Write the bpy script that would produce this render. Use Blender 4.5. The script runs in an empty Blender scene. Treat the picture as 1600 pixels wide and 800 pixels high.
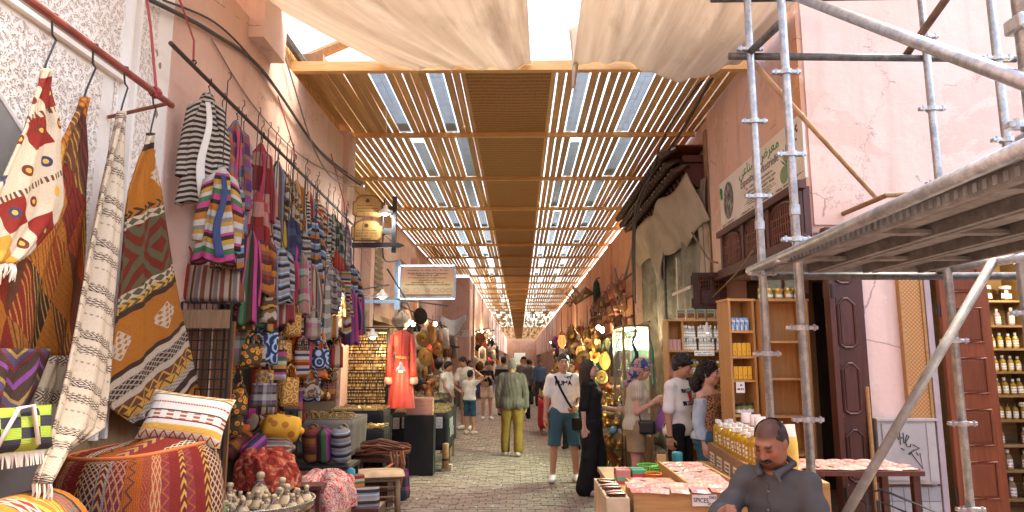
import bpy, bmesh, math, random
import numpy as np
from mathutils import Vector, Matrix
sc = bpy.context.scene
COL = sc.collection
R = math.radians
# ---------------------------------------------------------------- camera, sky, sun, exposure
F = 1070.0; TILT = R(8.66); YAW = R(0.64); CZ = 1.68
cam_d = bpy.data.cameras.new('camera'); cam = bpy.data.objects.new('camera', cam_d); COL.objects.link(cam)
cam.location = (0, 0, CZ); cam.rotation_euler = (R(90) + TILT, 0, YAW)
cam_d.sensor_width = 36; cam_d.lens = F / 1600 * 36; cam_d.clip_start = 0.05; cam_d.clip_end = 600
sc.camera = cam
SUN_EL, SUN_AZ = R(66), R(75)      # azimuth measured from +Y clockwise
w = bpy.data.worlds.new('World'); sc.world = w; w.use_nodes = True
wn = w.node_tree; bg = wn.nodes['Background']
sky = wn.nodes.new('ShaderNodeTexSky'); sky.sky_type = 'NISHITA'; sky.sun_disc = False
sky.sun_elevation = SUN_EL; sky.sun_rotation = SUN_AZ
sky.air_density = 1.0; sky.dust_density = 3.5; sky.ozone_density = 1.0
wn.links.new(sky.outputs[0], bg.inputs[0]); bg.inputs[1].default_value = 0.15
sun_d = bpy.data.lights.new('sun', 'SUN'); sun = bpy.data.objects.new('sun', sun_d); COL.objects.link(sun)
sun_d.energy = 1.5; sun_d.angle = R(20); sun_d.color = (1, .93, .82)
sdir = Vector((math.sin(SUN_AZ) * math.cos(SUN_EL), math.cos(SUN_AZ) * math.cos(SUN_EL), math.sin(SUN_EL)))
sun.rotation_euler = sdir.to_track_quat('Z', 'Y').to_euler()
sc.view_settings.view_transform = 'Standard'; sc.view_settings.look = 'None'
sc.view_settings.exposure = 2.68; sc.view_settings.gamma = 1.0
sc.view_settings.use_white_balance = True; sc.view_settings.white_balance_temperature = 7000; sc.view_settings.white_balance_tint = 10
sc.render.engine = 'CYCLES'
sc.cycles.use_denoising = True
sc.cycles.max_bounces = 8; sc.cycles.diffuse_bounces = 5; sc.cycles.transparent_max_bounces = 12
sc.cycles.caustics_reflective = False; sc.cycles.caustics_refractive = False
sc.cycles.sample_clamp_indirect = 8.0
# ---------------------------------------------------------------- picture ray -> place on a known plane of the scene
def ray(px, py):
 u = (px - 800) / F; v = (400 - py) / F
 y = math.cos(TILT) - v * math.sin(TILT); z = math.sin(TILT) + v * math.cos(TILT)
 c, s = math.cos(YAW), math.sin(YAW)
 return Vector((u * c - y * s, u * s + y * c, z))
def atX(px, py, X): d = ray(px, py); return Vector((0, 0, CZ)) + d * (X / d.x)
def atY(px, py, Y): d = ray(px, py); return Vector((0, 0, CZ)) + d * (Y / d.y)
def atZ(px, py, Z): d = ray(px, py); return Vector((0, 0, CZ)) + d * ((Z - CZ) / d.z)
# ---------------------------------------------------------------- node expressions
class S:
 def __init__(s, nt, k): s.nt = nt; s.k = k
 def m(s, op, b=None, c=None):
  n = s.nt.nodes.new('ShaderNodeMath'); n.operation = op; s.nt.links.new(s.k, n.inputs[0])
  for i, q in ((1, b), (2, c)):
   if q is None: continue
   if isinstance(q, S): s.nt.links.new(q.k, n.inputs[i])
   else: n.inputs[i].default_value = q
  return S(s.nt, n.outputs[0])
 def __add__(s, o): return s.m('ADD', o)
 def __sub__(s, o): return s.m('SUBTRACT', o)
 def __mul__(s, o): return s.m('MULTIPLY', o)
 def __truediv__(s, o): return s.m('DIVIDE', o)
 def fract(s): return s.m('FRACT')
 def floor(s): return s.m('FLOOR')
 def sin(s): return s.m('SINE')
 def abs(s): return s.m('ABSOLUTE')
 def gt(s, o): return s.m('GREATER_THAN', o)
 def lt(s, o): return s.m('LESS_THAN', o)
 def mx(s, o): return s.m('MAXIMUM', o)
 def mn(s, o): return s.m('MINIMUM', o)
 def pow(s, o): return s.m('POWER', o)
 def tri(s): return (s.fract() - 0.5).abs()          # 0 at cell centre .. 0.5 at cell edge
class NT:
 """node helpers bound to one material"""
 def __init__(s, mat): s.mat = mat; s.nt = mat.node_tree; s.n = s.nt.nodes; s.l = s.nt.links
 def coord(s, kind='Object'):
  return S(s.nt, s.n.new('ShaderNodeTexCoord').outputs[kind])
 def uv(s): return s.sep(s.coord('UV'))[:2]
 def sep(s, v):
  n = s.n.new('ShaderNodeSeparateXYZ'); s.l.new(v.k, n.inputs[0]); return [S(s.nt, o) for o in n.outputs]
 def comb(s, x, y, z=0):
  n = s.n.new('ShaderNodeCombineXYZ')
  for i, q in enumerate((x, y, z)):
   if isinstance(q, S): s.l.new(q.k, n.inputs[i])
   else: n.inputs[i].default_value = q
  return S(s.nt, n.outputs[0])
 def noise(s, scale=5, detail=3, vec=None, rough=.55, dist=0, color=False):
  n = s.n.new('ShaderNodeTexNoise'); n.inputs['Scale'].default_value = scale; n.inputs['Detail'].default_value = detail
  n.inputs['Roughness'].default_value = rough; n.inputs['Distortion'].default_value = dist
  s.l.new((vec or s.coord()).k, n.inputs['Vector']); return S(s.nt, n.outputs[1 if color else 0])
 def vor(s, scale=5, vec=None, feature='F1', out='Distance'):
  n = s.n.new('ShaderNodeTexVoronoi'); n.feature = feature; n.inputs['Scale'].default_value = scale
  s.l.new((vec or s.coord()).k, n.inputs['Vector']); return S(s.nt, n.outputs[out])
 def white(s, v):
  n = s.n.new('ShaderNodeTexWhiteNoise'); n.noise_dimensions = '3D'; s.l.new(v.k, n.inputs['Vector']); return S(s.nt, n.outputs['Value'])
 def rand(s): return S(s.nt, s.n.new('ShaderNodeObjectInfo').outputs['Random'])
 def col(s, c):
  n = s.n.new('ShaderNodeRGB'); n.outputs[0].default_value = (*c[:3], 1); return S(s.nt, n.outputs[0])
 def attr(s, name):
  n = s.n.new('ShaderNodeAttribute'); n.attribute_name = name; return S(s.nt, n.outputs['Color'])
 def ramp(s, f, stops, const=False):
  n = s.n.new('ShaderNodeValToRGB'); cr = n.color_ramp
  if const: cr.interpolation = 'CONSTANT'
  stops = sorted(stops, key=lambda q: q[0])[:32]
  while len(cr.elements) < len(stops): cr.elements.new(.5)
  for e, (p, c) in zip(cr.elements, stops): e.position = p; e.color = (*c[:3], 1)
  s.l.new(f.k, n.inputs[0]); return S(s.nt, n.outputs[0])
 def mix(s, f, a, b, mode='MIX'):
  n = s.n.new('ShaderNodeMix'); n.data_type = 'RGBA'; n.blend_type = mode
  if isinstance(f, S): s.l.new(f.k, n.inputs[0])
  else: n.inputs[0].default_value = f
  for i, q in ((6, a), (7, b)):
   if isinstance(q, S): s.l.new(q.k, n.inputs[i])
   else: n.inputs[i].default_value = (*q[:3], 1)
  return S(s.nt, n.outputs[2])
MATS = {}
ORD = ['first', 'second', 'third', 'fourth', 'fifth', 'sixth', 'seventh', 'eighth', 'ninth', 'tenth', 'eleventh', 'twelfth', 'thirteenth', 'fourteenth', 'fifteenth', 'sixteenth', 'seventeenth']
def mat(name, color=(.5, .5, .5), rough=.8, fn=None, bump=None, bs=.3, bd=.01, metal=0, alpha=None, trans=0, emit=None, es=0, sss=0, ior=1.45, spec=.5, translucent=0, var=.12, vs=6):
 """principled material; color may be a tuple or fn(NT)->socket; light grain by default"""
 if name in MATS: return MATS[name]
 m = bpy.data.materials.new(name); m.use_nodes = True; MATS[name] = m
 t = NT(m); p = t.n['Principled BSDF']
 if fn: c = fn(t)
 elif var:
  f = t.noise(vs, 4); k = 1 - var; q = 1 + var
  c = t.ramp(f, [(.3, [x * k for x in color]), (.7, [min(1, x * q) for x in color])])
 else: c = t.col(color)
 t.l.new(c.k, p.inputs['Base Color'])
 if isinstance(rough, (int, float)): p.inputs['Roughness'].default_value = rough
 else: t.l.new(rough(t).k, p.inputs['Roughness'])
 p.inputs['Metallic'].default_value = metal; p.inputs['IOR'].default_value = ior
 p.inputs['Specular IOR Level'].default_value = spec
 if trans: p.inputs['Transmission Weight'].default_value = trans
 if sss:
  p.inputs['Subsurface Weight'].default_value = sss; p.inputs['Subsurface Radius'].default_value = (.012, .005, .003); p.inputs['Subsurface Scale'].default_value = 1
 if emit: p.inputs['Emission Color'].default_value = (*emit, 1); p.inputs['Emission Strength'].default_value = es
 if alpha is not None:
  if isinstance(alpha, (int, float)): p.inputs['Alpha'].default_value = alpha
  else: t.l.new(alpha(t).k, p.inputs['Alpha'])
 if bump:
  b = t.n.new('ShaderNodeBump'); b.inputs['Strength'].default_value = bs; b.inputs['Distance'].default_value = bd
  t.l.new(bump(t).k, b.inputs['Height']); t.l.new(b.outputs[0], p.inputs['Normal'])
 if translucent:
  out = t.n['Material Output']; tr = t.n.new('ShaderNodeBsdfTranslucent'); t.l.new(c.k, tr.inputs[0])
  mx = t.n.new('ShaderNodeMixShader'); mx.inputs[0].default_value = translucent
  t.l.new(p.outputs[0], mx.inputs[1]); t.l.new(tr.outputs[0], mx.inputs[2]); t.l.new(mx.outputs[0], out.inputs[0])
 return m
# ---------------------------------------------------------------- mesh building
class MB:
 def __init__(s): s.v = []; s.f = []; s.uv = []      # uv: one list per face or None
 def add(s, vs, fs, uvs=None):
  o = len(s.v); s.v.extend([tuple(q) for q in vs])
  for i, f in enumerate(fs): s.f.append([k + o for k in f]); s.uv.append(uvs[i] if uvs else None)
  return s
 def box(s, c, d, rot=None, top=1.0):
  x, y, z = d[0] / 2, d[1] / 2, d[2] / 2
  vs = [Vector((sx * x * (top if sz > 0 else 1), sy * y * (top if sz > 0 else 1), sz * z)) for sz in (-1, 1) for sy in (-1, 1) for sx in (-1, 1)]
  if rot is not None: vs = [rot @ v for v in vs]
  vs = [v + Vector(c) for v in vs]
  return s.add(vs, [(0, 2, 3, 1), (4, 5, 7, 6), (0, 1, 5, 4), (2, 6, 7, 3), (0, 4, 6, 2), (1, 3, 7, 5)])
 def bx(s, x0, x1, y0, y1, z0, z1): return s.box(((x0 + x1) / 2, (y0 + y1) / 2, (z0 + z1) / 2), (abs(x1 - x0), abs(y1 - y0), abs(z1 - z0)))
 def tube(s, pts, r, n=8, cap=True, closed=False):
  pts = [Vector(p) for p in pts]; N = len(pts)
  rs = r if isinstance(r, (list, tuple)) else [r] * N
  o = len(s.v); up = None
  for i, p in enumerate(pts):
   a = pts[i - 1] if i > 0 else (pts[-1] if closed else p); b = pts[i + 1] if i < N - 1 else (pts[0] if closed else p)
   d = (b - a); d = d.normalized() if d.length > 1e-9 else Vector((0, 0, 1))
   if up is None: up = Vector((0, 0, 1)) if abs(d.z) < .9 else Vector((1, 0, 0))
   x = d.cross(up); x = x.normalized() if x.length > 1e-6 else Vector((1, 0, 0)); y = x.cross(d).normalized(); up = y
   for k in range(n):
    t = 2 * math.pi * k / n; s.v.append(tuple(p + x * (math.cos(t) * rs[i]) + y * (math.sin(t) * rs[i])))
  M_ = N if closed else N - 1
  for i in range(M_):
   for k in range(n):
    i2 = (i + 1) % N
    s.f.append([o + i * n + k, o + i * n + (k + 1) % n, o + i2 * n + (k + 1) % n, o + i2 * n + k])
    s.uv.append([(k / n, i / M_), ((k + 1) / n, i / M_), ((k + 1) / n, (i + 1) / M_), (k / n, (i + 1) / M_)])
  if cap and not closed:
   s.f.append([o + k for k in range(n)][::-1]); s.uv.append(None); s.f.append([o + (N - 1) * n + k for k in range(n)]); s.uv.append(None)
  return s
 def lathe(s, prof, c=(0, 0, 0), n=12, sx=1, sy=1, rot=None):
  o = len(s.v); c = Vector(c); L = len(prof)
  for r, z in prof:
   for k in range(n):
    t = 2 * math.pi * k / n; q = Vector((r * math.cos(t) * sx, r * math.sin(t) * sy, z))
    s.v.append(tuple(c + (rot @ q if rot is not None else q)))
  for i in range(L - 1):
   for k in range(n):
    s.f.append([o + i * n + k, o + i * n + (k + 1) % n, o + (i + 1) * n + (k + 1) % n, o + (i + 1) * n + k])
    s.uv.append([(k / n, i / (L - 1)), ((k + 1) / n, i / (L - 1)), ((k + 1) / n, (i + 1) / (L - 1)), (k / n, (i + 1) / (L - 1))])
  if prof[0][0] > 1e-5: s.f.append([o + k for k in range(n)][::-1]); s.uv.append(None)
  if prof[-1][0] > 1e-5: s.f.append([o + (L - 1) * n + k for k in range(n)]); s.uv.append(None)
  return s
 def ball(s, c, r, n=8, m=6, sq=(1, 1, 1), rot=None):
  prof = [(max(1e-4, math.sin(math.pi * i / m)) * r, -math.cos(math.pi * i / m) * r * sq[2]) for i in range(m + 1)]
  return s.lathe(prof, c, n, sq[0], sq[1], rot)
 def grid(s, P, nu, nv, us=1.0, vs=1.0):
  o = len(s.v)
  for j in range(nv + 1):
   for i in range(nu + 1): s.v.append(tuple(P(i / nu, j / nv)))
  for j in range(nv):
   for i in range(nu):
    a = o + j * (nu + 1) + i; s.f.append([a, a + 1, a + nu + 2, a + nu + 1])
    s.uv.append([(i / nu * us, j / nv * vs), ((i + 1) / nu * us, j / nv * vs), ((i + 1) / nu * us, (j + 1) / nv * vs), (i / nu * us, (j + 1) / nv * vs)])
  return s
 def prism(s, poly, y0, y1, axis='Y'):
  """polygon in the plane across the axis, extruded between y0 and y1 along it"""
  n = len(poly); f = {'Y': lambda a, b, t: (a, t, b), 'X': lambda a, b, t: (t, a, b), 'Z': lambda a, b, t: (a, b, t)}[axis]
  vs = [f(a, b, y0) for a, b in poly] + [f(a, b, y1) for a, b in poly]
  return s.add(vs, [list(range(n)), list(range(n, 2 * n))[::-1]] + [[i, (i + 1) % n, n + (i + 1) % n, n + i] for i in range(n)])
 def mesh(s, name, smooth=False):
  me = bpy.data.meshes.new(name); me.from_pydata(s.v, [], s.f)
  if any(u is not None for u in s.uv):
   ul = me.uv_layers.new(name='UVMap'); flat = []
   for f, u in zip(s.f, s.uv):
    flat.extend(u if u is not None else [(0, 0)] * len(f))
   ul.data.foreach_set('uv', np.array(flat, dtype=np.float32).ravel())
  if smooth: me.polygons.foreach_set('use_smooth', [True] * len(me.polygons))
  return me
 def build(s, name, m, parent=None, smooth=False, loc=None, solid=0, bevel=0, fix=True):
  me = s.mesh(name, smooth)
  if fix:
   b = bmesh.new(); b.from_mesh(me); bmesh.ops.recalc_face_normals(b, faces=b.faces); b.to_mesh(me); b.free()
  if m: me.materials.append(m)
  return link(name, me, parent, loc, solid, bevel)
def link(name, me, parent=None, loc=None, solid=0, bevel=0):
 o = bpy.data.objects.new(name, me); COL.objects.link(o)
 if parent: o.parent = parent
 if loc is not None: o.location = loc
 if solid: q = o.modifiers.new('solid', 'SOLIDIFY'); q.thickness = solid; q.offset = 0
 if bevel: q = o.modifiers.new('bevel', 'BEVEL'); q.width = bevel; q.segments = 2; q.limit_method = 'ANGLE'
 return o
def tag(o, label=None, cat=None, group=None, kind=None):
 if label: o['label'] = label
 if cat: o['category'] = cat
 if group: o['group'] = group
 if kind or cat: o['kind'] = kind or 'thing'
 return o
def thing(name, label, cat, loc=(0, 0, 0), rz=0, group=None, rot=None):
 o = bpy.data.objects.new(name, None); COL.objects.link(o); o.empty_display_size = .1
 o.location = loc; o.rotation_euler = rot if rot else (0, 0, rz)
 return tag(o, label, cat, group)
def dup(o, loc=None, rz=None, label=None, parent=None, group=None, scale=None):
 c = o.copy(); COL.objects.link(c); c.parent = parent
 for ch in [q for q in KIDS(o)]: dup(ch, parent=c)
 if loc is not None: c.location = loc
 if rz is not None: c.rotation_euler = (0, 0, rz)
 if scale is not None: c.scale = scale if not isinstance(scale, (int, float)) else (scale,) * 3
 if label: c['label'] = label
 if group: c['group'] = group
 return c
def KIDS(o): return list(o.children)
def remat(o, m):
 """own copy of the mesh with another material"""
 o.data = o.data.copy(); o.data.materials.clear(); o.data.materials.append(m); return o
def rotz(a): return Matrix.Rotation(a, 3, 'Z')
def roty(a): return Matrix.Rotation(a, 3, 'Y')
def rotx(a): return Matrix.Rotation(a, 3, 'X')
def lerp(a, b, t): return a + (b - a) * t
def poly_at(P, t):
 """point on a polyline of (t, value...) rows"""
 for i in range(len(P) - 1):
  if t <= P[i + 1][0] or i == len(P) - 2:
   k = (t - P[i][0]) / max(1e-9, P[i + 1][0] - P[i][0]); k = max(0, min(1, k))
   return [lerp(a, b, k) for a, b in zip(P[i][1:], P[i + 1][1:])]
def text(body, size, m, parent=None, name='lettering', loc=(0, 0, 0), rot=(0, 0, 0), ext=.002, align='CENTER', xs=1.0):
 cu = bpy.data.curves.new(name, 'FONT'); cu.body = body; cu.size = size; cu.extrude = ext; cu.align_x = align; cu.align_y = 'CENTER'; cu.resolution_u = 4
 tmp = bpy.data.objects.new('tmp', cu); me = bpy.data.meshes.new_from_object(tmp); bpy.data.objects.remove(tmp); bpy.data.curves.remove(cu)
 me.materials.clear(); me.materials.append(m)
 o = link(name, me, parent, loc); o.rotation_euler = rot; o.scale = (xs, 1, 1); o['kind'] = 'stuff'; return o
# ================================================================ materials of the setting
rnd = random.Random(7)
def plaster(name, a, b, c, sc1=.7):
 def fn(t):
  g = t.coord('Object')
  f = t.noise(sc1, 6, g, .62, .6); k = t.ramp(f, [(.28, a), (.5, b), (.72, c)])
  f2 = t.noise(9, 5, g, .7); k = t.mix((f2 - .5).abs() * .5, k, [x * .72 for x in a])
  x, y, z = t.sep(g)
  st = t.noise(1.0, 4, t.comb(x * 5, y * 5, z * .5), .6)      # rain streaks
  k = t.mix((st - .52).mx(0) * 1.6, k, [x * .55 for x in a])
  sp = t.noise(2.6, 7, g, .75); k = t.mix(sp.gt(.63) * .5, k, (.72, .62, .53)); k = t.mix(t.noise(.45, 6, g, .7, 1).gt(.57) * .35, k, [x * .8 for x in a])
  cr = t.vor(1.1, t.comb(x + f2 * .5, y + f2 * .5, z), 'DISTANCE_TO_EDGE').lt(.006) * t.noise(1.3, 2, g).gt(.52); k = t.mix(cr * .6, k, [q * .35 for q in a])
  return k
 return mat(name, fn=fn, rough=.92, bump=lambda t: t.noise(14, 6, t.coord('Object'), .7) + t.noise(2.5, 3, t.coord('Object')) * 1.5, bs=.35, bd=.012)
M_pink = plaster('pink_plaster', (.58, .365, .285), (.65, .43, .345), (.69, .48, .395))
M_pale = plaster('pale_pink_plaster', (.66, .46, .385), (.73, .54, .465), (.76, .60, .525))
M_orange = plaster('orange_plaster', (.54, .26, .14), (.62, .33, .19), (.66, .38, .24))
M_white = mat('white_plaster', fn=lambda t: t.ramp(t.noise(1.6, 6, rough=.7), [(.3, (.70, .63, .55)), (.5, (.80, .75, .68)), (.75, (.84, .80, .75))]), rough=.85, bump=lambda t: t.noise(20, 5), bs=.2)
def wood(name, a, b, scale=1.0, rough=.6, axis=1):
 def fn(t):
  x, y, z = t.sep(t.coord('Object')); q = [x * 14, y * 14, z * 14]; q[axis] = [x, y, z][axis] * 1.1
  r = t.rand() * 30
  f = t.noise(3.2 * scale, 6, t.comb(q[0] + r, q[1] + r, q[2]), .65, .4)
  k = t.ramp(f, [(.25, a), (.6, b), (.8, [min(1, v * 1.15) for v in b])])
  return t.mix(t.rand() * .5, k, [v * .55 for v in a])
 return mat(name, fn=fn, rough=rough, bump=lambda t: t.noise(30, 4), bs=.12)
M_slat = wood('slat_wood', (.45, .25, .08), (.65, .40, .16), axis=1)
M_beam = wood('beam_wood', (.52, .28, .09), (.70, .43, .17), axis=0)
M_shelfw = wood('shelf_wood', (.42, .20, .06), (.58, .31, .11), axis=2)
M_crate = wood('crate_wood', (.34, .165, .05), (.50, .28, .105), axis=0)
M_darkw = wood('dark_brown_wood', (.055, .018, .012), (.11, .035, .025), axis=2, rough=.45)
M_redw = wood('red_brown_wood', (.12, .03, .012), (.22, .06, .022), axis=2, rough=.45)
M_oldw = wood('old_wood', (.16, .09, .045), (.30, .18, .09), axis=2)
M_black = mat('black_metal', (.015, .015, .016), .45)
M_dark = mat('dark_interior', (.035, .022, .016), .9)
M_steel = mat('galvanised_tube', fn=lambda t: t.ramp(t.noise(16, 6, rough=.75), [(.3, (.20, .215, .23)), (.5, (.33, .345, .36)), (.62, (.44, .455, .47)), (.72, (.25, .225, .20))]), rough=.42, metal=.75, bump=lambda t: t.noise(60, 3), bs=.08)
M_steel_d = mat('dull_steel_tube', fn=lambda t: t.ramp(t.noise(22, 6, rough=.75), [(.3, (.05, .055, .06)), (.5, (.10, .105, .11)), (.66, (.16, .16, .16)), (.74, (.5, .49, .47))]), rough=.5, metal=.5)
M_coupler = mat('coupler_steel', (.40, .415, .43), .38, metal=.7, var=.25, vs=30)
# ================================================================ ground and paving
g = MB(); g.grid(lambda u, v: ((u - .5) * 400, -150 + v * 400, -.075), 8, 8, 1, 1)
tag(g.build('ground', mat('packed_earth', (.20, .14, .10), .95)), kind='structure')
def brickcol(src):
 def fn(t):
  x, y, z = t.sep(S(t.nt, t.n.new('ShaderNodeNewGeometry').outputs['Position']))
  r = t.rand() if src == 'o' else t.sep(t.attr('tone'))[0]
  k = t.ramp(r, [(0, (.20, .152, .122)), (.35, (.25, .19, .152)), (.7, (.28, .213, .17)), (1, (.32, .255, .21))])
  P = t.comb(x, y, 0)
  st = t.noise(.55, 5, P, .6); k = t.mix((st - .48).mx(0) * 1.6, k, (.27, .17, .125))
  k = t.mix((t.noise(1.6, 5, P, .7) - .56).mx(0) * 3, k, (.13, .10, .08))
  return t.mix(t.noise(40, 4, P) * .3, k, (.12, .09, .07))
 return fn
bmp = lambda t: t.noise(60, 5)
M_brick = mat('paver', fn=brickcol('o'), rough=.62, bump=bmp, bs=.15)
M_brick2 = mat('paver_far', fn=brickcol('a'), rough=.62, bump=bmp, bs=.25)
pv = MB(); pv.bx(-6, 9, -12, 130, -.06, -.012)
pave = tag(pv.build('pavement', mat('paver_joint', (.15, .118, .095), .95)), kind='structure')
BW, BD = .165, .118
bm1 = MB(); bm1.box((0, 0, -.02), (BW - .012, BD - .011, .04), top=1); bme = bm1.mesh('brick'); bme.materials.append(M_brick)
rest = MB(); tones = []; nb = 0
ny = int((46 + 1) / BD)
for j in range(ny):
 y = -1 + j * BD; off = (j % 2) * BW / 2 + rnd.uniform(-.012, .012)
 for i in range(-21, 21 if y > 6.2 else 38):
  x = i * BW + off
  if x < -3.4 or (x > 2.75 and y > 6.2): continue
  h = rnd.gauss(0, .002); tl = (rnd.gauss(0, .008), rnd.gauss(0, .006))
  if 8.0 < y < 10.4 and -1.28 < x < 1.22 and nb < 300:
   o = link('brick', bme, pave, (x + rnd.uniform(-.003, .003), y + rnd.uniform(-.002, .002), h)); o.rotation_euler = (tl[0], tl[1], rnd.gauss(0, .014)); nb += 1
  else:
   a, b = BW / 2 - .006, BD / 2 - .0055
   vs = [(x + sx * a, y + sy * b, h + sx * a * tl[1] + sy * b * tl[0]) for sx, sy in ((-1, -1), (1, -1), (1, 1), (-1, 1))]
   o_ = len(rest.v); vs += [(p[0], p[1], -.03) for p in vs]
   fs = [(0, 1, 2, 3), (0, 4, 5, 1), (3, 2, 6, 7)] + ([(0, 3, 7, 4), (1, 5, 6, 2)] if y < 20 else [])
   rest.add(vs, fs); tones.extend([rnd.random()] * sum(len(f) for f in fs))
me = rest.mesh('paving_bricks'); me.materials.append(M_brick2)
ca = me.color_attributes.new('tone', 'FLOAT_COLOR', 'CORNER')
ca.data.foreach_set('color', np.repeat(np.array(tones, dtype=np.float32)[:, None], 4, 1).ravel())
ro = link('paving_bricks', me, pave); ro['kind'] = 'stuff'
lt = MB()
for k in range(150):
 x, y = rnd.uniform(-1.3, 1.5), rnd.uniform(7.5, 17); q = rnd.uniform(.006, .02)
 lt.add([(x - q, y - q, .012), (x + q, y - q * .6, .014), (x + q * .7, y + q, .02), (x - q * .8, y + q * .8, .013)], [(0, 1, 2, 3)])
tag(lt.build('litter', mat('paper_scrap', (.62, .58, .5), .9)), 'small pale scraps of paper scattered on the paving', 'litter', kind='stuff')
# ================================================================ buildings
# left: near house (white carved portal + pink wall)
LX = -2.6
lb = thing('left_house', 'near house on the left with white carved portal and pink plaster wall', 'house', (LX, 4, 0))
def lp(mb, name, m, par=lb, **k):
 o = mb.build(name, m, par, **k); o.matrix_parent_inverse = par.matrix_world.inverted() if False else Matrix.Translation(-Vector(par.location)); return o
lp(MB().bx(-3.6, LX, 4.82, 10.1, -.05, 4.95), 'wall', M_pink)
lp(MB().bx(-3.9, -3.5, 4.82, 10.1, 4.95, 8.2), 'upper_wall', M_pale)
lp(MB().bx(-3.6, LX - .01, 2.2, 4.82, -.05, 8.0), 'white_wall', M_white)
lp(MB().bx(-3.6, LX - .05, -6, 2.2, -.05, 8.0), 'rear_wall', M_pink)
# coping + little projecting box at the wall head
lp(MB().bx(-3.3, -2.45, 6.15, 6.75, 4.75, 5.35), 'wall_box', M_pale)
lp(MB().bx(-2.72, -2.52, 9.75, 10.16, 0, 5.05), 'pilaster', M_pink)
def uvYZ(px, py): p = atX(px, py, LX); return p.y, p.z
def carved(name, y0, y1, z0, z1, inside=lambda y, z: True, cell=.052, res=.0048, seed=0, depth=.009):
 """openwork plaster relief: raised white scrolls with brown recesses, real depth"""
 rs = np.random.RandomState(seed); nu = max(4, int((y1 - y0) / res)); nv = max(4, int((z1 - z0) / res))
 Y, Z = np.meshgrid(np.linspace(y0, y1, nu + 1), np.linspace(z0, z1, nv + 1))
 best = np.full(Y.shape, 9.); ang = np.zeros(Y.shape); sec = np.full(Y.shape, 9.)
 gy, gz = int((y1 - y0) / cell) + 3, int((z1 - z0) / cell) + 3
 sg = np.zeros(Y.shape); wt = Y + .012 * np.sin(Z * 40) ; wz = Z + .012 * np.sin(Y * 37 + 1)
 for a in range(-1, gy):
  for b in range(-1, gz):
   cy = y0 + (a + .5 * (b % 2) + rs.uniform(-.16, .16)) * cell; cz = z0 + (b + rs.uniform(-.16, .16)) * cell * .9
   i0, i1 = max(0, int((cz - 2 * cell - z0) / (z1 - z0) * nv)), int((cz + 2 * cell - z0) / (z1 - z0) * nv) + 2; j0, j1 = max(0, int((cy - 2 * cell - y0) / (y1 - y0) * nu)), int((cy + 2 * cell - y0) / (y1 - y0) * nu) + 2
   ph, s_ = rs.uniform(0, 6.28), rs.choice([-1, 1])
   if i1 <= i0 or j1 <= j0 or i1 < 1 or j1 < 1: continue
   W_ = (slice(i0, i1), slice(j0, j1)); dy, dz = wt[W_] - cy, wz[W_] - cz
   if dy.size == 0: continue
   r = np.hypot(dy, dz); m = r < best[W_]; sec[W_] = np.where(m, best[W_], np.minimum(sec[W_], r)); ang[W_] = np.where(m, s_ * (np.arctan2(dz, dy) + ph) + r / cell * 9.5, ang[W_]); best[W_] = np.where(m, r, best[W_])
 edge = sec - best
 q = best / cell; hole = (q > .24) & (q < .40) & (np.cos(ang - q * 9.5) > -.35) | (q < .13) & (np.cos(ang * 2) > -.3)
 hole |= (edge < cell * .07) & (q > .5) & (np.sin(Y * 210 + Z * 130) > .2)
 H = np.where(hole, 0., depth); mask = np.vectorize(inside)(Y, Z)
 mb = MB(); idx = np.arange((nu + 1) * (nv + 1)).reshape(nv + 1, nu + 1)
 X = LX - .012 + H
 mb.v = np.stack([X.ravel(), Y.ravel(), Z.ravel()], 1).tolist()
 k = mask[:-1, :-1] & mask[1:, 1:]
 F_ = np.stack([idx[:-1, :-1][k], idx[:-1, 1:][k], idx[1:, 1:][k], idx[1:, :-1][k]], 1)
 mb.f = F_.tolist(); mb.uv = [None] * len(mb.f)
 me = mb.mesh(name)
 ca = me.color_attributes.new('relief', 'FLOAT_COLOR', 'POINT'); c = (H / depth).ravel().astype(np.float32)
 ca.data.foreach_set('color', np.stack([c, c, c, np.ones_like(c)], 1).ravel())
 me.materials.append(M_carved); o = link(name, me, lb); o.matrix_parent_inverse = Matrix.Translation(-Vector(lb.location)); return o
M_carved = mat('carved_plaster', fn=lambda t: t.mix(t.sep(t.attr('relief'))[0], t.col((.33, .22, .15)), t.ramp(t.noise(5, 5), [(.3, (.74, .67, .58)), (.65, (.84, .79, .72))])), rough=.85)  # brown where the relief is cut back
# picture columns on the wall plane -> Y of the portal bands
yA = uvYZ(150, 250)[0]; yB = uvYZ(187, 150)[0]; yC = uvYZ(208, 150)[0]; yD = uvYZ(240, 150)[0]
zTop = uvYZ(140, 100)[1]
arch = [(2.4, 3.62), uvYZ(0, 150), uvYZ(42, 215), uvYZ(72, 320), uvYZ(86, 430), uvYZ(90, 520)]
def in_arch(y, z):
 for (ya, za), (yb, zb) in zip(arch, arch[1:]):
  if ya <= y <= yb: return z < lerp(za, zb, (y - ya) / max(1e-6, yb - ya))
 return y < arch[0][0] and z < arch[0][1]
carved('carved_spandrel', 2.45, yA, 2.1, zTop, lambda y, z: not in_arch(y, z), seed=1)
carved('carved_frieze', 2.45, yB - .05, zTop + .14, zTop + .75, seed=2)
carved('carved_column', yC, yD, 1.6, 5.6, cell=.055, seed=3)
carved('carved_border', yB - .055, yB - .02, 1.6, zTop + .75, cell=.04, seed=4)
lp(MB().bx(LX - .02, LX + .035, 2.3, yB, zTop + .02, zTop + .05), 'moulding', M_white)
lp(MB().bx(LX - .02, LX + .05, 2.3, yB, zTop + .08, zTop + .115), 'moulding', M_white)
lp(MB().bx(LX - .02, LX + .04, yB, yB + .03, 1.2, zTop + .8), 'moulding', M_white)
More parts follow.
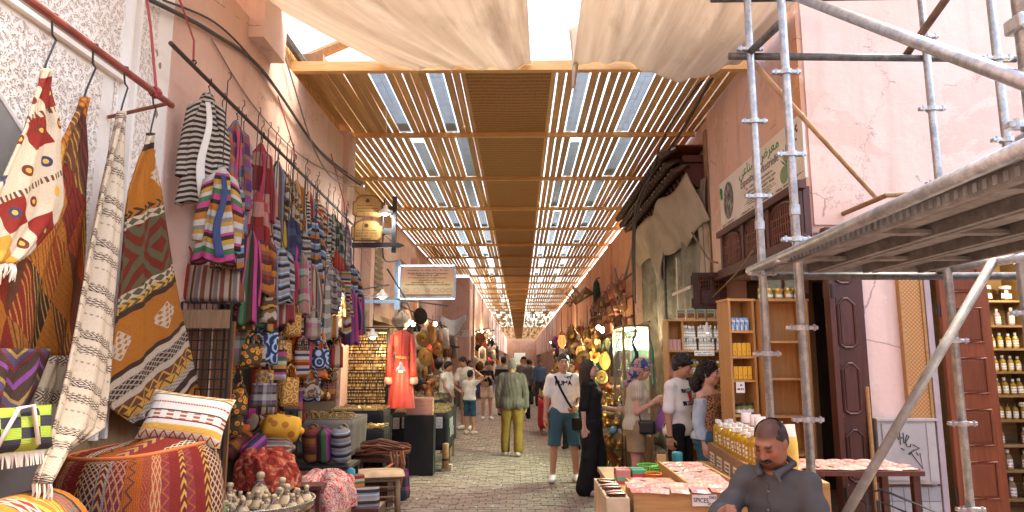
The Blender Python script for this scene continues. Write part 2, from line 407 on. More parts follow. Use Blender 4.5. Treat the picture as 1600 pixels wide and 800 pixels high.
lp(MB().bx(LX - .02, LX + .03, yC - .035, yC - .008, 1.2, 5.6), 'moulding', M_white)
lp(MB().bx(LX - .02, LX + .045, 2.3, yC, zTop + .78, zTop + .86), 'moulding', M_white)
lp(MB().bx(LX - .03, LX - .002, 2.3, 4.80, -.05, 1.62), 'low_brown_board', M_oldw)  # brown board added over the low wall behind the rugs
# grey arch infill, set back a little from the rim of the arch
ai = [(y, z) for y, z in arch] + [(arch[-1][0], .2), (2.4, .2)]
lp(MB().prism(ai, LX - .008, LX + .002, 'X'), 'arch_infill', mat('grey_render', (.20, .185, .17), .9))
ar = MB()
for (a, b), (c, d) in zip(arch, arch[1:]): ar.tube([(LX, a, b), (LX, c, d)], .014, 6)
lp(ar, 'arch_rim', M_white)
# peeled patches beside the carved column
pp = MB()
for k in range(26):
 y = rnd.gauss(4.62, .045); z = rnd.uniform(2.6, 3.9); q = rnd.uniform(.006, .03)
 pp.prism([(y + q * rnd.uniform(.5, 1) * math.cos(a), z + q * 1.7 * rnd.uniform(.5, 1) * math.sin(a)) for a in (0, 1, 2, 3, 4, 5)], LX - .012, LX - .0065, 'X')
lp(pp, 'peeled_patch', mat('exposed_render', (.28, .19, .13), .95))
# left: far row of shop houses
LF = -3.15
lh = thing('shop_row', 'long pink plaster shop row along the left of the alley under the slats', 'building', (LF, 20, 0))
def lq(mb, name, m, **k): o = mb.build(name, m, lh, **k); o.matrix_parent_inverse = Matrix.Translation(-Vector(lh.location)); return o
lq(MB().bx(-3.9, LF, 10.1, 28, 2.62, 5.15), 'wall', M_pink)
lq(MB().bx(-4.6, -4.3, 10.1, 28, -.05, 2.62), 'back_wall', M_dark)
lq(MB().bx(-4.4, -3.0, 10.1, 28, 2.5, 2.62), 'lintel', M_oldw)
for k, y in enumerate((10.2, 13.6, 16.6, 19.8, 22.6, 25.4, 27.7)): lq(MB().bx(-4.4, -2.95, y - .16, y + .16, -.05, 4.6 if k in (1, 3) else 2.5), 'pier', M_pink)
for k, y in enumerate((14.9, 18.2, 21.2)):
 lq(MB().bx(-3.2, -3.12, y - .45, y + .45, 2.9, 4.3), 'window', M_oldw)
 lq(MB().bx(-3.125, -3.1, y - .36, y + .36, 3.0, 4.2), 'shutter', mat('pale_shutter', (.42, .33, .25), .8))
 for q in range(9): lq(MB().box((-3.09, y, 3.08 + q * .13), (.03, .72, .05), roty(.5)), 'shutter_slat', MATS['pale_shutter'])
pb = thing('pink_house', 'pink house corner jutting into the alley beyond the jewellery stalls', 'house', (-2.0, 28, 0))
def lr(mb, name, m, par=pb, **k): o = mb.build(name, m, par, **k); o.matrix_parent_inverse = Matrix.Translation(-Vector(par.location)); return o
lr(MB().bx(-5, -2.05, 28, 29, -.05, 5.05), 'front_wall', M_pink)
lr(MB().bx(-4.5, -2.05, 29, 118, 2.7, 5.05), 'side_wall', M_pale)
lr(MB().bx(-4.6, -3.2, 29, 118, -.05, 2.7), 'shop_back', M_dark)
for k in range(9): lr(MB().bx(-2.5, -1.98, 30 + k * 7, 30.5 + k * 7, -.05, 5.0), 'pier', M_pink)
# right: corner shop, two faces
RX, RY = 2.7, 6.25
rb = thing('corner_house', 'pink corner house with spice shop on the right behind the scaffolding', 'house', (RX, RY, 0))
def rp(mb, name, m, par=rb, **k): o = mb.build(name, m, par, **k); o.matrix_parent_inverse = Matrix.Translation(-Vector(par.location)); return o
rp(MB().bx(RX, RX + .35, RY + .02, 9.5, 2.72, 8.5), 'side_wall', M_pink)
rp(MB().bx(RX + .03, 3.05, RY, RY + .5, 2.92, 8.5), 'front_wall', M_pale)
rp(MB().bx(3.05, 3.70, RY, RY + .5, -.05, 8.5), 'front_pier', M_pale)
rp(MB().bx(3.70, 12, RY, RY + .5, 2.62, 8.5), 'upper_wall', M_pale)
rp(MB().bx(5.9, 12, RY, RY + .5, -.05, 2.62), 'end_wall', M_pale)
rp(MB().bx(RX, RX + .3, 9.05, 9.5, -.05, 2.72), 'jamb', M_pink)
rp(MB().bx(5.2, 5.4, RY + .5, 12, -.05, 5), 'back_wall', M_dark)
rp(MB().bx(RX, 5.3, 9.6, 9.75, -.05, 5), 'rear_wall', mat('shop_wall', (.34, .22, .13), .9))
rp(MB().bx(RX + .02, 5.3, RY + .02, 9.6, 2.75, 2.85), 'shop_ceiling', M_oldw)
rp(MB().bx(RX - .02, RX, RY + .01, RY + .35, 2.9, 8.5), 'corner_strip', M_orange)
# right: far row
rr = thing('alley_house', 'long orange plaster house along the right side of the alley', 'building', (RX, 20, 0))
def rq(mb, name, m, **k): return rp(mb, name, m, rr, **k)
rq(MB().bx(RX + .05, RX + .6, 9.5, 15.6, 4.3, 5.6), 'upper_wall', M_pink)
rq(MB().bx(RX - .04, RX + .4, 15.3, 118, 2.55, 5.05), 'wall', M_orange)
rq(MB().bx(RX - .12, RX + .4, 15.05, 15.35, -.05, 5.05), 'jamb', M_pink)
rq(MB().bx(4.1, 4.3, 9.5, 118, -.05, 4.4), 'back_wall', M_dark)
rq(MB().bx(RX - .02, 4.2, 15.4, 118, 2.45, 2.57), 'lintel', M_oldw)
for k in range(12): rq(MB().bx(RX - .10, RX + .5, 19.5 + k * 6, 20 + k * 6, -.05, 5.02), 'pier', M_orange)
oh = thing('unseen_house', 'unseen pink house added behind the viewer to hold back sky light', 'house', (2, -6, 0))  # unseen; added, with its height shaped to limit sky fill
rp(MB().bx(-3.5, 9, -7, -6, -.05, 3.6), 'wall', M_pink, oh); rp(MB().bx(6.6, 7.4, -6, 6.2, -.05, 3.6), 'side_wall', M_pink, oh)
for k in range(4): rp(MB().bx(-1.8 + k * 2.6, -.7 + k * 2.6, -6.02, -5.97, 1.2, 2.7), 'shutter', M_oldw, oh)
# far end of the covered alley: an arch with daylight behind
fe = thing('gate_house', 'pale gate wall with a bright opening closing the far end', 'building', (0, 112.5, 0))
for x0, x1, z0, z1 in ((-8, -.9, 0, 7), (.9, 8, 0, 7), (-.9, .9, 2.9, 7)): rp(MB().bx(x0, x1, 112.5, 113.5, z0, z1), 'wall', M_orange, fe)
# ================================================================ slatted roof over the alley
PZ = 5.18
pg = thing('slat_roof', 'wooden slatted roof with a reed mat strip covering the alley', 'roof', (0, 8, PZ))
BY = [7.7, 10.25, 12.85, 15.5, 17.95] + [20.5 + 2.6 * k for k in range(36)]
def pgp(mb, name, m, **k): return rp(mb, name, m, pg, **k)
def pxr(y): return (-2.98, 2.82) if y < 9 else ((-3.15, 2.72) if y < 28 else (-2.1, 2.66))
bme_cache = {}
for k, y in enumerate(BY):
 a, b = pxr(y); h = .12 if k == 0 else .07
 a += .25 if k == 0 else 0
 pgp(MB().bx(a, b, y - .03 - (.03 if k == 0 else 0), y + .03, PZ - h, PZ), 'beam', M_beam)
strips = [(-1.86, -1.67), (-1.13, -.95), (.71, .87), (1.49, 1.68)]
matx = (-.665, .396)
def slat_xs(bay):
 a, b = pxr(BY[bay] + 1); xs = []; pr = random.Random(bay); sh = 0 if bay == 0 else pr.choice([0, .12, -.1, .05])
 obs = sorted([(s[0] + sh, s[1] + sh) for s in strips] + [(matx[0] - .06, matx[1] + .06)]); e = a
 for o0, o1 in obs + [(b, b)]:
  L = o0 - .012 - e; pitch = .098 if bay == 0 and e < -2.5 else .112; n = max(1, round(L / pitch))
  for k in range(n): xs.append(e + L * (k + .5) / n + pr.uniform(-.004, .004))
  e = o1 + .012
 return xs, sh
sm = {}
nsl = 0; far = MB()
M_mesh = mat('perforated_panel', (.34, .42, .46), .5, metal=.3, alpha=lambda t: (lambda x, y: (((((x + y) * 17).tri() - .25).abs() + (((x - y) * 17).tri() - .25).abs()).lt(.262).mx(((x * 12).tri()).gt(.47)).mx(((y * 12).tri()).gt(.47))))(*t.sep(t.coord('Object'))[:2]))
M_reed = mat('reed_mat', fn=lambda t: (lambda x, y: t.mix(t.noise(1.2, 4) * .6, t.ramp(((y * 60).sin() * .5 + .5) * .45 + t.noise(6, 3, t.comb(x * 9, y * 1.2, 0)) * .75, [(.25, (.13, .065, .022)), (.5, (.30, .16, .055)), (.8, (.46, .27, .10))]), (.26, .14, .05)))(*t.sep(t.coord('Object'))[:2]), rough=.75, translucent=.22,
             bump=lambda t: (lambda x, y: ((x * 420).sin() + (y * 160).sin()))(*t.sep(t.coord('Object'))[:2]), bs=.5, alpha=lambda t: (lambda x, y: t.noise(1, 2, t.comb(x * 60, y * 22, 0)).lt(.71))(*t.sep(t.coord('Object'))[:2]))
for b in range(len(BY) - 1):
 y0, y1 = BY[b], BY[b + 1]; xs, sh = slat_xs(b); L = y1 - y0 - .012; pr = random.Random(50 + b)
 for x in xs:
  wd = .097 if (b == 0 and x < -2.0) else .094
  if nsl < 300:
   key = (round(L, 3), wd)
   if key not in sm:
    sm[key] = MB().box((0, 0, 0), (wd, L, .018)).mesh('slat'); sm[key].materials.append(M_slat)
   o = link('slat', sm[key], pg, (x, (y0 + y1) / 2 - 8, .011 + pr.uniform(0, .004))); o.rotation_euler = (0, pr.gauss(0, .05), pr.gauss(0, .0035)); nsl += 1
   if pr.random() < .08: o.location.x += pr.uniform(-.016, .016); o.rotation_euler.z += pr.gauss(0, .008)
  elif b < 16 or int(x * 100) % 2 == 0: far.box((x, (y0 + y1) / 2, PZ + .011), (wd if b < 16 else .11, L, .018))
 if b < 26:
  for k, s in enumerate(strips):
   if pr.random() < .1 and b > 5: continue
   x0, x1 = s[0] + sh, s[1] + sh; e = pr.choice([0, 0, 0, .5]) if b else (.0, .0, .0, .0)[k]
   mb = MB(); mb.bx(x0, x1, y0 + e, y1 - .02, PZ + .012, PZ + .016)
   pgp(mb, 'perforated_panel', M_mesh)
   if b < 8 and pr.random() < .8: pgp(MB().bx(x0 + .01, x1 - .02, y1 - .3 - pr.random() * .2, y1 - .06, PZ + .02, PZ + .03), 'tin_patch', mat('rusty_tin', (.07, .06, .055), .7, metal=.2, var=.5, vs=14))
o = pgp(far, 'far_slats', M_slat); o['kind'] = 'stuff'
for b in range(len(BY) - 1):
 y0, y1 = BY[b], BY[b + 1]
 o = MB().grid(lambda u, v: (lerp(matx[0], matx[1], u), lerp(y0 + .0, y1, v), PZ + .005 - .012 * math.sin(math.pi * v) + .004 * math.sin(u * 9 + b)), 6, 6).build('reed_mat', M_reed, pg, solid=.006); o.matrix_parent_inverse = Matrix.Translation(-Vector(pg.location))
 if b < 12:
  for x in (matx[0] - .03, matx[1] + .03): pgp(MB().bx(x - .03, x + .03, y0 + .03, y1 - .035, PZ - .012, PZ + .008), 'mat_batten', M_beam)
# wooden lattice filling the gap between the left wall head and the roof
for (y0, y1) in ((7.3, 9.75), (10.2, 13.1), (13.2, 16)):
 lt_ = thing('lattice', {7.3: 'diamond wood lattice along the wall head nearest the canvas', 10.2: 'diamond wood lattice between wall pilaster and second roof bay', 13.2: 'diamond wood lattice beside the third bay of the slats'}[y0], 'lattice', (-2.72 if y0 < 10 else -3.1, y0, 4.9), group='wall head lattices')
 zb, zt = (4.93, 5.36) if y0 < 10 else (4.88, 5.3); X0 = -2.72 if y0 < 10 else -3.12
 n = int((y1 - y0) / .085)
 for d, dx in ((1, 0), (-1, .012)):
  for k in range(n):
   a = y0 + k * .085
   p0, p1 = (X0 + dx, a, zb), (X0 + dx, a + (zt - zb), zt)
   if d < 0: p0, p1 = (X0 + dx, a + (zt - zb), zb), (X0 + dx, a, zt)
   v = Vector(p1) - Vector(p0); c = (Vector(p0) + Vector(p1)) / 2
   rp(MB().box(c, (.01, .034, v.length), rotx(-math.atan2(v.y, v.z))), 'lath', M_slat, lt_)
# ================================================================ canvas sheets strung in front of the roof
M_canvas = mat('canvas', fn=lambda t: (lambda u, v: t.mix((t.noise(1, 5, t.comb(u * 6, v * 2.5, 0), .7) - .52).mx(0) * 2.2, t.ramp(t.noise(1, 4, t.comb(u * 22, v * 1.6, 0), .6), [(.3, (.60, .51, .42)), (.55, (.70, .62, .53)), (.75, (.76, .70, .62))]), (.30, .22, .15)))(*t.uv()), rough=.9, translucent=.42,
               bump=lambda t: (lambda u, v: (u * 900).sin() + (v * 900).sin() + t.noise(8, 3) * 6)(*t.uv()), bs=.15, bd=.01)
def canvas(name, label, x0, x1, y0, y1, z0f, seed, tears=0):
 rr_ = random.Random(seed); ph = [rr_.uniform(0, 6) for _ in range(6)]
 def P(u, v):
  x = lerp(x0(v), x1(v), u); y = lerp(y0, y1, v) + .03 * math.sin(u * 13 + ph[0]); z = z0f(u, v)
  z += .018 * math.sin(u * 31 + v * 4 + ph[1]) * (1 - v * .3) + .03 * math.sin(u * 11 - v * 5 + ph[2]) + .010 * math.sin(u * 57 + v * 9 + ph[3])
  return (x, y, z)
 o = MB().grid(P, 60, 40).build(name, M_canvas, smooth=True, solid=.003); return tag(o, label, 'canvas', 'canvas sheets')
canvas('canvas_sheet', 'large stained beige canvas sheet sagging over the alley left of the sky gap', lambda v: lerp(-1.62, -3.2, min(1, v * 2.2)), lambda v: lerp(.14, -.02, v), 7.6, 3.2,
       lambda u, v: 5.10 + .26 * (.2 + .8 * min(1, 4 * v)) * (abs(1 - u) ** 2.2) * (1 - .25 * v) * (1 - .45 * (1 - v) ** 3) - .05 * math.sin(math.pi * u) + .18 * v - .35 * math.sin(math.pi * v) * (.4 + .6 * math.sin(math.pi * u)), 3)
canvas('canvas_sheet', 'beige canvas sheet with a seam sagging over the alley right of the sky gap', lambda v: lerp(.62, .50, v), lambda v: lerp(2.55, 2.7, v), 7.55, 3.2,
       lambda u, v: 5.09 - .20 * math.sin(math.pi * max(0, min(1, (u - .35) / .65))) * (1 - v) + .16 * v - .35 * math.sin(math.pi * v) * (.5 + .5 * math.sin(math.pi * u)), 5)
sp = MB().grid(lambda u, v: (.60 + (.12 - .085 * v) * (u - .3) + .03 * math.sin(v * 3), 7.42 + .05 * math.sin(u * 5 + v * 3) + .02 * math.sin(u * 9), 5.5 - .78 * v), 6, 20).build('canvas_strip', M_canvas, smooth=True, solid=.003)
tag(sp, 'torn canvas strip dangling beside the sky gap', 'canvas')
for (a, b, r, lab) in (((-2.75, 4.0, 5.5), (-2.62, 8.05, 5.25), .05, 'dark steel rail running along the wall head under the canvas'), ((-3.4, 8.6, 5.4), (-2.2, 8.3, 5.75), .07, 'pale timber prop leaning above the front roof beam'), ((2.72, 7.9, 5.3), (2.7, 3.4, 5.95), .045, 'dark timber rail at the right edge of the canvas'), ((-.1, 6.4, 5.75), (.7, 6.4, 5.78), .03, 'thin bar crossing the bright sky gap')):
 tag(MB().tube([a, b], r, 6).build('roof_rail', M_oldw if 'timber' in lab else M_steel_d), lab, 'rail')
tag(MB().bx(-2.72, -2.42, 7.95, 8.2, 5.2, 5.42).build('timber_block', M_oldw), 'short square timber block on the left end of the roof beam', 'block')
# ================================================================ woven materials
def weave(t, s=1.0):
 x, y, z = t.sep(t.coord('Object')); return (y * (900 * s)).sin() * .5 + (z * (900 * s)).sin() * .5 + t.noise(70, 3) * 1.2
def rotyz(t, ang, ox=0, oy=0):
 x, y, z = t.sep(t.coord('Object')); c, s = math.cos(ang), math.sin(ang)
 n = t.noise(3, 2, t.coord('Object')) - .5
 return (y - ox) * c + (z - oy) * s + n * .007, (z - oy) * c - (y - ox) * s + n * .007
def motif(t, kind, ls, q, n):
 """mask of a motif inside a band: ls 0..1 across the band, q along it in metres, n repeats per metre"""
 a = (ls - .5).abs(); k = (q * n).tri()
 if kind == 'dia': return ((a + k) * 3.2).fract().gt(.52)
 if kind == 'chev': return (q * n + a * 1.3).fract().gt(.55)
 if kind == 'zig': return ((ls - .5) - (k - .25) * 1.7).abs().lt(.14)
 if kind == 'dots': return (a * a + k * k).lt(.06)
 if kind == 'grid': return ((ls * 3).tri().gt(.33)).mx((q * n).tri().gt(.33))
 if kind == 'net': return (((ls * 2.5 + q * n).tri()).gt(.36)).mx(((ls * 2.5 - q * n).tri()).gt(.36))
 if kind == 'teeth': return (a * 1.0).gt(k * .9)
 if kind == 'fig': return (a * .8 + k).lt(.25) * (((q * n * 9).tri() + (ls * 9).tri()).gt(.38))
 if kind == 'dash': return ((q * n).tri().gt(.25)) * ((ls * 2).tri().gt(.2))
def bands(t, s, q, period, rows):
 """rows: (share, base, motif, motif colour, repeats) laid along s"""
 tot = sum(r[0] for r in rows); f = (s / period).fract(); pos = 0; stops = []; c = None; spans = []
 for r in rows:
  stops.append((pos, r[1])); spans.append((pos, pos + r[0] / tot, r)); pos += r[0] / tot
 c = t.ramp(f, stops, True)
 for a, b, r in spans:
  if len(r) > 2 and r[2]:
   m = motif(t, r[2], (f - a) / (b - a), q, r[4]) * f.gt(a) * f.lt(b); c = t.mix(m, c, r[3])
 return c
def worn(t, c, amt=.35):
 c = t.mix(t.noise(2.2, 4) * .3, c, (.12, .06, .035)); return t.mix(t.noise(90, 3).gt(.58) * amt, c, (.09, .05, .03))
def textile(name, fn, rough=.95, wear=.25, tl=0):
 return mat(name, fn=lambda t: worn(t, fn(t), wear), rough=rough, spec=.1, bump=lambda t: weave(t), bs=.35, bd=.006, translucent=tl)
CR = (.56, .46, .33); DK = (.045, .028, .022); RD = (.30, .028, .02); OR = (.55, .19, .03); YL = (.62, .34, .06); BR = (.14, .055, .03); GR = (.10, .10, .05); TE = (.04, .13, .14); MA = (.16, .02, .035); NV = (.03, .045, .11); PK = (.58, .07, .24); PU = (.19, .05, .22); GN = (.05, .19, .08); WH = (.62, .57, .50); GY = (.22, .20, .19); SK = (.16, .30, .48)
def patch_fn(pal, ang, cell, k2=3):
 def fn(t):
  a, b = rotyz(t, ang); a = a / cell[0]; b = b / cell[1]
  A = a + b * .5; ia, ib = A.floor(), b.floor()
  tr = (A.fract() + b.fract()).gt(1.0) * 3; h = t.white(t.comb(ia, ib, tr + 1)); h2 = t.white(t.comb(ia, ib, tr + 7)); n = len(pal)
  c1 = t.ramp(h, [(i / n, p) for i, p in enumerate(pal)], True); c2 = t.ramp(h2, [(i / n, p) for i, p in enumerate(pal[::-1])], True)
  d = ((A + b).fract() - .5).abs(); c = t.mix((d * 7).fract().gt(.7) * .8, c1, c2)
  fine = ((a * 14).tri() + (b * 9).tri()).gt(.62); c = t.mix(fine * .22, c, DK)
  return c
 return fn
def checker_fn(ang, cell):
 def fn(t):
  a, b = rotyz(t, ang); a = a / cell; b = b / cell; ia, ib = a.floor(), b.floor()
  h = t.white(t.comb(ia, ib, 3)); odd = ((ia + ib) * .5).fract().gt(.25) * t.white(t.comb(ia, ib, 9)).gt(.35)
  c = t.mix(odd, t.col(CR), t.ramp(h, [(0, (.22, .02, .016)), (.4, (.5, .25, .04)), (.6, (.09, .025, .025)), (.85, (.22, .02, .016))], True))
  k = a.tri(); l = b.tri(); fl = ((k * k + l * l).lt(.03)); c = t.mix(fl, c, t.ramp(h, [(0, (.14, .03, .02)), (.4, YL), (.7, NV)], True))
  c = t.mix((k * k + l * l).lt(.006), c, YL)
  br = (b * .5).fract(); z = (br.gt(.44)) * (br.lt(.53)); c = t.mix(z, c, t.mix((a * 6).fract().gt(.5), t.col(CR), t.col((.12, .05, .03))))
  return c
 return fn
M_rug1 = textile('rug_cream_squares', checker_fn(R(33), .145), wear=.1)
M_rug2 = textile('rug_patchwork', patch_fn([OR, (.34, .06, .02), (.45, .17, .03), BR, YL, (.26, .03, .02), (.5, .17, .025), DK, (.45, .11, .02)], R(-38), (.30, .23)))
M_rug3 = textile('rug_cream_lace', lambda t: (lambda a, b: bands(t, b, a, .235, [(3.4, CR), (.35, CR, 'dash', DK, 60), (1.6, CR), (.3, CR, 'dash', DK, 60), (1.5, CR, 'net', DK, 26), (.3, CR, 'dash', DK, 60), (1.3, CR), (.3, DK, 'dash', CR, 60), (1.4, CR, 'dia', DK, 20), (.3, CR, 'dash', DK, 60)]))(*rotyz(t, R(-24))), wear=.08)
def rug4_fn(t):
 a, b = rotyz(t, R(27), 4.1, 1.25)
 O2 = (.42, .15, .022); R2 = (.16, .022, .014)
 return bands(t, b, a, 1.85, [(.5, BR, 'zig', YL, 9), (.4, CR), (.7, DK, 'net', (.4, .33, .25), 16), (.35, CR), (.3, DK), (2.5, O2, 'fig', CR, 2.1), (.3, DK), (.4, YL, 'chev', GR, 14), (.4, GR, 'teeth', CR, 12), (3.0, R2, 'dia', GR, 2.2), (.4, GR, 'teeth', CR, 12), (.4, O2, 'chev', DK, 14), (2.4, O2, 'fig', CR, 2.1), (.3, DK), (.35, CR), (.5, DK), (.5, GY, 'net', CR, 16), (.5, YL, 'zig', BR, 9)])
M_rug4 = textile('rug_orange_bands', rug4_fn)
M_rug5 = textile('rug_dark_zigzag', lambda t: (lambda a, b: bands(t, b + (a * 4).tri() * .25, a, .21, [(1, DK), (.5, MA), (.8, (.07, .06, .12)), (.4, (.33, .20, .06)), (1, DK), (.5, PU)]))(*rotyz(t, R(4))))
def uvb(t, sc=1.0): u, v = t.uv(); return u, v
def pouf_fn(t):
 u, v = t.uv()
 n = (t.noise(2, 2) - .5) * .02
 return bands(t, u + n, v, .235, [(1.2, MA, 'zig', (.24, .06, .012), 16), (1.6, (.15, .01, .012)), (1.0, (.09, .012, .012), 'chev', (.42, .24, .05), 20), (2.6, (.07, .012, .015), 'net', (.42, .30, .18), 22), (.25, GY), (1.0, (.08, .015, .02), 'chev', (.42, .24, .10), 20), (.3, GY), (1.9, (.11, .02, .03), 'net', (.36, .15, .07), 12), (.25, (.24, .06, .012)), (.9, (.25, .06, .01), 'zig', DK, 14), (.8, (.25, .055, .01)), (1.0, (.25, .06, .01), 'dia', MA, 12), (1.3, (.26, .05, .02), 'net', (.34, .2, .1), 11)])
M_pouf = textile('kilim_pouf', pouf_fn)
M_pouftop = textile('kilim_pouf_top', lambda t: (lambda a, b: bands(t, a, b, .55, [(1, (.27, .065, .01)), (1, MA, 'chev', (.4, .22, .05), 14), (1.2, (.17, .015, .012)), (.8, DK, 'net', CR, 16), (1, (.27, .065, .01), 'zig', DK, 9)]))(*(lambda q: (q[0] + q[1] * .3, q[1]))(t.sep(t.coord('Object')))))
M_cush = textile('cream_stitched', lambda t: (lambda u, v: bands(t, v, u, 1.0, [(.8, CR, 'zig', RD, 9), (.7, YL), (.5, WH), (.15, DK, 'dash', RD, 30), (.9, WH, 'dash', (.32, .10, .05), 6), (.15, DK), (.8, WH), (.2, RD, 'dash', WH, 30), (.8, WH), (.15, GN), (.7, CR, 'chev', OR, 7)]))(*t.uv()), wear=.06)
M_roll = textile('kilim_roll', lambda t: (lambda u, v: bands(t, v, u, .62, [(.5, OR, 'zig', DK, 6), (1.8, (.42, .10, .03), 'dia', TE, 3.2), (.4, DK), (1, OR), (.8, RD, 'net', CR, 8), (1.6, (.50, .16, .03), 'dia', YL, 2.6)]))(*t.uv()))
M_check = textile('black_lime_checks', lambda t: (lambda u, v: t.mix(((u * 4).floor() + (v * 4).floor() * 1.0).m('MODULO', 2).gt(.5), t.mix(((u * 4).floor() * .5).fract().gt(.2), t.col((.36, .44, .06)), t.col((.30, .42, .05))), t.col((.03, .035, .05))))(*t.uv()), wear=.1)
def stripes(name, cols, freq, axis='v', cross=None, cfreq=3, wob=.0, wear=.15, tl=0):
 """striped cloth on UVs in metres; cross = second set of colours across (plaid)"""
 def fn(t):
  u, v = t.uv(); n = (t.noise(8, 2) - .5) * wob
  rr_ = random.Random(name);
  def st(cs):
   pos = 0; out = []; ws = [rr_.uniform(.4, 1.4) for _ in cs]; tot = sum(ws)
   for c_, w_ in zip(cs, ws): out.append((pos / tot, [q * .72 for q in c_])); pos += w_
   return out
  c = t.ramp(((v if axis == 'v' else u) * freq + n).fract(), st(cols), True)
  if cross: c = t.mix(.5, c, t.ramp(((u if axis == 'v' else v) * cfreq + n).fract(), st(cross), True))
  return c
 return textile(name, fn, wear=wear, tl=tl)
# ================================================================ rugs hung on hooks from the red rod
def hook(pts, par=None, r=.005): return MB().tube(pts, r, 6).build('hook', M_black, par)
rod = thing('rug_rod', 'long reddish brown wooden rod holding the hanging rugs', 'rod', (-2.2, 2.86, 3.28))
rp(MB().tube([(-2.2, 1.9, 3.285), (-2.2, 4.12, 3.275)], .021, 10), 'pole', mat('red_painted_wood', (.24, .055, .04), .5, var=.35, vs=12), rod)
rp(MB().tube([(-2.2, 3.93, 3.29), (-2.3, 3.98, 3.75), (-2.58, 4.05, 4.9)], .008, 6), 'rope', mat('red_rope', (.30, .05, .05), .9), rod)
for k in range(3): rp(MB().tube([(-2.2 + .03 * math.cos(a / 6 * 6.28), 3.90 + k * .018, 3.28 + .03 * math.sin(a / 6 * 6.28)) for a in range(6)], .007, 5, closed=True), 'rope_knot', MATS['red_rope'], rod)
rp(MB().tube([(-2.2, 4.09, 3.28), (-2.6, 4.12, 3.2)], .012, 6), 'wall_bracket', M_redw, rod)
def rug(label, m, rows, Xtop, Xbot, seed, hk=None, folds=3, amp=.035, nx=34, ny=60, fringe=None, name='hanging_rug', thick=.012):
 rr_ = random.Random(seed); ph = [rr_.uniform(0, 6.28) for _ in range(5)]; y0, y1 = rows[0][0], rows[-1][0]
 t = thing(name, label, 'rug', group='rugs hung for sale')
 def P(u, v):
  py = lerp(y0, y1, v); l, r_ = poly_at(rows, py); X = lerp(Xtop, Xbot, v); px = lerp(l, r_, u)
  p = atX(px, py, X); w_ = min(1, v * 4)
  p.x += amp * w_ * (math.sin(u * math.pi * 2 * folds + ph[0] + v * 2) + .4 * math.sin(u * math.pi * 2 * folds * 2.3 + ph[1] + v * 3)) + (1 - w_) * .02 * math.sin(u * 12)
  return p
 MB().grid(P, nx, ny).build('cloth', m, t, smooth=True, solid=thick)
 if hk:
  a = atX(hk[0], hk[1], Xtop); b = atX(hk[2], hk[3], -2.2); b.z = 3.28; b.x = -2.2
  hook([b + Vector((0, .02, .0)), b + Vector((0, .01, .028)), b + Vector((.0, -.02, .02)), b + Vector((0, -.022, -.01)), b.lerp(a, .3), b.lerp(a, .35) + Vector((0, .03, 0)), b.lerp(a, .8), a + Vector((0, -.01, -.01)), a + Vector((0, .02, -.02)), a + Vector((0, .03, .01))], t)
 if fringe:
  fr = MB(); n = fringe[0]
  for k in range(n):
   u = (k + .5) / n; q = P(lerp(fringe[1], fringe[2], u), 1.0 if len(fringe) < 4 else fringe[3]); d = Vector((rr_.gauss(0, .008), rr_.gauss(0, .014), -rr_.uniform(.05, .09)))
   fr.tube([q, q + d * .5 + Vector((.006, 0, 0)), q + d], [.005, .004, .002], 4)
  fr.build('fringe', mat('cream_wool', (.66, .56, .43), .95), t)['kind'] = 'stuff'
 return t
rug('cream rug with red, yellow and brown squares hanging nearest the edge of the picture', M_rug1, [(108, 68, 76), (125, 62, 80), (150, 52, 82), (200, 34, 92), (250, 12, 92), (300, -10, 98), (320, -16, 98), (345, -22, 90), (375, -26, 66), (398, -28, 46), (412, -30, 25)], -2.2, -2.22, 1, (70, 112, 83, 62), 2.2, .012, fringe=(46, 0, 1))
rug('wide red and orange patchwork kilim behind the cream squared rug', M_rug2, [(152, 130, 136), (220, 96, 138), (300, 75, 136), (380, 15, 136), (450, -14, 131), (500, -20, 124), (535, -20, 116), (556, -20, 108)], -2.24, -2.42, 2, (133, 152, 148, 95), 2.6, .014)
rug('cream rug with dark lace stripes hung as a narrow roll', M_rug3, [(174, 188, 192), (230, 172, 194), (300, 156, 193), (380, 140, 190), (450, 128, 187), (520, 117, 183), (580, 106, 178), (640, 92, 170), (670, 84, 165), (700, 79, 112), (735, 66, 92), (756, 60, 80)], -2.2, -2.1, 3, (190, 176, 196, 128), 1.4, .03, fringe=(26, 0, 1))
rug('orange and brown banded kilim hanging beside the grid rack', M_rug4, [(208, 234, 237), (245, 216, 244), (300, 197, 256), (340, 192, 262), (400, 188, 271), (480, 182, 285), (540, 176, 298), (600, 170, 310), (626, 170, 315), (640, 176, 300), (655, 200, 270), (668, 222, 248)], -2.2, -2.46, 4, (236, 210, 240, 160), 2.4, .014)
rug('dark purple zigzag rug hanging low at the edge of the picture', M_rug5, [(545, -30, 82), (600, -30, 66), (640, -30, 48), (660, -30, 40)], -2.3, -2.3, 5, None, 2, .02, ny=16)
rug('darker cream lace striped rug hanging behind the narrow cream roll', mat('rug_cream_darker', fn=lambda t: worn(t, (lambda a, b: bands(t, b, a, .2, [(3, (.52, .40, .25)), (.4, (.52, .40, .25), 'dash', DK, 50), (1.3, (.52, .40, .25), 'dia', DK, 22), (.4, (.5, .38, .24), 'dash', DK, 50)]))(*rotyz(t, R(-8))), .1), rough=.95), [(556, 78, 118), (600, 62, 112), (650, 50, 104), (690, 42, 98), (715, 40, 92)], -2.32, -2.3, 6, None, 1.6, .02, ny=20)  # cream bands slightly darker and yellower than on the narrow roll
tb = thing('display_bench', 'low dark wooden bench under the kilim pouf', 'bench', (-2.15, 3.7, 0))
rp(MB().bx(-2.55, -1.62, 2.6, 4.35, .40, .46), 'top', M_darkw, tb)
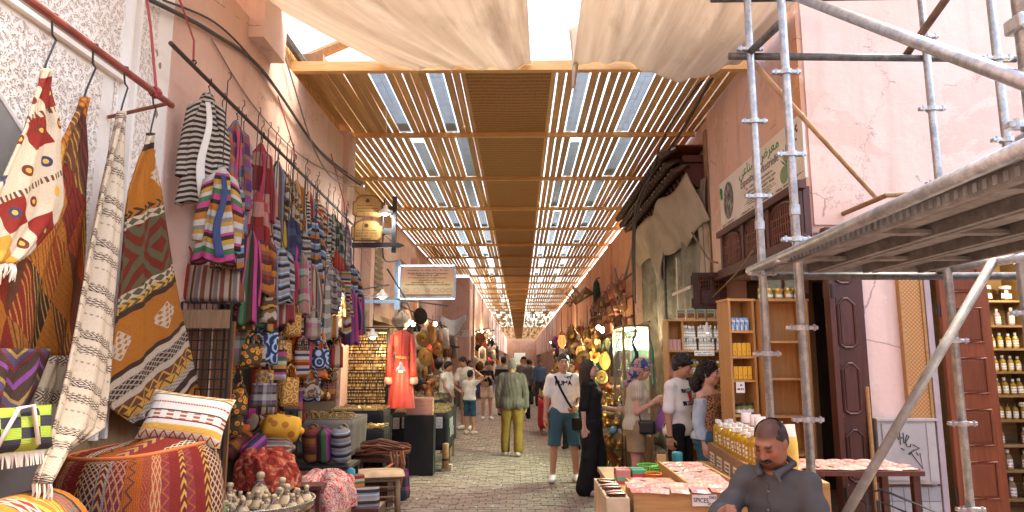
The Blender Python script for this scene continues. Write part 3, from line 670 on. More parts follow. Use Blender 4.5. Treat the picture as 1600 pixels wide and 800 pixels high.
for x in (-2.5, -1.68):
 for y in (2.68, 4.28): rp(MB().bx(x - .03, x + .03, y - .03, y + .03, -.01, .40), 'leg', M_darkw, tb)
po = thing('pouf', 'large red and orange kilim pouf with woven diamond bands', 'pouf', (-2.06, 3.92, .46))
pr_ = [(.30, 0), (.44, .03), (.50, .12), (.53, .3), (.53, .45), (.50, .62), (.455, .71), (.42, .735)]
def pouf_pt(u, v):
 r, z = poly_at([(i / 7, a, b) for i, (a, b) in enumerate(pr_)], v); th = u * 2 * math.pi; q = (abs(math.cos(th)) ** 3.2 + abs(math.sin(th)) ** 3.2) ** (-1 / 3.2)
 r *= 1 + .012 * math.sin(th * 9) * math.sin(math.pi * v) + .02 * math.sin(th * 2 + 1) * v
 return (r * q * math.cos(th) * 1.0, r * q * math.sin(th) * .82, z + .035 * math.sin(th + .6) * v)
MB().grid(pouf_pt, 72, 24, 1, 1).build('side', M_pouf, po, smooth=True)
def pouf_top(u, v):
 th = u * 2 * math.pi; p = Vector(pouf_pt(u, 1)); return p * 1.0 if v == 0 else Vector((p.x * (1 - v), p.y * (1 - v), p.z + .05 * (1 - (1 - v) ** 2) * 1.0))
MB().grid(pouf_top, 72, 10).build('top', M_pouftop, po, smooth=True)
MB().tube([Vector(pouf_pt(k / 72, 1)) for k in range(72)], .012, 6, closed=True).build('piping', mat('orange_piping', (.5, .13, .03), .9), po, smooth=True)
po.rotation_euler = (0, 0, R(-28)); po.scale = (.80, .84, 1); po.location.x = -2.12
def pillow_mb(w_, h_, t_, n=16, pinch=.06, us=None, vs=None):
 mb = MB()
 def f(sg):
  def P(u, v):
   x, y = 2 * u - 1, 2 * v - 1
   e = max(0, (1 - x ** 4)) ** .5 * max(0, (1 - y ** 4)) ** .5; k = 1 - pinch * (1 - (1 - x * x) * 1) * 0
   px_ = x * (1 - pinch * (1 - y * y)) ; py_ = y * (1 - pinch * (1 - x * x))
   return (px_ * w_ / 2, py_ * h_ / 2, sg * t_ / 2 * e)
  return P
 mb.grid(f(1), n, n, us or 1, vs or 1); mb.grid(f(-1), n, n, us or 1, vs or 1); return mb
def pillow(name, label, cat, m, loc, size, rot, group=None, us=1, vs=1, extra=None):
 t = thing(name, label, cat, loc, group=group, rot=rot)
 mb = pillow_mb(*size, us=us, vs=vs); mb.build('cover', m, t, smooth=True)
 w_, h_ = size[0] / 2, size[1] / 2
 MB().tube([(w_ * a * .97, h_ * b * .97, 0) for a, b in ((-1, -1), (0, -.93), (1, -1), (.93, 0), (1, 1), (0, .93), (-1, 1), (-.93, 0))], .006, 5, closed=True).build('seam', m, t, smooth=True)
 return t
pillow('cushion', 'cream cushion with stitched rows of colour resting on the kilim pouf', 'cushion', M_cush, atY(292, 654, 3.98), (.46, .30, .15), (R(62), R(8), R(8)))
ck = pillow('cushion', 'black and lime checked wool cushion with cream fringe and strap', 'cushion', M_check, atX(20, 672, -2.2), (.34, .20, .12), (R(78), 0, R(66)))
MB().tube([(-.1, -.07, .07), (-.02, .08, .08), (.04, .09, .08), (.06, -.08, .075)], .010, 6).build('strap', mat('cream_strap', (.6, .52, .42), .9), ck, smooth=True)
fr = MB()
for k in range(40): fr.tube([(-.16 + k * .008, -.095, 0), (-.16 + k * .008 + rnd.gauss(0, .005), -.16, rnd.gauss(0, .01))], [.006, .003], 4)
fr.build('fringe', MATS['cream_wool'], ck)['kind'] = 'stuff'
rl = thing('rolled_kilim', 'orange kilim roll with blue diamonds at the lower corner', 'rug', (-2.18, 2.96, .86), group='rugs hung for sale')
MB().tube([(0, -.55, 0), (0, .12, 0), (0, .3, 0)], .24, 28).build('roll', M_roll, rl, smooth=True)
b = MB().bx(-2.5, -1.9, 2.2, 3.2, .46, .62).build('folded_rugs', mat('folded_rug_stack', fn=lambda t: worn(t, t.ramp((t.sep(t.coord('Object'))[2] * 9).fract(), [(0, RD), (.3, OR), (.5, BR), (.8, CR)], True)), rough=.95)); tag(b, 'stack of folded rugs under the orange rolled kilim', 'rug stack')
# ================================================================ clothes rail on the pink wall
RA, RB = Vector((-2.35, 4.40, 3.794)), Vector((-2.35, 9.45, 3.57))
cr = thing('clothes_rail', 'long dark metal rail of hooks carrying the hanging clothes', 'rail', RA)
rp(MB().tube([RA - Vector((0, .08, 0)), RB], .016, 8), 'rail', mat('rail_iron', (.07, .05, .04), .5, metal=.4), cr)
def rail_y(y): return RA.lerp(RB, (y - RA.y) / (RB.y - RA.y))
for y in (4.65, 6.9, 9.0):
 a = rail_y(y); rp(MB().tube([a, a + Vector((-.02, .02, .2)), Vector((-2.6, y + .1, 4.5))], .007, 6), 'hanger_rope', MATS['red_rope'], cr)
 rp(MB().tube([a + Vector((.02 * math.cos(k), 0, .02 * math.sin(k) + .02)) for k in range(6)], .006, 5, closed=True), 'ring', M_black, cr)
def garment(label, name, y, drop, L, W, mb_, ms, seed, rz=None, sleeves=True, hood=False, open_front=None, X=None, cat='garment', flare=.42, mats2=None):
 rr_ = random.Random(seed); a = rail_y(y); loc = Vector((X if X is not None else a.x, y, a.z - drop))
 t = thing(name, label, cat, loc, rz if rz is not None else R(rr_.uniform(35, 60)), 'clothes hanging from the wall rail')
 ph = [rr_.uniform(0, 6.28) for _ in range(6)]; nf = rr_.choice([5, 6, 7]); top = -.05
 def P(u, v):
  th = u * 2 * math.pi; w_, d_ = poly_at([(0, .05, .04), (.05, .12, .07), (.13, .27, .12), (.3, .30, .15), (.6, .32, .17), (1, flare, .2)], v)
  f = 1 + (.10 + .10 * v) * math.sin(nf * th + ph[0] + v * 2) + .06 * math.sin(nf * 2.1 * th + ph[1])
  sag = -.02 * math.sin(th * 3 + ph[2]) * v
  return (math.cos(th) * w_ * W * f, math.sin(th) * d_ * W * f * 1.1, top - v * L + sag)
 MB().grid(P, 40, 26, 2 * W, L).build('body', mb_, t, smooth=True, solid=.004)
 if sleeves:
  for s in (-1, 1):
   q = rr_.uniform(.55, .78)
   def Q(u, v):
    th = u * 2 * math.pi; r_ = W * lerp(.135, .115, v) * (1 + .12 * math.sin(3 * th + ph[3] + v * 6)); cx = s * W * lerp(.24, .40, min(1, v * 1.6)) ; cy = -.06 * W * v + .05 * W * math.sin(v * 5 + ph[4]); cz = top - .10 * L - v * L * q
    return (cx + math.cos(th) * r_, cy + math.sin(th) * r_ * .8, cz + (.10 * W * (1 - v) * (-math.cos(th) * s)))
   MB().grid(Q, 18, 16, .8 * W, L * q).build('sleeve', ms, t, smooth=True, solid=.004)
 if hood:
  def Hd(u, v):
   th = u * 2 * math.pi; r_ = .14 * W * math.sin(math.pi * min(1, .1 + v * .9)) + .02
   return (math.cos(th) * r_ * .9, math.sin(th) * r_ * .7 + .1 * W, top + .02 - v * .24 * L)
  MB().grid(Hd, 16, 8, .5, .3).build('hood', ms, t, smooth=True, solid=.004)
 if open_front:
  def O(u, v): return (lerp(-.05, .05, u) * W * (1 + v) + .02 * math.sin(v * 7), -(.16 + .09 * v) * W * 1.18 - .012, top - .10 * L - v * L * .86)
  MB().grid(O, 4, 16, .2, L).build('front_lining', open_front, t, smooth=True, solid=.004)
 z1 = drop
 MB().tube([(0, 0, z1 + .012), (.018, 0, z1 + .02), (.02, 0, z1 - .02), (0, 0, z1 - .05), (0, 0, .02), (.015, 0, -.03), (-.01, 0, -.05)], .004, 5).build('hook', M_black, t)
 return t
ST = {}
def sm_(name, cols, f, **k): ST[name] = stripes('cloth_' + name, cols, f, **k); return ST[name]
sm_('bw', [(.62, .55, .45), DK], 24, wob=.3); sm_('fine', [WH, DK, WH, GY], 16)
sm_('candy', [WH, PK, DK, YL, WH, GN, PK, DK, OR, WH, (.3, .25, .2), YL], 2.3)
sm_('blueplaid', [SK, OR, PU, NV, YL, (.4, .12, .3)], 3.4, cross=[NV, SK, OR, PU, (.2, .35, .4)], cfreq=4)
sm_('rose', [(.45, .06, .07), (.55, .25, .2), RD, (.30, .03, .05), (.6, .3, .22)], 1.6)
sm_('rosev', [(.45, .06, .07), CR, (.3, .04, .05), (.55, .2, .18)], 4, axis='u')
sm_('browns', [BR, CR, (.25, .12, .05), DK, YL, BR], 5, wob=1.2); sm_('ybands', [YL, NV, WH, (.20, .10, .08), SK, (.62, .40, .03)], 3.6, axis='u')
sm_('camo', [(.20, .10, .05), CR, BR, (.45, .30, .18)], 4, wob=2.5); sm_('apricot', [(.6, .33, .16), CR, OR, WH, (.45, .3, .2)], 3, axis='u')
sm_('blues', [NV, WH, SK, DK, (.3, .3, .35), OR], 4.5); sm_('mixed', [GN, NV, YL, WH, RD, SK, DK], 4, axis='u'); sm_('stripesor', [OR, WH, NV, CR, RD], 7)
sm_('greys', [GY, (.4, .38, .36), DK, WH], 9); sm_('gcheck', [(.03, .07, .05), WH], 6.5, cross=[(.03, .07, .05), WH], cfreq=6.5)
sm_('pcheck', [GY, PU, WH, DK], 8, cross=[GY, DK, WH], cfreq=8); sm_('tartan', [RD, NV, RD, SK, RD, DK, WH], 3.2, cross=[RD, NV, (.3, .05, .2), SK], cfreq=3.5)
sm_('pinkbag', [PK, GN, DK, PK, PU], 5, axis='u'); sm_('rust', [(.25, .05, .04), (.12, .04, .04), OR, (.3, .1, .08)], 6); sm_('denim', [NV, (.06, .09, .16)], 5)
sm_('brownrows', [(.25, .09, .06), CR, (.12, .05, .04), (.45, .3, .2), GY, CR, (.3, .08, .06)], 7, axis='u')
sm_('multi', [RD, WH, DK, SK, OR, GN, CR], 6); sm_('redcloth', [(.5, .05, .03), (.42, .04, .03)], 3); sm_('purple', [PU, PK, NV, (.4, .1, .3)], 5, axis='u')
sm_('creamrug', [CR, DK, CR, CR, GY], 5); sm_('greyblue', [(.33, .33, .33), WH, SK, DK, (.45, .42, .4)], 10, axis='v'); sm_('plaidpink', [(.6, .25, .25), (.35, .3, .15), PK, WH, GN], 4, cross=[(.5, .2, .2), WH, GN], cfreq=5)
G_ = [ # y, drop, L, W, body, sleeve, opts, label
 (4.90, .10, .95, .50, 'bw', 'bw', dict(hood=True, open_front=WH, rz=R(28)), 'hooded jacket in fine black and cream stripes, first on the rail'),
 (4.80, .66, .78, .46, 'candy', 'candy', dict(open_front=NV, rz=R(30), X=-2.16), 'jacket with pink, yellow, white and green sleeve bands under the black striped jacket'),
 (5.42, .10, 1.05, .44, 'blueplaid', 'blueplaid', dict(open_front=(.5, .06, .10), rz=R(40)), 'blue, orange and purple plaid jacket with red trim'),
 (5.98, .08, 1.00, .46, 'rose', 'rosev', dict(open_front=(.3, .04, .06), rz=R(42)), 'rose and cream blanket jacket between blue plaid and brown camouflage ones'),
 (6.42, .10, .95, .42, 'ybands', 'browns', dict(rz=R(50)), 'jacket with broad yellow and blue upright bands'),
 (6.72, .16, .85, .40, 'camo', 'camo', dict(rz=R(45)), 'brown and cream blotched shirt beside the yellow banded jacket'),
 (7.00, .12, .90, .40, 'apricot', 'apricot', dict(rz=R(55)), 'apricot and cream upright striped tunic'),
 (7.25, .42, .80, .40, 'blues', 'blues', dict(rz=R(45), X=-2.22), 'navy and white cross striped shirt hung low'),
 (7.45, .10, .90, .40, 'mixed', 'stripesor', dict(rz=R(50)), 'jacket of green, navy and yellow upright stripes'),
 (7.80, .10, .85, .38, 'stripesor', 'stripesor', dict(rz=R(50)), 'shirt with fine orange, white and navy bands'),
 (8.10, .14, .85, .38, 'greys', 'greys', dict(rz=R(45)), 'grey striped shirt before the green checked one'),
 (8.45, .10, .95, .44, 'gcheck', 'gcheck', dict(rz=R(45)), 'dark green and white checked shirt'),
 (8.85, .12, .90, .40, 'pcheck', 'pcheck', dict(rz=R(50)), 'grey and purple small checked shirt next to the green checked one'),
 (9.15, .05, 1.75, .48, 'tartan', 'tartan', dict(rz=R(60), sleeves=False, flare=.5), 'long red and blue tartan shawl at the far end of the rail'),
 (5.75, .95, .55, .38, 'rust', 'rust', dict(rz=R(35), X=-2.2), 'small dark rust shirt hanging below the rose jacket'),
 (6.1, .98, .55, .36, 'greyblue', 'greyblue', dict(rz=R(35), X=-2.15), 'grey and blue striped shirt low under the rail'),
 (7.7, .85, .6, .40, 'pcheck', 'pcheck', dict(rz=R(40), X=-2.15), 'grey and purple checked cloth bag shirt in the lower tier'),
 (8.3, .80, .6, .42, 'multi', 'multi', dict(rz=R(40), X=-2.15, sleeves=False), 'red, white and blue striped cloth hung below the green checked shirt'),
 (6.6, .75, .62, .42, 'purple', 'purple', dict(rz=R(35), X=-2.25, sleeves=False), 'purple and pink upright striped cloth in the lower tier'),
 (7.05, .85, .6, .42, 'rosev', 'rosev', dict(rz=R(35), X=-2.25, sleeves=False), 'rose striped cloth hung behind the navy and white shirt'),
]
for k, (y, dr, L, W, b_, s_, o_, lab) in enumerate(G_):
 o_ = dict(o_); of = o_.pop('open_front', None)
 garment(lab, 'hanging_jacket' if o_.get('sleeves', True) else 'hanging_cloth', y, dr * (.6 if dr < .2 else 1), L * .9, W * .68, ST[b_], ST[s_], 100 + k, open_front=mat('lining_%d' % k, of, .9) if of else None, **o_)
nm_ = list(ST)
for k in range(30):
 y = 5.15 + k * .142; kk = nm_[(k * 7 + 3) % len(nm_)]; tr_ = k % 3
 garment('narrow cloth in the %s tier of the rail, %s from the near end' % (('upper', 'middle', 'lower')[tr_], ORD[k // 3]), 'narrow_scarf', y, (.12, .55, .9)[tr_] + rnd.uniform(0, .1), rnd.uniform(.55, .8), rnd.uniform(.20, .28), ST[kk], ST[kk], 400 + k, X=-2.35 + (0, .1, .18)[tr_], sleeves=k % 2 == 0, flare=.38)
garment('orange embroidered kaftan hanging beside the jewellery board', 'kaftan', 7.5, 1.50, .62, .44, mat('orange_satin', (.62, .13, .01), .45, var=.3), MATS['orange_satin'], 300, rz=R(15), X=-2.32, flare=.5)
# ---------------------------------------------------------------- bags and cushions of the lower tier
def bag(label, m, loc, w_, h_, d_, rz=0, tilt=0, handles=True, hm=None, name='cloth_bag', cat='bag', group='cloth bags on the left stall', us=None, vs=None):
 t = thing(name, label, cat, loc, group=group, rot=(tilt, 0, rz))
 def P(sg):
  def f(u, v):
   x, y = 2 * u - 1, 2 * v - 1; e = max(0, 1 - x ** 6) ** .5 * max(0, 1 - ((1 - v) * 2 - 1) ** 6 * (1 if v < .5 else .5)) ** .5
   return (x * w_ / 2 * (1 - .06 * v), sg * d_ / 2 * e * (1 - .45 * v), v * h_ - h_)
  return f
 mb = MB(); mb.grid(P(1), 12, 12, us or w_, vs or h_); mb.grid(P(-1), 12, 12, us or w_, vs or h_); mb.build('body', m, t, smooth=True)
 if handles:
  for s in (-1, 1):
   MB().tube([(-w_ * .28, s * d_ * .2, -.02), (-w_ * .2, s * d_ * .22, h_ * .3), (0, s * d_ * .12, h_ * .45), (w_ * .2, s * d_ * .22, h_ * .3), (w_ * .28, s * d_ * .2, -.02)], .008, 6).build('handle', hm or m, t, smooth=True)
 return t
M_floral = textile('yellow_floral', lambda t: (lambda d, c: t.mix(d.lt(.32), t.mix(d.lt(.4), t.col((.06, .04, .02)), t.col((.62, .40, .04))), t.ramp(c, [(0, (.62, .30, .02)), (.4, (.60, .08, .02)), (.7, (.55, .42, .05))], True)))(t.vor(22), t.noise(14, 1)))
M_batik = textile('blue_batik', lambda t: t.ramp((t.vor(7) * 26).sin() * .5 + .5, [(.35, (.015, .035, .09)), (.6, (.10, .20, .36)), (.9, (.45, .55, .62))]))
M_embr = textile('orange_embroidered', lambda t: t.ramp((t.vor(14) * 20).sin() * .5 + .5, [(.3, (.42, .16, .03)), (.6, (.60, .30, .07)), (.9, (.70, .46, .16))]))
M_velvet = mat('yellow_velvet', fn=lambda t: t.mix(t.vor(9).lt(.28), t.col((.55, .27, .02)), t.col((.33, .10, .01))), rough=.8)
bag('striped brown and cream cushion bag on top of the wire grid rack', ST['brownrows'], atY(340, 416, 5.35), .46, .30, .2, R(12), handles=False)
bag('small brown and cream striped bag right of the cushion bag', ST['fine'], atY(388, 412, 5.5), .17, .30, .16, R(30), handles=False)
bag('bright red cloth bag hanging at the left of the cushion bag', ST['redcloth'], atY(293, 412, 5.3), .12, .30, .1, R(40))
bag('green and magenta bolster bag hanging among the clothes', ST['pinkbag'], atY(428, 410, 6.4), .17, .23, .15, R(20), handles=False)
bag('yellow and black floral velvet bag hanging below the bolster bag', M_floral, atY(419, 462, 6.2), .17, .26, .1, R(15))
bag('pink, green and white plaid tote hanging tilted', ST['plaidpink'], atY(372, 512, 5.6), .19, .33, .08, R(10), tilt=R(4), hm=M_oldw)
bag('dark blue batik drawstring bag with white rings', M_batik, atY(418, 520, 5.9), .19, .28, .14, R(15))
bag('dark green velvet bag behind the blue batik bag', mat('green_velvet', (.02, .08, .06), .8), atY(397, 518, 6.0), .15, .27, .1, R(15))
bag('orange embroidered handbag hanging under the blue batik bag', M_embr, atY(414, 578, 5.9), .155, .23, .1, R(10), hm=M_oldw)
bag('tall black bag with red and yellow flowers by the grid rack', M_floral, atY(370, 602, 5.5), .13, .40, .08, R(10))
bag('dark red bag with mirror disc hanging beside the plaid tote', mat('oxblood', (.09, .02, .02), .7), atY(380, 474, 5.8), .15, .22, .1, R(15))
bag('white pouch with green and blue squares near the lamp', ST['multi'], atY(540, 425, 8.2), .14, .32, .1, R(20), handles=False)
bag('brown patterned sack bag hanging above the orange kaftan', ST['camo'], atY(505, 430, 8.0), .30, .34, .2, R(15))
bag('purple striped pouch hanging beside the green bolster', ST['purple'], atY(446, 470, 6.6), .10, .3, .08, R(20))
bag('gold sequinned black purse hanging over the red cloth', textile('gold_sequin', lambda t: t.mix(t.vor(60).lt(.35), t.col((.05, .035, .02)), t.col((.55, .36, .10)))), atY(350, 400, 5.2), .2, .1, .08, R(10))
bag('pale pink tasselled purse behind the grid rack', mat('dusty_pink', (.48, .22, .2), .9), atY(395, 450, 5.9), .14, .2, .08, R(25))
for k in range(26):
 y = 5.5 + (k % 9) * .32; z = 2.15 - (k // 9) * .34 + rnd.uniform(-.06, .06); mm = [ST[nm_[(k * 5 + 1) % len(nm_)]], M_floral, M_embr, M_batik][0 if k % 3 else (k // 3) % 3 + 1]
 bag('small hanging pouch in the %s row of lower wares, %s from the grid rack' % (('top', 'middle', 'lowest')[k // 9], ORD[k % 9]), mm, (-2.22 + .08 * (k % 2), y, z), rnd.uniform(.13, .22), rnd.uniform(.18, .28), .09, R(rnd.uniform(10, 50)))
# wire grid rack
gr = thing('grid_rack', 'dark wire grid rack with wooden slats behind it', 'rack', (-2.5, 5.6, 0))
x0, x1, zb, zt = -2.58, -2.2, .45, 2.12
for k in range(9): rp(MB().tube([(lerp(x0, x1, k / 8), 5.2, zb), (lerp(x0, x1, k / 8), 5.2, zt)], .005 if k % 8 else .011, 5), 'upright_wire', M_black, gr)
for k in range(24): rp(MB().tube([(x0, 5.195, lerp(zb, zt, k / 23)), (x1, 5.195, lerp(zb, zt, k / 23))], .005, 5), 'cross_wire', M_black, gr)
for k in range(4): rp(MB().bx(x0 + .02 + k * .095, x0 + .085 + k * .095, 5.30, 5.33, zb, 1.98), 'wood_slat', wood('slat_back%d' % (k % 2), (.10, .035, .012), (.24, .10, .035), axis=2), gr)
rp(MB().bx(x0, x1, 5.18, 5.22, 1.92, 2.06), 'top_board', M_oldw, gr)
for x in (x0, x1): rp(MB().bx(x - .012, x + .012, 5.2, 5.32, 0, zb + .05), 'foot', M_black, gr)
rp(MB().tube([(x1, 5.2, zt), (x1 + .02, 5.9, zt - .02)], .008, 6), 'side_arm', M_black, gr)
# ================================================================ low tables, cushions and small wares on the left
def table(name, label, x0, x1, y0, y1, z, m, leg=.035, cloth=None, drop=.0, lm=None, cat='table', group=None, th=.035):
 t = thing(name, label, cat, ((x0 + x1) / 2, (y0 + y1) / 2, 0), group=group)
 rp(MB().bx(x0, x1, y0, y1, z - th, z), 'top', m, t)
 for x in (x0 + leg, x1 - leg):
  for y in (y0 + leg, y1 - leg): rp(MB().bx(x - leg / 2, x + leg / 2, y - leg / 2, y + leg / 2, -.012, z - th), 'leg', lm or m, t)
 if cloth:
  def P(u, v):
   q = [(x0, y1), (x0, y0), (x1, y0), (x1, y1)]; s = u * 3; i = min(2, int(s)); k = s - i; a, b = q[i], q[i + 1]
   w_ = .012 * math.sin(u * 55) * v
   n = ((-1, 0), (0, -1), (1, 0))[i]
   return (lerp(a[0], b[0], k) + n[0] * (.008 + w_), lerp(a[1], b[1], k) + n[1] * (.008 + w_), z - .004 - v * drop)
  rp(MB().grid(P, 60, 6), 'cloth_skirt', cloth, t, smooth=True, solid=.004)
  rp(MB().bx(x0 - .006, x1 + .006, y0 - .006, y1 + .006, z, z + .006), 'cloth_top', cloth, t)
 return t
M_blackcloth = mat('black_cloth', (.018, .016, .016), .9)
M_silver = mat('hammered_silver', fn=lambda t: t.ramp((t.vor(26) * 20).sin() * .5 + .5, [(.2, (.22, .19, .15)), (.6, (.48, .44, .38)), (.9, (.62, .58, .52))]), rough=.38, metal=.8)
M_ceram = mat('painted_ceramic', fn=lambda t: t.mix(((t.sep(t.coord('Object'))[2] * 95).sin()).gt(.55) * t.noise(60, 2).gt(.45), t.ramp(t.rand(), [(0, (.36, .26, .15)), (.7, (.42, .32, .20)), (1, (.22, .13, .07))]), t.ramp(t.rand(), [(0, (.05, .05, .07)), (.4, (.18, .07, .03)), (.7, (.05, .04, .04)), (1, (.25, .12, .05))])), rough=.6)
table('low_table', 'low wooden table under the silver tray of little tagines', -2.45, -1.75, 5.2, 6.05, .50, M_oldw)
tr = thing('tray', 'round hammered silver tray crowded with miniature tagines', 'tray', (-2.08, 5.62, .50))
MB().lathe([(.30, 0), (.36, .012), (.42, .05), (.445, .085), (.45, .095), (.435, .09), (.405, .055), (.35, .022), (.001, .018)], n=40).build('dish', M_silver, tr, smooth=True)
tg = thing('tagine', '', 'tagine', (0, 0, 0), group='miniature tagines on the silver tray')
MB().lathe([(.02, 0), (.042, .006), (.05, .022), (.05, .028), (.001, .028)], n=14).build('dish', M_ceram, tg, smooth=True)
lid = MB().lathe([(.048, .029), (.046, .035), (.03, .06), (.017, .085), (.012, .1), (.017, .106), (.018, .118), (.012, .126), (.001, .128)], n=14).build('lid', M_ceram, tg, smooth=True)
TGL = 'miniature painted ceramic tagine crowded on the silver tray'
first = True; pts = []
for k in range(400):
 a, r_ = rnd.uniform(0, 6.28), rnd.uniform(0, .37) ** .9
 p = (r_ * math.cos(a), r_ * math.sin(a))
 if all((p[0] - q[0]) ** 2 + (p[1] - q[1]) ** 2 > .0066 for q in pts): pts.append(p)
for p in pts[:34]:
 s = rnd.uniform(.85, 1.3); loc = (-2.08 + p[0], 5.62 + p[1], .52)
 if first: tg.location = loc; tg.scale = (s,) * 3; tg['label'] = TGL; first = False
 else: dup(tg, loc, rnd.uniform(0, 6), TGL, scale=s)
for k, (x, y, s, lab) in enumerate(((-2.12, 5.78, 2.0, 'tallest blue patterned ceramic tagine standing in the silver tray'), (-1.93, 5.75, 1.7, 'white and brown ceramic tagine at the right of the silver tray'), (-2.3, 5.62, 1.55, 'white ceramic tagine at the left of the silver tray'), (-1.84, 5.6, 1.5, 'pale bottle shaped tagine near the rim of the silver tray'))):
 dup(tg, (x, y, .525), k, lab, scale=s)
pj = thing('clay_jug', 'small green glazed clay jug left of the silver tray', 'jug', (-2.02, 4.75, .62))
MB().lathe([(.03, 0), (.055, .02), (.07, .06), (.06, .1), (.035, .125), (.03, .145), (.038, .155), (.028, .15), (.02, .1)], n=16).build('body', mat('green_glaze', (.12, .13, .07), .3), pj, smooth=True)
MB().tube([(.05, 0, .1), (.09, 0, .11), (.085, 0, .06), (.06, 0, .05)], .008, 6).build('handle', MATS['green_glaze'], pj, smooth=True)
tag(MB().bx(-2.2, -1.85, 4.55, 5.0, -.01, .62).build('crate', M_oldw, bevel=.01), 'old wooden crate under the green clay jug', 'crate')
gb = thing('glass_box', 'clear plastic box with silver rings beside the tray', 'box', (-2.28, 5.28, .52), R(20))
MB().bx(-.17, .17, -.09, .09, 0, .006).build('base', M_silver, gb)
for a, b, c, d in ((-.17, .17, -.09, -.086), (-.17, .17, .086, .09), (-.17, -.166, -.09, .09), (.166, .17, -.09, .09)): MB().bx(a, b, c, d, .006, .07).build('side', mat('clear_plastic', (.9, .93, .92), .08, trans=.95, var=0), gb)
# stacked cushions and bolsters (on a dark stand)
table('stall_stand', 'dark stand under the heap of cushions', -2.55, -1.72, 6.15, 7.0, .60, M_darkw)
def bolster(label, m, c, L, r_, rz, tilt=0, us=None):
 t = thing('bolster', label, 'cushion', c, group='cushions heaped on the left stall', rot=(0, tilt, rz))
 def P(u, v):
  k = poly_at([(0, .25), (.04, .8), (.12, 1), (.5, 1.03), (.88, 1), (.96, .8), (1, .25)], v)[0]; th = u * 2 * math.pi; k *= 1 + .03 * math.sin(th * 5 + v * 9)
  return ((v - .5) * L, math.cos(th) * r_ * k, math.sin(th) * r_ * k)
 MB().grid(P, 24, 24, r_ * 6.3, L).build('cover', m, t, smooth=True)
 for s in (-1, 1): MB().ball((s * L * .5, 0, 0), r_ * .3, 8, 6).build('end_button', m, t, smooth=True)
 return t
for lab, m, px, py, Y, L, r_, rz, ti in (
 ('yellow velvet bolster with gold flowers on top of the heap', M_velvet, 440, 668, 6.35, .34, .115, R(15), R(12)),
 ('cream wool bolster with a dark band beside the yellow one', ST['creamrug'], 401, 664, 6.4, .24, .085, R(70), R(20)),
 ('purple and brown striped bolster under the yellow one', ST['brownrows'], 425, 700, 6.3, .36, .095, R(5), 0),
 ('red and brown striped bolster at the left of the heap', ST['rust'], 372, 697, 6.2, .30, .075, R(60), R(-30)),
 ('orange satin bolster above the red plaid cushion', MATS['orange_satin'], 373, 668, 6.3, .22, .07, R(10), R(20)),
 ('violet checked bolster wedged low in the heap', ST['purple'], 396, 698, 6.15, .26, .07, R(65), R(-30))):
 bolster(lab, m, atY(px, py, Y), L, r_, rz, ti)
def ruffle(label, m, c, w_, d_, h_, seed, name='folded_rug', cat='rug'):
 rr_ = random.Random(seed); q = [rr_.uniform(0, 6) for _ in range(6)]; t = thing(name, label, cat, c)
 def P(u, v):
  th = u * 2 * math.pi; ph = v * math.pi / 2; rr2 = 1 + .07 * math.sin(th * 4 + q[0]) + .05 * math.sin(th * 9 + v * 8 + q[1])
  e = math.cos(ph) ** .5 if v < 1 else 0
  return (math.cos(th) * w_ / 2 * e * rr2, math.sin(th) * d_ / 2 * e * rr2, math.sin(ph) ** .7 * h_ * (1 + .08 * math.sin(th * 5 + q[2]) + .06 * math.sin(v * 14 + th * 3)))
 MB().grid(P, 64, 22, 2, 1).build('pile', m, t, smooth=True); return t
M_redfluff = textile('red_wool_leaves', lambda t: t.ramp(t.noise(13, 3, dist=1.5), [(.35, (.10, .015, .01)), (.5, (.36, .03, .02)), (.62, (.45, .17, .09)), (.72, (.52, .38, .24))]))
M_redwhite = textile('red_white_kilim', lambda t: t.ramp(t.noise(9, 2, dist=3), [(.4, (.5, .04, .04)), (.5, (.62, .54, .46)), (.57, (.48, .04, .04)), (.68, (.62, .54, .46)), (.76, (.1, .2, .1))]))
ruffle('thick red and cream wool rug bunched above the silver tray', M_redfluff, atY(415, 762, 6.0) , .52, .4, .30, 1)
tag(MB().bx(-2.4, -1.85, 5.75, 6.12, -.01, .46).build('crate', M_oldw, bevel=.01), 'old wooden crate under the bunched red wool rug', 'crate')
ruffle('red and white patterned kilim bundle on the ground by the stool', M_redwhite, (-1.80, 6.55, .35), .56, .55, .30, 2)
tag(MB().bx(-2.05, -1.55, 6.3, 6.8, -.01, .36).build('crate', M_oldw, bevel=.01), 'low wooden crate under the red and white bundle', 'crate')
ruffle('black, green and pink cloth bundle under the grey table', textile('dark_mix', lambda t: t.ramp(t.noise(7, 2, dist=2), [(.4, DK), (.5, (.03, .10, .05)), (.58, (.3, .05, .12)), (.66, DK)])), (-2.12, 7.1, 0), .6, .5, .44, 3, 'cloth_bundle', 'bundle')
ruffle('clear plastic bags of wares under the grey table', mat('milky_plastic', (.36, .32, .28), .25), (-1.95, 7.5, 0), .55, .4, .36, 4, 'plastic_bundle', 'bundle')
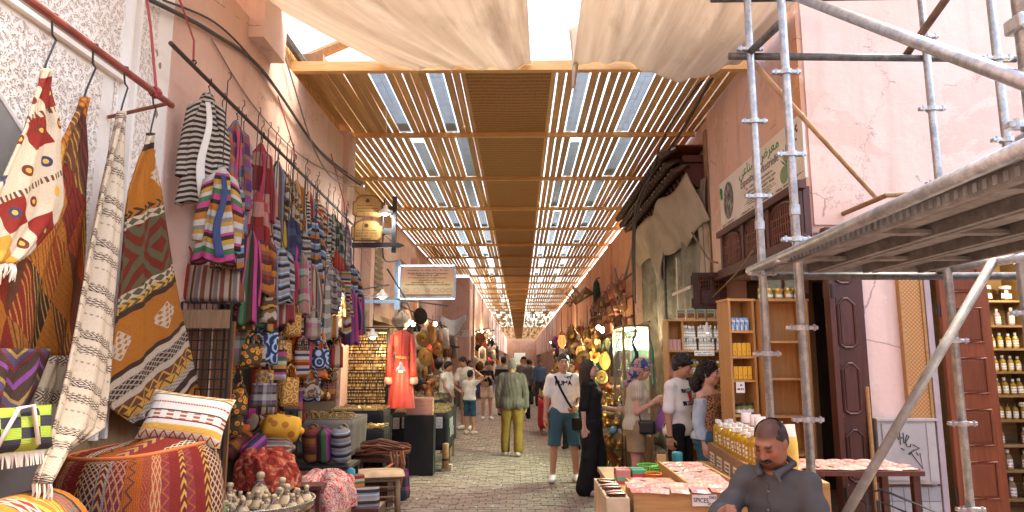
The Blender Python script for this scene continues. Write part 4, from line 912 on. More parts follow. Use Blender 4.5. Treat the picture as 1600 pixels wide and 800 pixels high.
# side stand with three bags in front of the grey covered table
table('bag_stand', 'black metal stand carrying three bolster bags', -2.45, -1.72, 7.1, 7.62, .62, M_black, .03)
for lab, m, px in (('rust striped barrel bag on the black stand', ST['rust'], 482), ('magenta and green striped barrel bag on the black stand', ST['pinkbag'], 500), ('grey and blue striped barrel bag on the black stand', ST['greyblue'], 527)):
 q = atY(px, 688, 7.15); r_ = .085
 t = bolster(lab, m, (q.x, 7.3, .62 + .19), .36, .1, R(90), R(78)); t['group'] = 'barrel bags on the black stand'; t.name = 'barrel_bag'; t['category'] = 'bag'
 MB().tube([(.2, -.05, .03), (.29, 0, .05), (.2, .05, .03)], .006, 5).build('strap', M_black, t)
table('cloth_table', 'table under a grey cloth with bangles on its edge', -2.85, -1.95, 8.1, 8.9, 1.0, M_oldw, .04, mat('grey_cloth', (.20, .175, .145), .9), .40)
bg_ = thing('bangle', '', 'bangle', (0, 0, 0), group='bangles on the grey table')
MB().tube([(.035 * math.cos(a), 0, .035 * math.sin(a)) for a in [k * 2 * math.pi / 16 for k in range(16)]], .006, 6, closed=True).build('ring', mat('old_brass', (.42, .26, .09), .35, metal=.85), bg_, smooth=True)
BGL = 'brass bangle standing in rows on the grey table'
for k in range(44):
 loc = (-2.82 + (k % 22) * .04, 8.16 + (k // 22) * .1 + rnd.uniform(0, .04), 1.04)
 if k == 0: bg_.location = loc; bg_['label'] = BGL
 else: dup(bg_, loc, rnd.uniform(-.6, .6), BGL, scale=rnd.uniform(.8, 1.25))
for k in range(7):
 dup(bg_, (-2.72 + k * .115, 8.08, .90 - (k % 3) * .05), rnd.uniform(-.3, .3), 'large thin bangle hanging before the grey cloth', scale=1.5, group='bangles hanging on the grey cloth')
# white stool with straw seat
st = thing('stool', 'wooden stool with a pale padded seat on the paving', 'stool', (-1.55, 7.75, 0), R(12))
for sx in (-1, 1):
 for sy in (-1, 1): MB().tube([(sx * .22, sy * .2, -.01), (sx * .2, sy * .185, .42)], [.026, .03], 8).build('leg', M_oldw, st, smooth=True)
for z in (.12, .24, .34):
 for s in (-1, 1):
  MB().tube([(-.2, s * .19, z), (.2, s * .19, z)], .013, 6).build('rung', M_oldw, st)
  MB().tube([(s * .21, -.19, z - .03), (s * .21, .19, z - .03)], .013, 6).build('rung', M_oldw, st)
sq = pillow_mb(.56, .50, .075, 18, -.01); sq.build('seat_pad', mat('worn_hide', (.46, .32, .20), .85, var=.3), st, smooth=True, loc=(0, 0, .455))
MB().bx(-.23, .23, -.2, .2, .40, .425).build('seat_frame', M_oldw, st)
# basket of twigs, leather, plaid bag, board, teal slippers
bk = thing('basket_chair', 'small chair loaded with a bundle of brown leather straps', 'chair', (-1.75, 8.75, 0), R(-10))
for sx in (-1, 1):
 for sy in (-1, 1): MB().tube([(sx * .2, sy * .18, -.01), (sx * .19, sy * .17, .46)], .018, 6).build('leg', M_darkw, bk)
MB().bx(-.24, .24, -.22, .22, .46, .5).build('seat', M_darkw, bk)
tw = thing('leather_straps', 'bundle of brown leather straps and belts on the small chair', 'straps', (-1.75, 8.75, .5), R(5))
for k in range(34):
 a = rnd.uniform(-.3, .3); MB().tube([(-.34 + rnd.uniform(0, .1), a * .6, .03 + rnd.uniform(0, .14)), (0, a * .7, .05 + rnd.uniform(0, .16)), (.30 + rnd.uniform(-.05, .1), a * .6, .03 + rnd.uniform(0, .12))], .012, 5).build('strap', mat('leather_%d' % (k % 3), ((.22, .07, .03), (.32, .12, .05), (.12, .04, .02))[k % 3], .55), tw)
for k in range(9):
 x = .2 + rnd.uniform(-.05, .12); MB().tube([(x, -.2 + rnd.uniform(-.03, .03), .08), (x + .03, -.27, -.05), (x + rnd.uniform(-.05, .05), -.27, -.3 - rnd.uniform(0, .12))], .013, 5).build('hanging_strap', MATS['leather_%d' % (k % 3)], tw)
lf = MB().grid(lambda u, v: (-2.0 + .5 * u, 8.1 + .3 * v, .32 + .12 * u + .03 * math.sin(u * 8)), 12, 5).build('leather_hide', mat('orange_leather', (.5, .14, .03), .5), smooth=True, solid=.01); tag(lf, 'orange leather hide lying before the strap chair', 'leather')
tag(MB().bx(-2.02, -1.5, 8.05, 8.42, -.01, .31).build('crate', M_darkw), 'dark box under the orange leather hide', 'crate')
bag('blue, green and magenta plaid shopping bag standing on the paving', stripes('cloth_shopper', [TE, PK, NV, (.05, .25, .2)], 5, axis='u', cross=[NV, TE, PK], cfreq=6), (-1.42, 8.65, .38), .14, .38, .16, R(65), hm=M_black)
bd = MB().box((0, 0, 0), (.34, .26, .012), None).build('white_sheet', mat('white_board', (.52, .53, .55), .7)); bd.location = (-2.02, 7.72, .40); bd.rotation_euler = (R(48), R(14), R(-8)); tag(bd, 'pale grey sheet of card leaning under the bag stand', 'card')
sl = thing('teal_slipper', 'teal leather slipper propped upright by the stool', 'slipper', (-1.66, 6.95, .36), R(20))
MB().lathe([(.001, 0), (.05, .02), (.055, .1), (.045, .2), (.04, .26), (.001, .28)], n=14, sy=.35).build('sole', mat('teal_leather', (.02, .22, .26), .5), sl, smooth=True)
MB().grid(lambda u, v: (lerp(-.055, .055, u), -.03 - .05 * math.sin(math.pi * u), .02 + v * .13), 10, 6).build('upper', MATS['teal_leather'], sl, smooth=True, solid=.006)
rk = MB()
mini = bag('small striped cloth pouch lying beside the teal slipper', ST['multi'], (-1.55, 6.75, .60), .16, .2, .1, R(40), handles=False)
bag('white, red and blue striped bag lying at the foot of the stool', ST['greyblue'], (-1.45, 6.7, .50), .26, .2, .14, R(15), handles=False)
tag(MB().bx(-1.66, -1.3, 6.55, 6.9, -.01, .33).build('crate', M_darkw), 'dark box under the small striped pouches', 'crate')
# hanging necklaces and bead strands
def strand(label, x, y, z, L, m, seed, r=.012, loops=0):
 rr_ = random.Random(seed); t = thing('necklace', label, 'necklace', (x, y, z), group='necklaces hanging by the jewellery board')
 mb = MB(); n = int(L / (r * 2.1))
 for k in range(n):
  f = k / n; wv = .05 * math.sin(f * math.pi) if loops else 0
  for s in ((-1, 1) if loops else (1,)): mb.ball((s * wv + rr_.gauss(0, .003), rr_.gauss(0, .003), -f * L), r * rr_.uniform(.7, 1.2), 6, 4)
 mb.build('beads', m, t, smooth=True)['kind'] = 'stuff'
 MB().lathe([(.001, -.05), (.03, -.02), (.03, .02), (.001, .05)], (0, 0, -L - .03), 8).build('pendant', MATS['old_brass'], t, smooth=True); return t
MB_ = [mat('bead_silver', (.42, .38, .33), .35, metal=.7), mat('bead_amber', (.45, .20, .03), .3), mat('bead_black', (.03, .025, .025), .3), mat('bead_brass', (.50, .33, .12), .3, metal=.8), mat('bead_red', (.30, .03, .03), .35), MATS['cream_wool']]
for k, (px, py, L, mi, lab) in enumerate(((440, 520, .5, 0, 'thick silver bead strand nearest the blue batik bag'), (455, 515, .62, 3, 'long brass bead strand left of the ring column'), (462, 520, .45, 2, 'short black bead strand among the brass ones'), (475, 515, .7, 1, 'amber bead strand beside the tassel'), (468, 505, .35, 5, 'cream tassel strand below the orange kaftan'), (505, 540, .5, 2, 'black bead strand before the dark panel'), (515, 540, .52, 2, 'black bead strand right of the other before the dark panel'), (448, 585, .3, 3, 'short brass strand low beside the vendor'), (640, 665, .25, 4, 'red bead strand hanging under the long jewellery table'))):
 Y = 7.6 if k < 8 else 10.9; p = atY(px, py, Y); strand(lab, p.x, p.y, p.z, L, MB_[mi], 60 + k, .014, k % 2)
for k, px in enumerate((485, 525)):
 t = thing('ring_column', ('column of linked brass rings left of the dark bead panel', 'column of linked brass rings at the edge of the jewellery board')[k], 'rings', atY(px, 515, 8.6), group='linked ring columns')
 for q in range(8): rp(MB().tube([(.05 * math.cos(a), .01 * (q % 2), -.11 * q + .05 * math.sin(a)) for a in [j * 2 * math.pi / 14 for j in range(14)]], .006, 5, closed=True), 'ring', MATS['old_brass'], t, smooth=True) if False else MB().tube([(.055 * math.cos(a), .01 * (q % 2), -.115 * q + .055 * math.sin(a)) for a in [j * 2 * math.pi / 14 for j in range(14)]], .007, 5, closed=True).build('ring', MATS['old_brass'], t, smooth=True)
dp = thing('bead_panel', 'dark panel with rows of black bead necklaces', 'panel', (-2.75, 9.0, 1.2))
rp(MB().bx(-2.78, -2.43, 9.0, 9.03, 1.2, 2.0), 'board', M_dark, dp)
for k in range(16): rp(MB().tube([(lerp(-2.77, -2.44, j / 6), 8.985 - .01 * math.sin(j), 1.95 - k * .045 - .03 * math.sin(math.pi * j / 6)) for j in range(7)], .008, 5), 'bead_row', MB_[2], dp)
rp(MB().bx(-2.62, -2.58, 8.99, 9.02, 0, 1.2), 'post', M_black, dp)
# near-black sheet standing in for the dim stall interior under the clothes
tag(MB().bx(-2.58, -2.56, 5.9, 9.7, .0, 2.3).build('dark_interior_sheet', M_dark), 'dark sheet painting the dim stall interior behind the hanging bags', 'panel')
for k, (y, z, lab) in enumerate(((6.2, 1.95, 'brass'), (6.5, 1.6, 'red'), (6.9, 1.9, 'cream'), (7.2, 1.5, 'amber'), (7.5, 1.95, 'black'), (7.9, 1.6, 'silver'), (8.2, 1.9, 'brown'), (6.35, 1.25, 'violet'), (7.0, 1.2, 'tan'), (7.65, 1.25, 'green'))):
 mm = [ST['multi'], ST['redcloth'], ST['creamrug'], M_embr, ST['rust'], ST['greys'], ST['camo'], ST['purple'], M_floral, ST['mixed']][k]
 bag('small pouch with %s trim pinned to the dark interior sheet' % lab, mm, (-2.44, y, z), .2, .26, .1, R(55))
# ================================================================ jewellery stalls
M_gold = mat('gilt', fn=lambda t: t.ramp(t.rand(), [(0, (.60, .42, .14)), (.5, (.70, .56, .28)), (1, (.55, .50, .42))]), rough=.3, metal=.75)
M_gold2 = mat('gilt_mass', fn=lambda t: t.ramp(t.sep(t.attr('tone'))[0], [(0, (.40, .24, .06)), (.4, (.60, .42, .15)), (.7, (.66, .55, .34)), (.85, (.2, .11, .04)), (1, (.30, .27, .24))]), rough=.28, metal=.6)
def earrings(mb, tones, x0, x1, y, z0, z1, nr, nc, rr_):
 for j in range(nr):
  z = lerp(z1, z0, (j + .5) / nr)
  big = rr_.random() < .4
  for i in range(nc):
   x = lerp(x0, x1, (i + .5) / nc) + rr_.gauss(0, .004); s = rr_.uniform(.7, 1.15) * (.0155 if big else .0115); n0 = len(mb.f); kind = (j * 7) % 3
   if kind == 0: mb.ball((x, y - .008, z), s, 6, 4, (1, .5, 1.3))
   elif kind == 1: mb.lathe([(.002, .022), (s * .5, .012), (s * 1.0, -.02), (.001, -.026)], (x, y - .008, z), 6)
   else: mb.box((x, y - .008, z), (s * 1.6, .006, s * 2.4), rotz(rr_.uniform(-.5, .5)))
   tn = rr_.random(); tones.extend([tn] * sum(len(f) for f in mb.f[n0:]))
def tonemesh(mb, tones, name, m, par):
 me = mb.mesh(name); me.materials.append(m); ca = me.color_attributes.new('tone', 'FLOAT_COLOR', 'CORNER')
 ca.data.foreach_set('color', np.repeat(np.array(tones, dtype=np.float32)[:, None], 4, 1).ravel())
 o = link(name, me, par); o['kind'] = 'stuff'; o.matrix_parent_inverse = Matrix.Translation(-Vector(par.location)); return o
jb = thing('earring_board', 'tall black board covered with rows of gold earrings', 'display board', (-2.4, 10.2, 1.0))
rp(MB().bx(-2.98, -1.93, 10.2, 10.23, 1.03, 2.14), 'board', M_blackcloth, jb)
for x in (-2.97, -1.94): rp(MB().bx(x - .015, x + .015, 10.17, 10.2, 0, 2.16), 'post', M_black, jb)
rp(MB().tube([(-3.0, 10.16, 2.16), (-1.45, 10.16, 2.16)], .011, 6), 'top_rod', M_black, jb)
mb, tn = MB(), []; earrings(mb, tn, -2.86, -1.97, 10.2, 1.06, 2.11, 22, 40, random.Random(4)); tonemesh(mb, tn, 'earrings', M_gold2, jb)
for k in range(9): rp(MB().bx(-2.95, -2.88, 10.18, 10.195, 1.2 + k * .1, 1.25 + k * .1), 'ring_card', mat('violet_card', (.22, .10, .18), .7), jb)
dr = thing('dress', 'long coral red gown with gold belt and feather cuffs hanging up', 'dress', (-1.72, 10.1, 2.12)); dr.scale = (.76, .9, 1)
def DP(u, v):
 th = u * 2 * math.pi; w_, d_ = poly_at([(0, .05, .05), (.03, .12, .07), (.06, .19, .09), (.2, .17, .10), (.34, .125, .085), (.38, .125, .085), (.6, .19, .13), (1, .25, .16)], v)
 f = 1 + .09 * v * math.sin(th * 9 + v * 2) ; return (math.cos(th) * w_ * f, math.sin(th) * d_ * f, -v * 1.12)
M_coral = mat('coral_satin', (.50, .06, .045), .5, var=.1)
MB().grid(DP, 54, 34).build('gown', M_coral, dr, smooth=True)
MB().lathe([(.128, 0), (.134, .012), (.134, .028), (.128, .04)], (0, 0, -.42), 24, sy=.7).build('belt', mat('gold_belt', (.62, .38, .14), .35, metal=.5), dr, smooth=True)
for s in (-1, 1):
 MB().tube([(s * .17, 0, -.07), (s * .22, -.02, -.3), (s * .225, -.03, -.52), (s * .24, -.03, -.7)], [.05, .058, .062, .075], 14).build('sleeve', M_coral, dr, smooth=True)
 MB().lathe([(.07, .05), (.085, 0), (.08, -.05), (.04, -.07)], (s * .24, -.03, -.72), 12).build('feather_cuff', mat('pink_feather', (.72, .30, .24), .95), dr, smooth=True)
for k in range(9): MB().ball((0, -.105 - .002 * k, -.06 - k * .04), .006, 5, 4).build('button', MATS['gold_belt'], dr)
MB().tube([(-.15, 0, -.03), (0, 0, .02), (.15, 0, -.03)], .006, 5).build('hanger', M_black, dr); MB().tube([(0, 0, .02), (0, 0, .05), (.02, .04, .06)], .004, 5).build('hanger_hook', M_black, dr)
def jewel_table(label, x0, x1, y0, y1, z, seed, cloth=M_blackcloth, drop=.55, n=900):
 t = table('jewellery_table', label, x0, x1, y0, y1, z, M_oldw, .04, cloth, drop, group='jewellery tables'); t['group'] = 'jewellery tables'
 rr_ = random.Random(seed); mb, tn = MB(), []
 for k in range(n):
  x, y = rr_.uniform(x0 + .02, x1 - .02), rr_.uniform(y0 + .02, y1 - .02); n0 = len(mb.f); s = rr_.uniform(.007, .016)
  q = rr_.random()
  if q < .4: mb.ball((x, y, z + .012 + s * .8), s, 6, 4, (1, 1, .8))
  elif q < .7: mb.tube([(x + s * 1.5 * math.cos(a), y + s * .4 * math.sin(a), z + .01 + s * 1.5 * (1 + math.sin(a))) for a in (0, 1.05, 2.1, 3.14, 4.2, 5.2)], s * .3, 4, closed=True)
  else: mb.box((x, y, z + .012 + s), (s * 1.8, s, s * 2.4), rotz(rr_.uniform(0, 3)))
  tn.extend([rr_.random()] * sum(len(f) for f in mb.f[n0:]))
 tonemesh(mb, tn, 'jewellery', M_gold2, t)
 for k in range(int((x1 - x0) / .2)): rp(MB().bx(x0 + .03 + k * .2, x0 + .2 + k * .2, y0 + .02, y0 + .06, z + .006, z + .035), 'ring_tray', mat('cream_tray', (.6, .45, .2), .8), t)
 return t
jewel_table('long jewellery table below the earring board', -2.95, -1.85, 9.45, 10.12, 1.0, 1, n=900)
jewel_table('jewellery table with white price cards at its front', -1.98, -1.12, 10.9, 11.6, .86, 2, n=900)
jewel_table('second jewellery table behind the one with price cards', -2.0, -1.15, 11.75, 12.6, .88, 3, n=500)
jewel_table('jewellery table farthest up the left side', -2.3, -1.4, 12.9, 13.9, .95, 4, n=300)
jewel_table('narrow jewellery table beside the strap chair', -2.15, -1.75, 9.0, 9.4, .80, 5, n=260)
M_card = mat('white_card', (.72, .68, .62), .7)
def squiggle(mb, x0, x1, z, y, h, rr_, horizontal=True):
 x = x0
 while x < x1:
  w_ = rr_.uniform(.5, 1.6) * h
  if rr_.random() > .18: mb.bx(x, min(x1, x + w_), y - .0015, y, z - h * rr_.uniform(.2, .5), z + h * rr_.uniform(.2, .5))
  x += w_ + h * .35
cd = thing('price_card', '', 'card', (0, 0, 0), group='cards hanging on the jewellery table')
MB().bx(-.05, .05, -.004, 0, -.17, 0).build('card', M_card, cd); q = MB()
for k in range(7): squiggle(q, -.04, .04, -.02 - k * .021, -.0045, .011, rnd)
q.build('print', mat('print_ink', (.12, .07, .06), .8), cd)['kind'] = 'stuff'
cards = [(-1.92, .80, 'white price card leftmost on the jewellery table front'), (-1.78, .81, 'white price card second from left on the jewellery table front'), (-1.48, .80, 'white price card fourth along the jewellery table front'), (-1.25, .81, 'white price card at the right end of the jewellery table front'), (-1.74, .58, 'white card in the lower row, left'), (-1.52, .57, 'white card in the lower row, middle'), (-1.62, .8, 'pinkish card between the white ones on the jewellery table front')]
for k, (x, z, lab) in enumerate(cards):
 if k == 0: cd.location = (x, 10.875, z); cd['label'] = lab
 else: dup(cd, (x, 10.875, z), rnd.uniform(-.06, .06), lab)
for k in range(6): dup(cd, (-1.095, 11.0 + k * .1, .78 - (k % 2) * .15), R(90), ('card %s on the alley side of the jewellery table' % ('nearest the corner', 'second', 'third', 'fourth', 'fifth', 'last')[k]), scale=.8)
for k in range(2): tag(MB().bx(-1.95 + k * .74, -1.79 + k * .74, 10.88, 11.02, 0, .09).build('brick_block', mat('pale_block', (.50, .36, .28), .9)), ('pale brick block under the left leg of the jewellery table', 'pale brick block under the right leg of the jewellery table')[k], 'block')
cb = MB(); t = thing('wicker_roll', 'tall roll of cane leaning at the corner of the jewellery table', 'cane roll', (-1.14, 10.82, .06))
MB().lathe([(.05, 0), (.05, .34), (.045, .36)], n=12).build('roll', mat('cane', (.40, .22, .09), .7, var=.35, vs=30), t, smooth=True); MB().lathe([(.052, .1), (.053, .14)], n=12).build('tie', M_darkw, t)
bx_ = thing('slatted_box', 'pink slatted wooden box on the jewellery table below the gown', 'box', (-1.5, 10.55, .87))
for k in range(4): MB().bx(-.2, .2, -.1, -.085, .02 + k * .06, .065 + k * .06).build('slat', mat('pink_wood', (.55, .30, .22), .8), bx_)
MB().bx(-.19, .19, -.084, .1, 0, .25).build('body', MATS['pink_wood'], bx_)
tag(MB().bx(-1.72, -1.28, 10.42, 10.68, -.01, .865).build('stand', M_blackcloth), 'black draped stand under the pink slatted box', 'stand')
# ================================================================ lamps that are lit
M_enamel = mat('white_enamel', (.78, .76, .72), .3)
M_bulbw = mat('bulb_warm', (1, .9, .7), .3, emit=(1, .80, .52), es=14, var=0); M_bulbc = mat('bulb_cool', (1, 1, 1), .3, emit=(.85, .95, 1), es=6, var=0)
def lamp(label, p, r_, energy, cord, warm=True, size=.05):
 t = thing('pendant_lamp', label, 'lamp', p, group='pendant lamps over the stalls')
 MB().lathe([(r_, 0), (r_ * .98, .01), (r_ * .75, .05), (r_ * .35, .075), (r_ * .28, .11), (r_ * .12, .125)], n=18).build('shade', M_enamel, t, smooth=True, solid=.003)
 MB().ball((0, 0, .012), r_ * .42, 10, 6).build('bulb', M_bulbw if warm else M_bulbc, t, smooth=True)
 MB().tube([(0, 0, .12), (.01, 0, .12 + cord * .5), (0, 0, .12 + cord)], .004, 5).build('cord', M_black, t)
 l = bpy.data.lights.new('lamp_light', 'POINT'); l.energy = energy; l.color = (1, .74, .45) if warm else (.85, .95, 1); l.shadow_soft_size = size
 lo = bpy.data.objects.new('lamp_light', l); COL.objects.link(lo); lo.parent = t; lo.location = (0, 0, -.05); return t
lamp('white lamp above the ring column by the tartan shawl', atY(526, 465, 7.9), .10, 5, .6)
lamp('white lamp before the top of the earring board', atY(582, 527, 9.8), .085, 3, .5)
lamp('white lamp hanging in front of the coral gown', atY(626, 580, 9.7), .07, 2.5, .7)
lamp('lamp under the window left of the blue framed sign', atY(597, 464, 11.2), .11, 8, .25, False)
# ================================================================ signs and cables on the left
ps = thing('sign_post', 'black iron bracket arms carrying two brown plaques', 'bracket', (-1.83, 9.8, 3.2))
rp(MB().bx(-1.86, -1.80, 9.78, 9.84, 3.22, 4.06), 'upright', M_black, ps)
rp(MB().bx(-2.62, -1.76, 9.77, 9.85, 3.30, 3.37), 'lower_arm', M_black, ps); rp(MB().prism([(-1.76, 3.30), (-1.68, 3.335), (-1.76, 3.37)], 9.77, 9.85), 'arm_tip', M_black, ps)
rp(MB().bx(-2.02, -1.86, 9.79, 9.83, 3.50, 3.58), 'middle_arm', M_black, ps); rp(MB().bx(-2.3, -1.86, 9.79, 9.83, 3.86, 3.91), 'upper_arm', M_black, ps)
rp(MB().tube([(-1.98, 9.81, 3.5), (-1.84, 9.81, 3.38)], .012, 6), 'brace', M_black, ps)
def plaque(label, x0, x1, z0, z1):
 t = thing('plaque', label, 'sign', ((x0 + x1) / 2, 9.72, z0), group='brown plaques on the bracket'); w_, h_ = x1 - x0, z1 - z0
 def shp(k):
  a, b = w_ / 2 - k, h_ - k; pts = [(-a + .04, k), (a - .04, k), (a, k + .04), (a, b * .68), (a - .05, b * .74)]
  pts += [(a * .8 * math.cos(q), b * .76 + (b * .24) * math.sin(q)) for q in [i * math.pi / 10 for i in range(11)]] + [(-a + .05, b * .74), (-a, b * .68), (-a, k + .04)]
  return pts
 MB().prism(shp(0), 0, .03).build('board', mat('plaque_wood', (.16, .07, .02), .5), t)
 MB().prism(shp(.02), -.006, 0).build('face', mat('plaque_face', (.40, .23, .07), .42, var=.25, vs=4), t)
 q = MB()
 for k in range(4): squiggle(q, -w_ * .34 + (k == 3) * .08, w_ * .34 - (k == 3) * .08, h_ * .5 - k * .042, -.0075, .014, rnd)
 q.build('worn_lettering', M_darkw, t)['kind'] = 'stuff'
 MB().lathe([(.03, 0), (.03, .003)], (0, -.007, h_ * .72), 12, rot=rotx(R(90))).build('emblem', M_darkw, t); return t
plaque('upper worn brown wooden plaque on the iron bracket', -2.43, -1.99, 3.74, 4.07)
plaque('lower worn brown wooden plaque on the iron bracket', -2.44, -1.99, 3.38, 3.70)
t = lamp('bright white lamp beside the upper brown plaque', atY(602, 334, 9.65), .10, 5, .12, False)
bs = thing('framed_sign', 'rectangular French and Arabic souk sign in a pale blue frame', 'sign', (-1.69, 12.5, 2.82), R(0));
w_, h_ = .99, .56
def bgs(t): u, v = t.uv(); return t.mix((v - .45).abs() * 1.4, t.ramp(v, [(0, (.72, .50, .30)), (.35, (.74, .60, .34)), (.6, (.72, .42, .22)), (1, (.62, .28, .20))]), (.66, .40, .28))
MB().grid(lambda u, v: ((u - .5) * w_, 0, v * h_), 2, 2).build('panel', mat('sign_print', fn=bgs, rough=.5), bs, solid=.004)
MB().bx(-w_ / 2, w_ / 2, .006, .05, 0, h_).build('case', mat('sign_case', (.4, .45, .55), .5), bs)
M_bframe = mat('blue_frame', (.30, .48, .70), .35)
for a, b, c, d in ((-w_ / 2 - .02, w_ / 2 + .02, -.02, .005), (-w_ / 2 - .02, w_ / 2 + .02, h_ - .005, h_ + .02), (-w_ / 2 - .02, -w_ / 2 + .005, .005, h_ - .005), (w_ / 2 - .005, w_ / 2 + .02, .005, h_ - .005)): MB().bx(a, b, -.02, .055, c, d).build('frame', M_bframe, bs)
for a, b, c, d in ((-w_ / 2, w_ / 2, h_ + .022, h_ + .034), (-w_ / 2, w_ / 2, -.034, -.022), (-w_ / 2 - .034, -w_ / 2 - .022, 0, h_)): MB().bx(a, b, -.01, .002, c, d).build('light_tube', mat('neon_white', (.9, .95, 1), .4, emit=(.75, .85, 1), es=1.6, var=0), bs)
ink = mat('sign_ink', (.03, .02, .03), .7); rt = (R(90), 0, 0)
text('Ancien Souk de Bijoux Tagmoutiyin', .052, ink, bs, loc=(0, -.006, .44), rot=rt)
text('Or 18 Carat et Argent Purs Certifi\u00e9s Poin\u00e7onn\u00e9s', .036, ink, bs, loc=(0, -.006, .36), rot=rt); text("et Contr\u00f4l\u00e9s par l'\u00c9tat", .036, ink, bs, loc=(0, -.006, .315), rot=rt)
text('Vente, Achat et R\u00e9paration de Toutes Sortes des Bijoux', .036, ink, bs, loc=(0, -.006, .235), rot=rt)
q = MB()
for z, a in ((.50, .40), (.40, .2), (.275, .3)): squiggle(q, -a, a, z, -.006, .017, rnd)
q.build('arabic_line', ink, bs)['kind'] = 'stuff'
for k, x in enumerate((-.4, -.2, 0, .16, .28, .4)): MB().tube([(x + .05 * math.cos(a), -.006, .13 + (.03 + .01 * (k % 2)) * math.sin(a)) for a in [j * 6.28 / 10 for j in range(10)]], .004, 4, closed=True).build('jewel_drawing', mat('drawing_ink', (.5, .33, .22), .7), bs)
MB().bx(-.4, .44, -.006, -.003, .035, .05).build('dark_bar', ink, bs)
rp(MB().bx(-3.15, -2.2, 12.53, 12.56, 2.72, 2.78), 'wall_arm', M_bframe, bs); rp(MB().bx(-2.3, -2.2, 12.5, 12.58, 2.6, 3.5), 'mount', M_bframe, bs)
# cables along the left wall
def cable(label, pts, r_, m=M_black, sub=8):
 P = [Vector(p) for p in pts]; out = []
 for i in range(len(P) - 1):
  a, b, c, d = P[max(0, i - 1)], P[i], P[i + 1], P[min(len(P) - 1, i + 2)]
  for k in range(sub):
   t = k / sub; out.append(.5 * ((2 * b) + (c - a) * t + (2 * a - 5 * b + 4 * c - d) * t * t + (3 * b - a - 3 * c + d) * t ** 3))
 out.append(P[-1]); return tag(MB().tube(out, r_, 6).build('cable', m, smooth=True), label, 'cable', 'cables along the walls')
M_cab = mat('old_cable', (.06, .05, .045), .7); M_cab2 = mat('grey_cable', (.22, .20, .18), .7)
cable('thick black cable bundle sagging along the left wall', [atX(235, 0, -2.55), atX(330, 50, -2.56), atX(410, 110, -2.57), atX(490, 225, -2.55), atX(530, 265, -2.5), atX(565, 290, -2.45)], .017, M_cab)
cable('thinner black cable beside the thick bundle', [atX(255, 0, -2.57), atX(345, 42, -2.57), atX(420, 125, -2.56), atX(500, 235, -2.56), atX(568, 288, -2.5)], .009, M_cab)
cable('grey cable loop drooping above the clothes rail', [atX(425, 20, -2.57), atX(455, 120, -2.56), atX(490, 230, -2.5), atX(520, 278, -2.4), atX(555, 292, -2.4), atX(570, 288, -2.45)], .010, M_cab2)
cable('thin wire running under the cable bundle', [atX(330, 60, -2.58), atX(400, 170, -2.58), atX(480, 250, -2.58), atX(560, 288, -2.55)], .007, M_cab2)
cable('dark cord dropping from the plaques to the blue sign', [(-2.0, 9.9, 4.05), (-2.02, 9.95, 3.6), (-2.2, 11, 3.3), (-2.25, 12.5, 3.5)], .012, M_cab)
cable('slanted black pole of wire before the shop windows', [atY(605, 420, 11.8), atY(632, 465, 11.8), atY(648, 505, 11.8), (-1.75, 11.8, 2.15)], .016, M_cab)
cable('black cable curling off the pink house corner', [atY(683, 478, 27), atY(692, 520, 27), atY(704, 538, 27), atY(718, 543, 27)], .04, M_cab)
for k, (px0, py0, px1, py1, Y, lab) in enumerate(((545, 455, 608, 445, 10.4, 'thin bar above the tartan shawl'), (560, 460, 700, 478, 11.5, 'long bar running below the blue framed sign'))): tag(MB().tube([atY(px0, py0, Y), atY(px1, py1, Y + .5)], .014, 6).build('iron_bar', M_steel_d), lab, 'bar')
for (px0, px1) in ((470, 470),): pass
cable('dangling white string under the slat roof', [atZ(603, 165, 5.1), atZ(603, 165, 5.1) + Vector((.02, 0, -.4)), atZ(603, 165, 5.1) + Vector((.05, 0, -.85))], .005, mat('string', (.6, .5, .4), .9))
# ================================================================ white exhibition sign and carved window below it (alley face of the corner house)
ws = thing('wall_sign', 'large white bilingual exhibition sign with green lettering on the pink wall', 'sign', (RX - .03, 7.55, 3.36), R(-90))
SW, SH = 2.68, .63
MB().bx(-SW / 2, SW / 2, -.012, .012, 0, SH).build('board', mat('sign_white', (.66, .62, .57), .6, var=.06), ws)
M_gink = mat('green_ink', (.02, .22, .07), .6); M_grey = mat('grey_ink', (.16, .15, .14), .7); M_bink = mat('dark_ink', (.05, .05, .05), .7)
text("\uFEF2\uFECB\uFE8E\uFEE8\uFEBB \uFEBD\uFEAE\uFECC\uFEE3", .165, M_gink, ws, loc=(.12, -.014, .535), rot=rt, xs=1.35)
text('Exposition Industrielle', .135, M_grey, ws, loc=(.12, -.014, .39), rot=rt, xs=1.0)
q = MB()
for z, a, h in ((.295, .42, .03), (.245, .5, .028), (.2, .46, .028), (.155, .44, .016), (.13, .5, .016), (.105, .36, .016)): squiggle(q, .12 - a, .12 + a, z, -.013, h, rnd)
squiggle(q, -1.28, -.72, .05, -.013, .022, rnd); squiggle(q, -1.28, -.70, .022, -.013, .018, rnd); squiggle(q, -.5, .95, .045, -.013, .026, rnd); squiggle(q, .98, 1.3, .07, -.013, .02, rnd)
q.build('small_print', M_grey, ws)['kind'] = 'stuff'
MB().lathe([(.2, 0), (.2, .002)], (-.98, -.013, .33), 24, sy=1.2, rot=rotx(R(90))).build('photo_oval', mat('oval_photo', fn=lambda t: t.ramp(t.noise(14, 4), [(.3, (.03, .035, .03)), (.5, (.12, .11, .10)), (.7, (.42, .40, .37))]), rough=.6), ws)
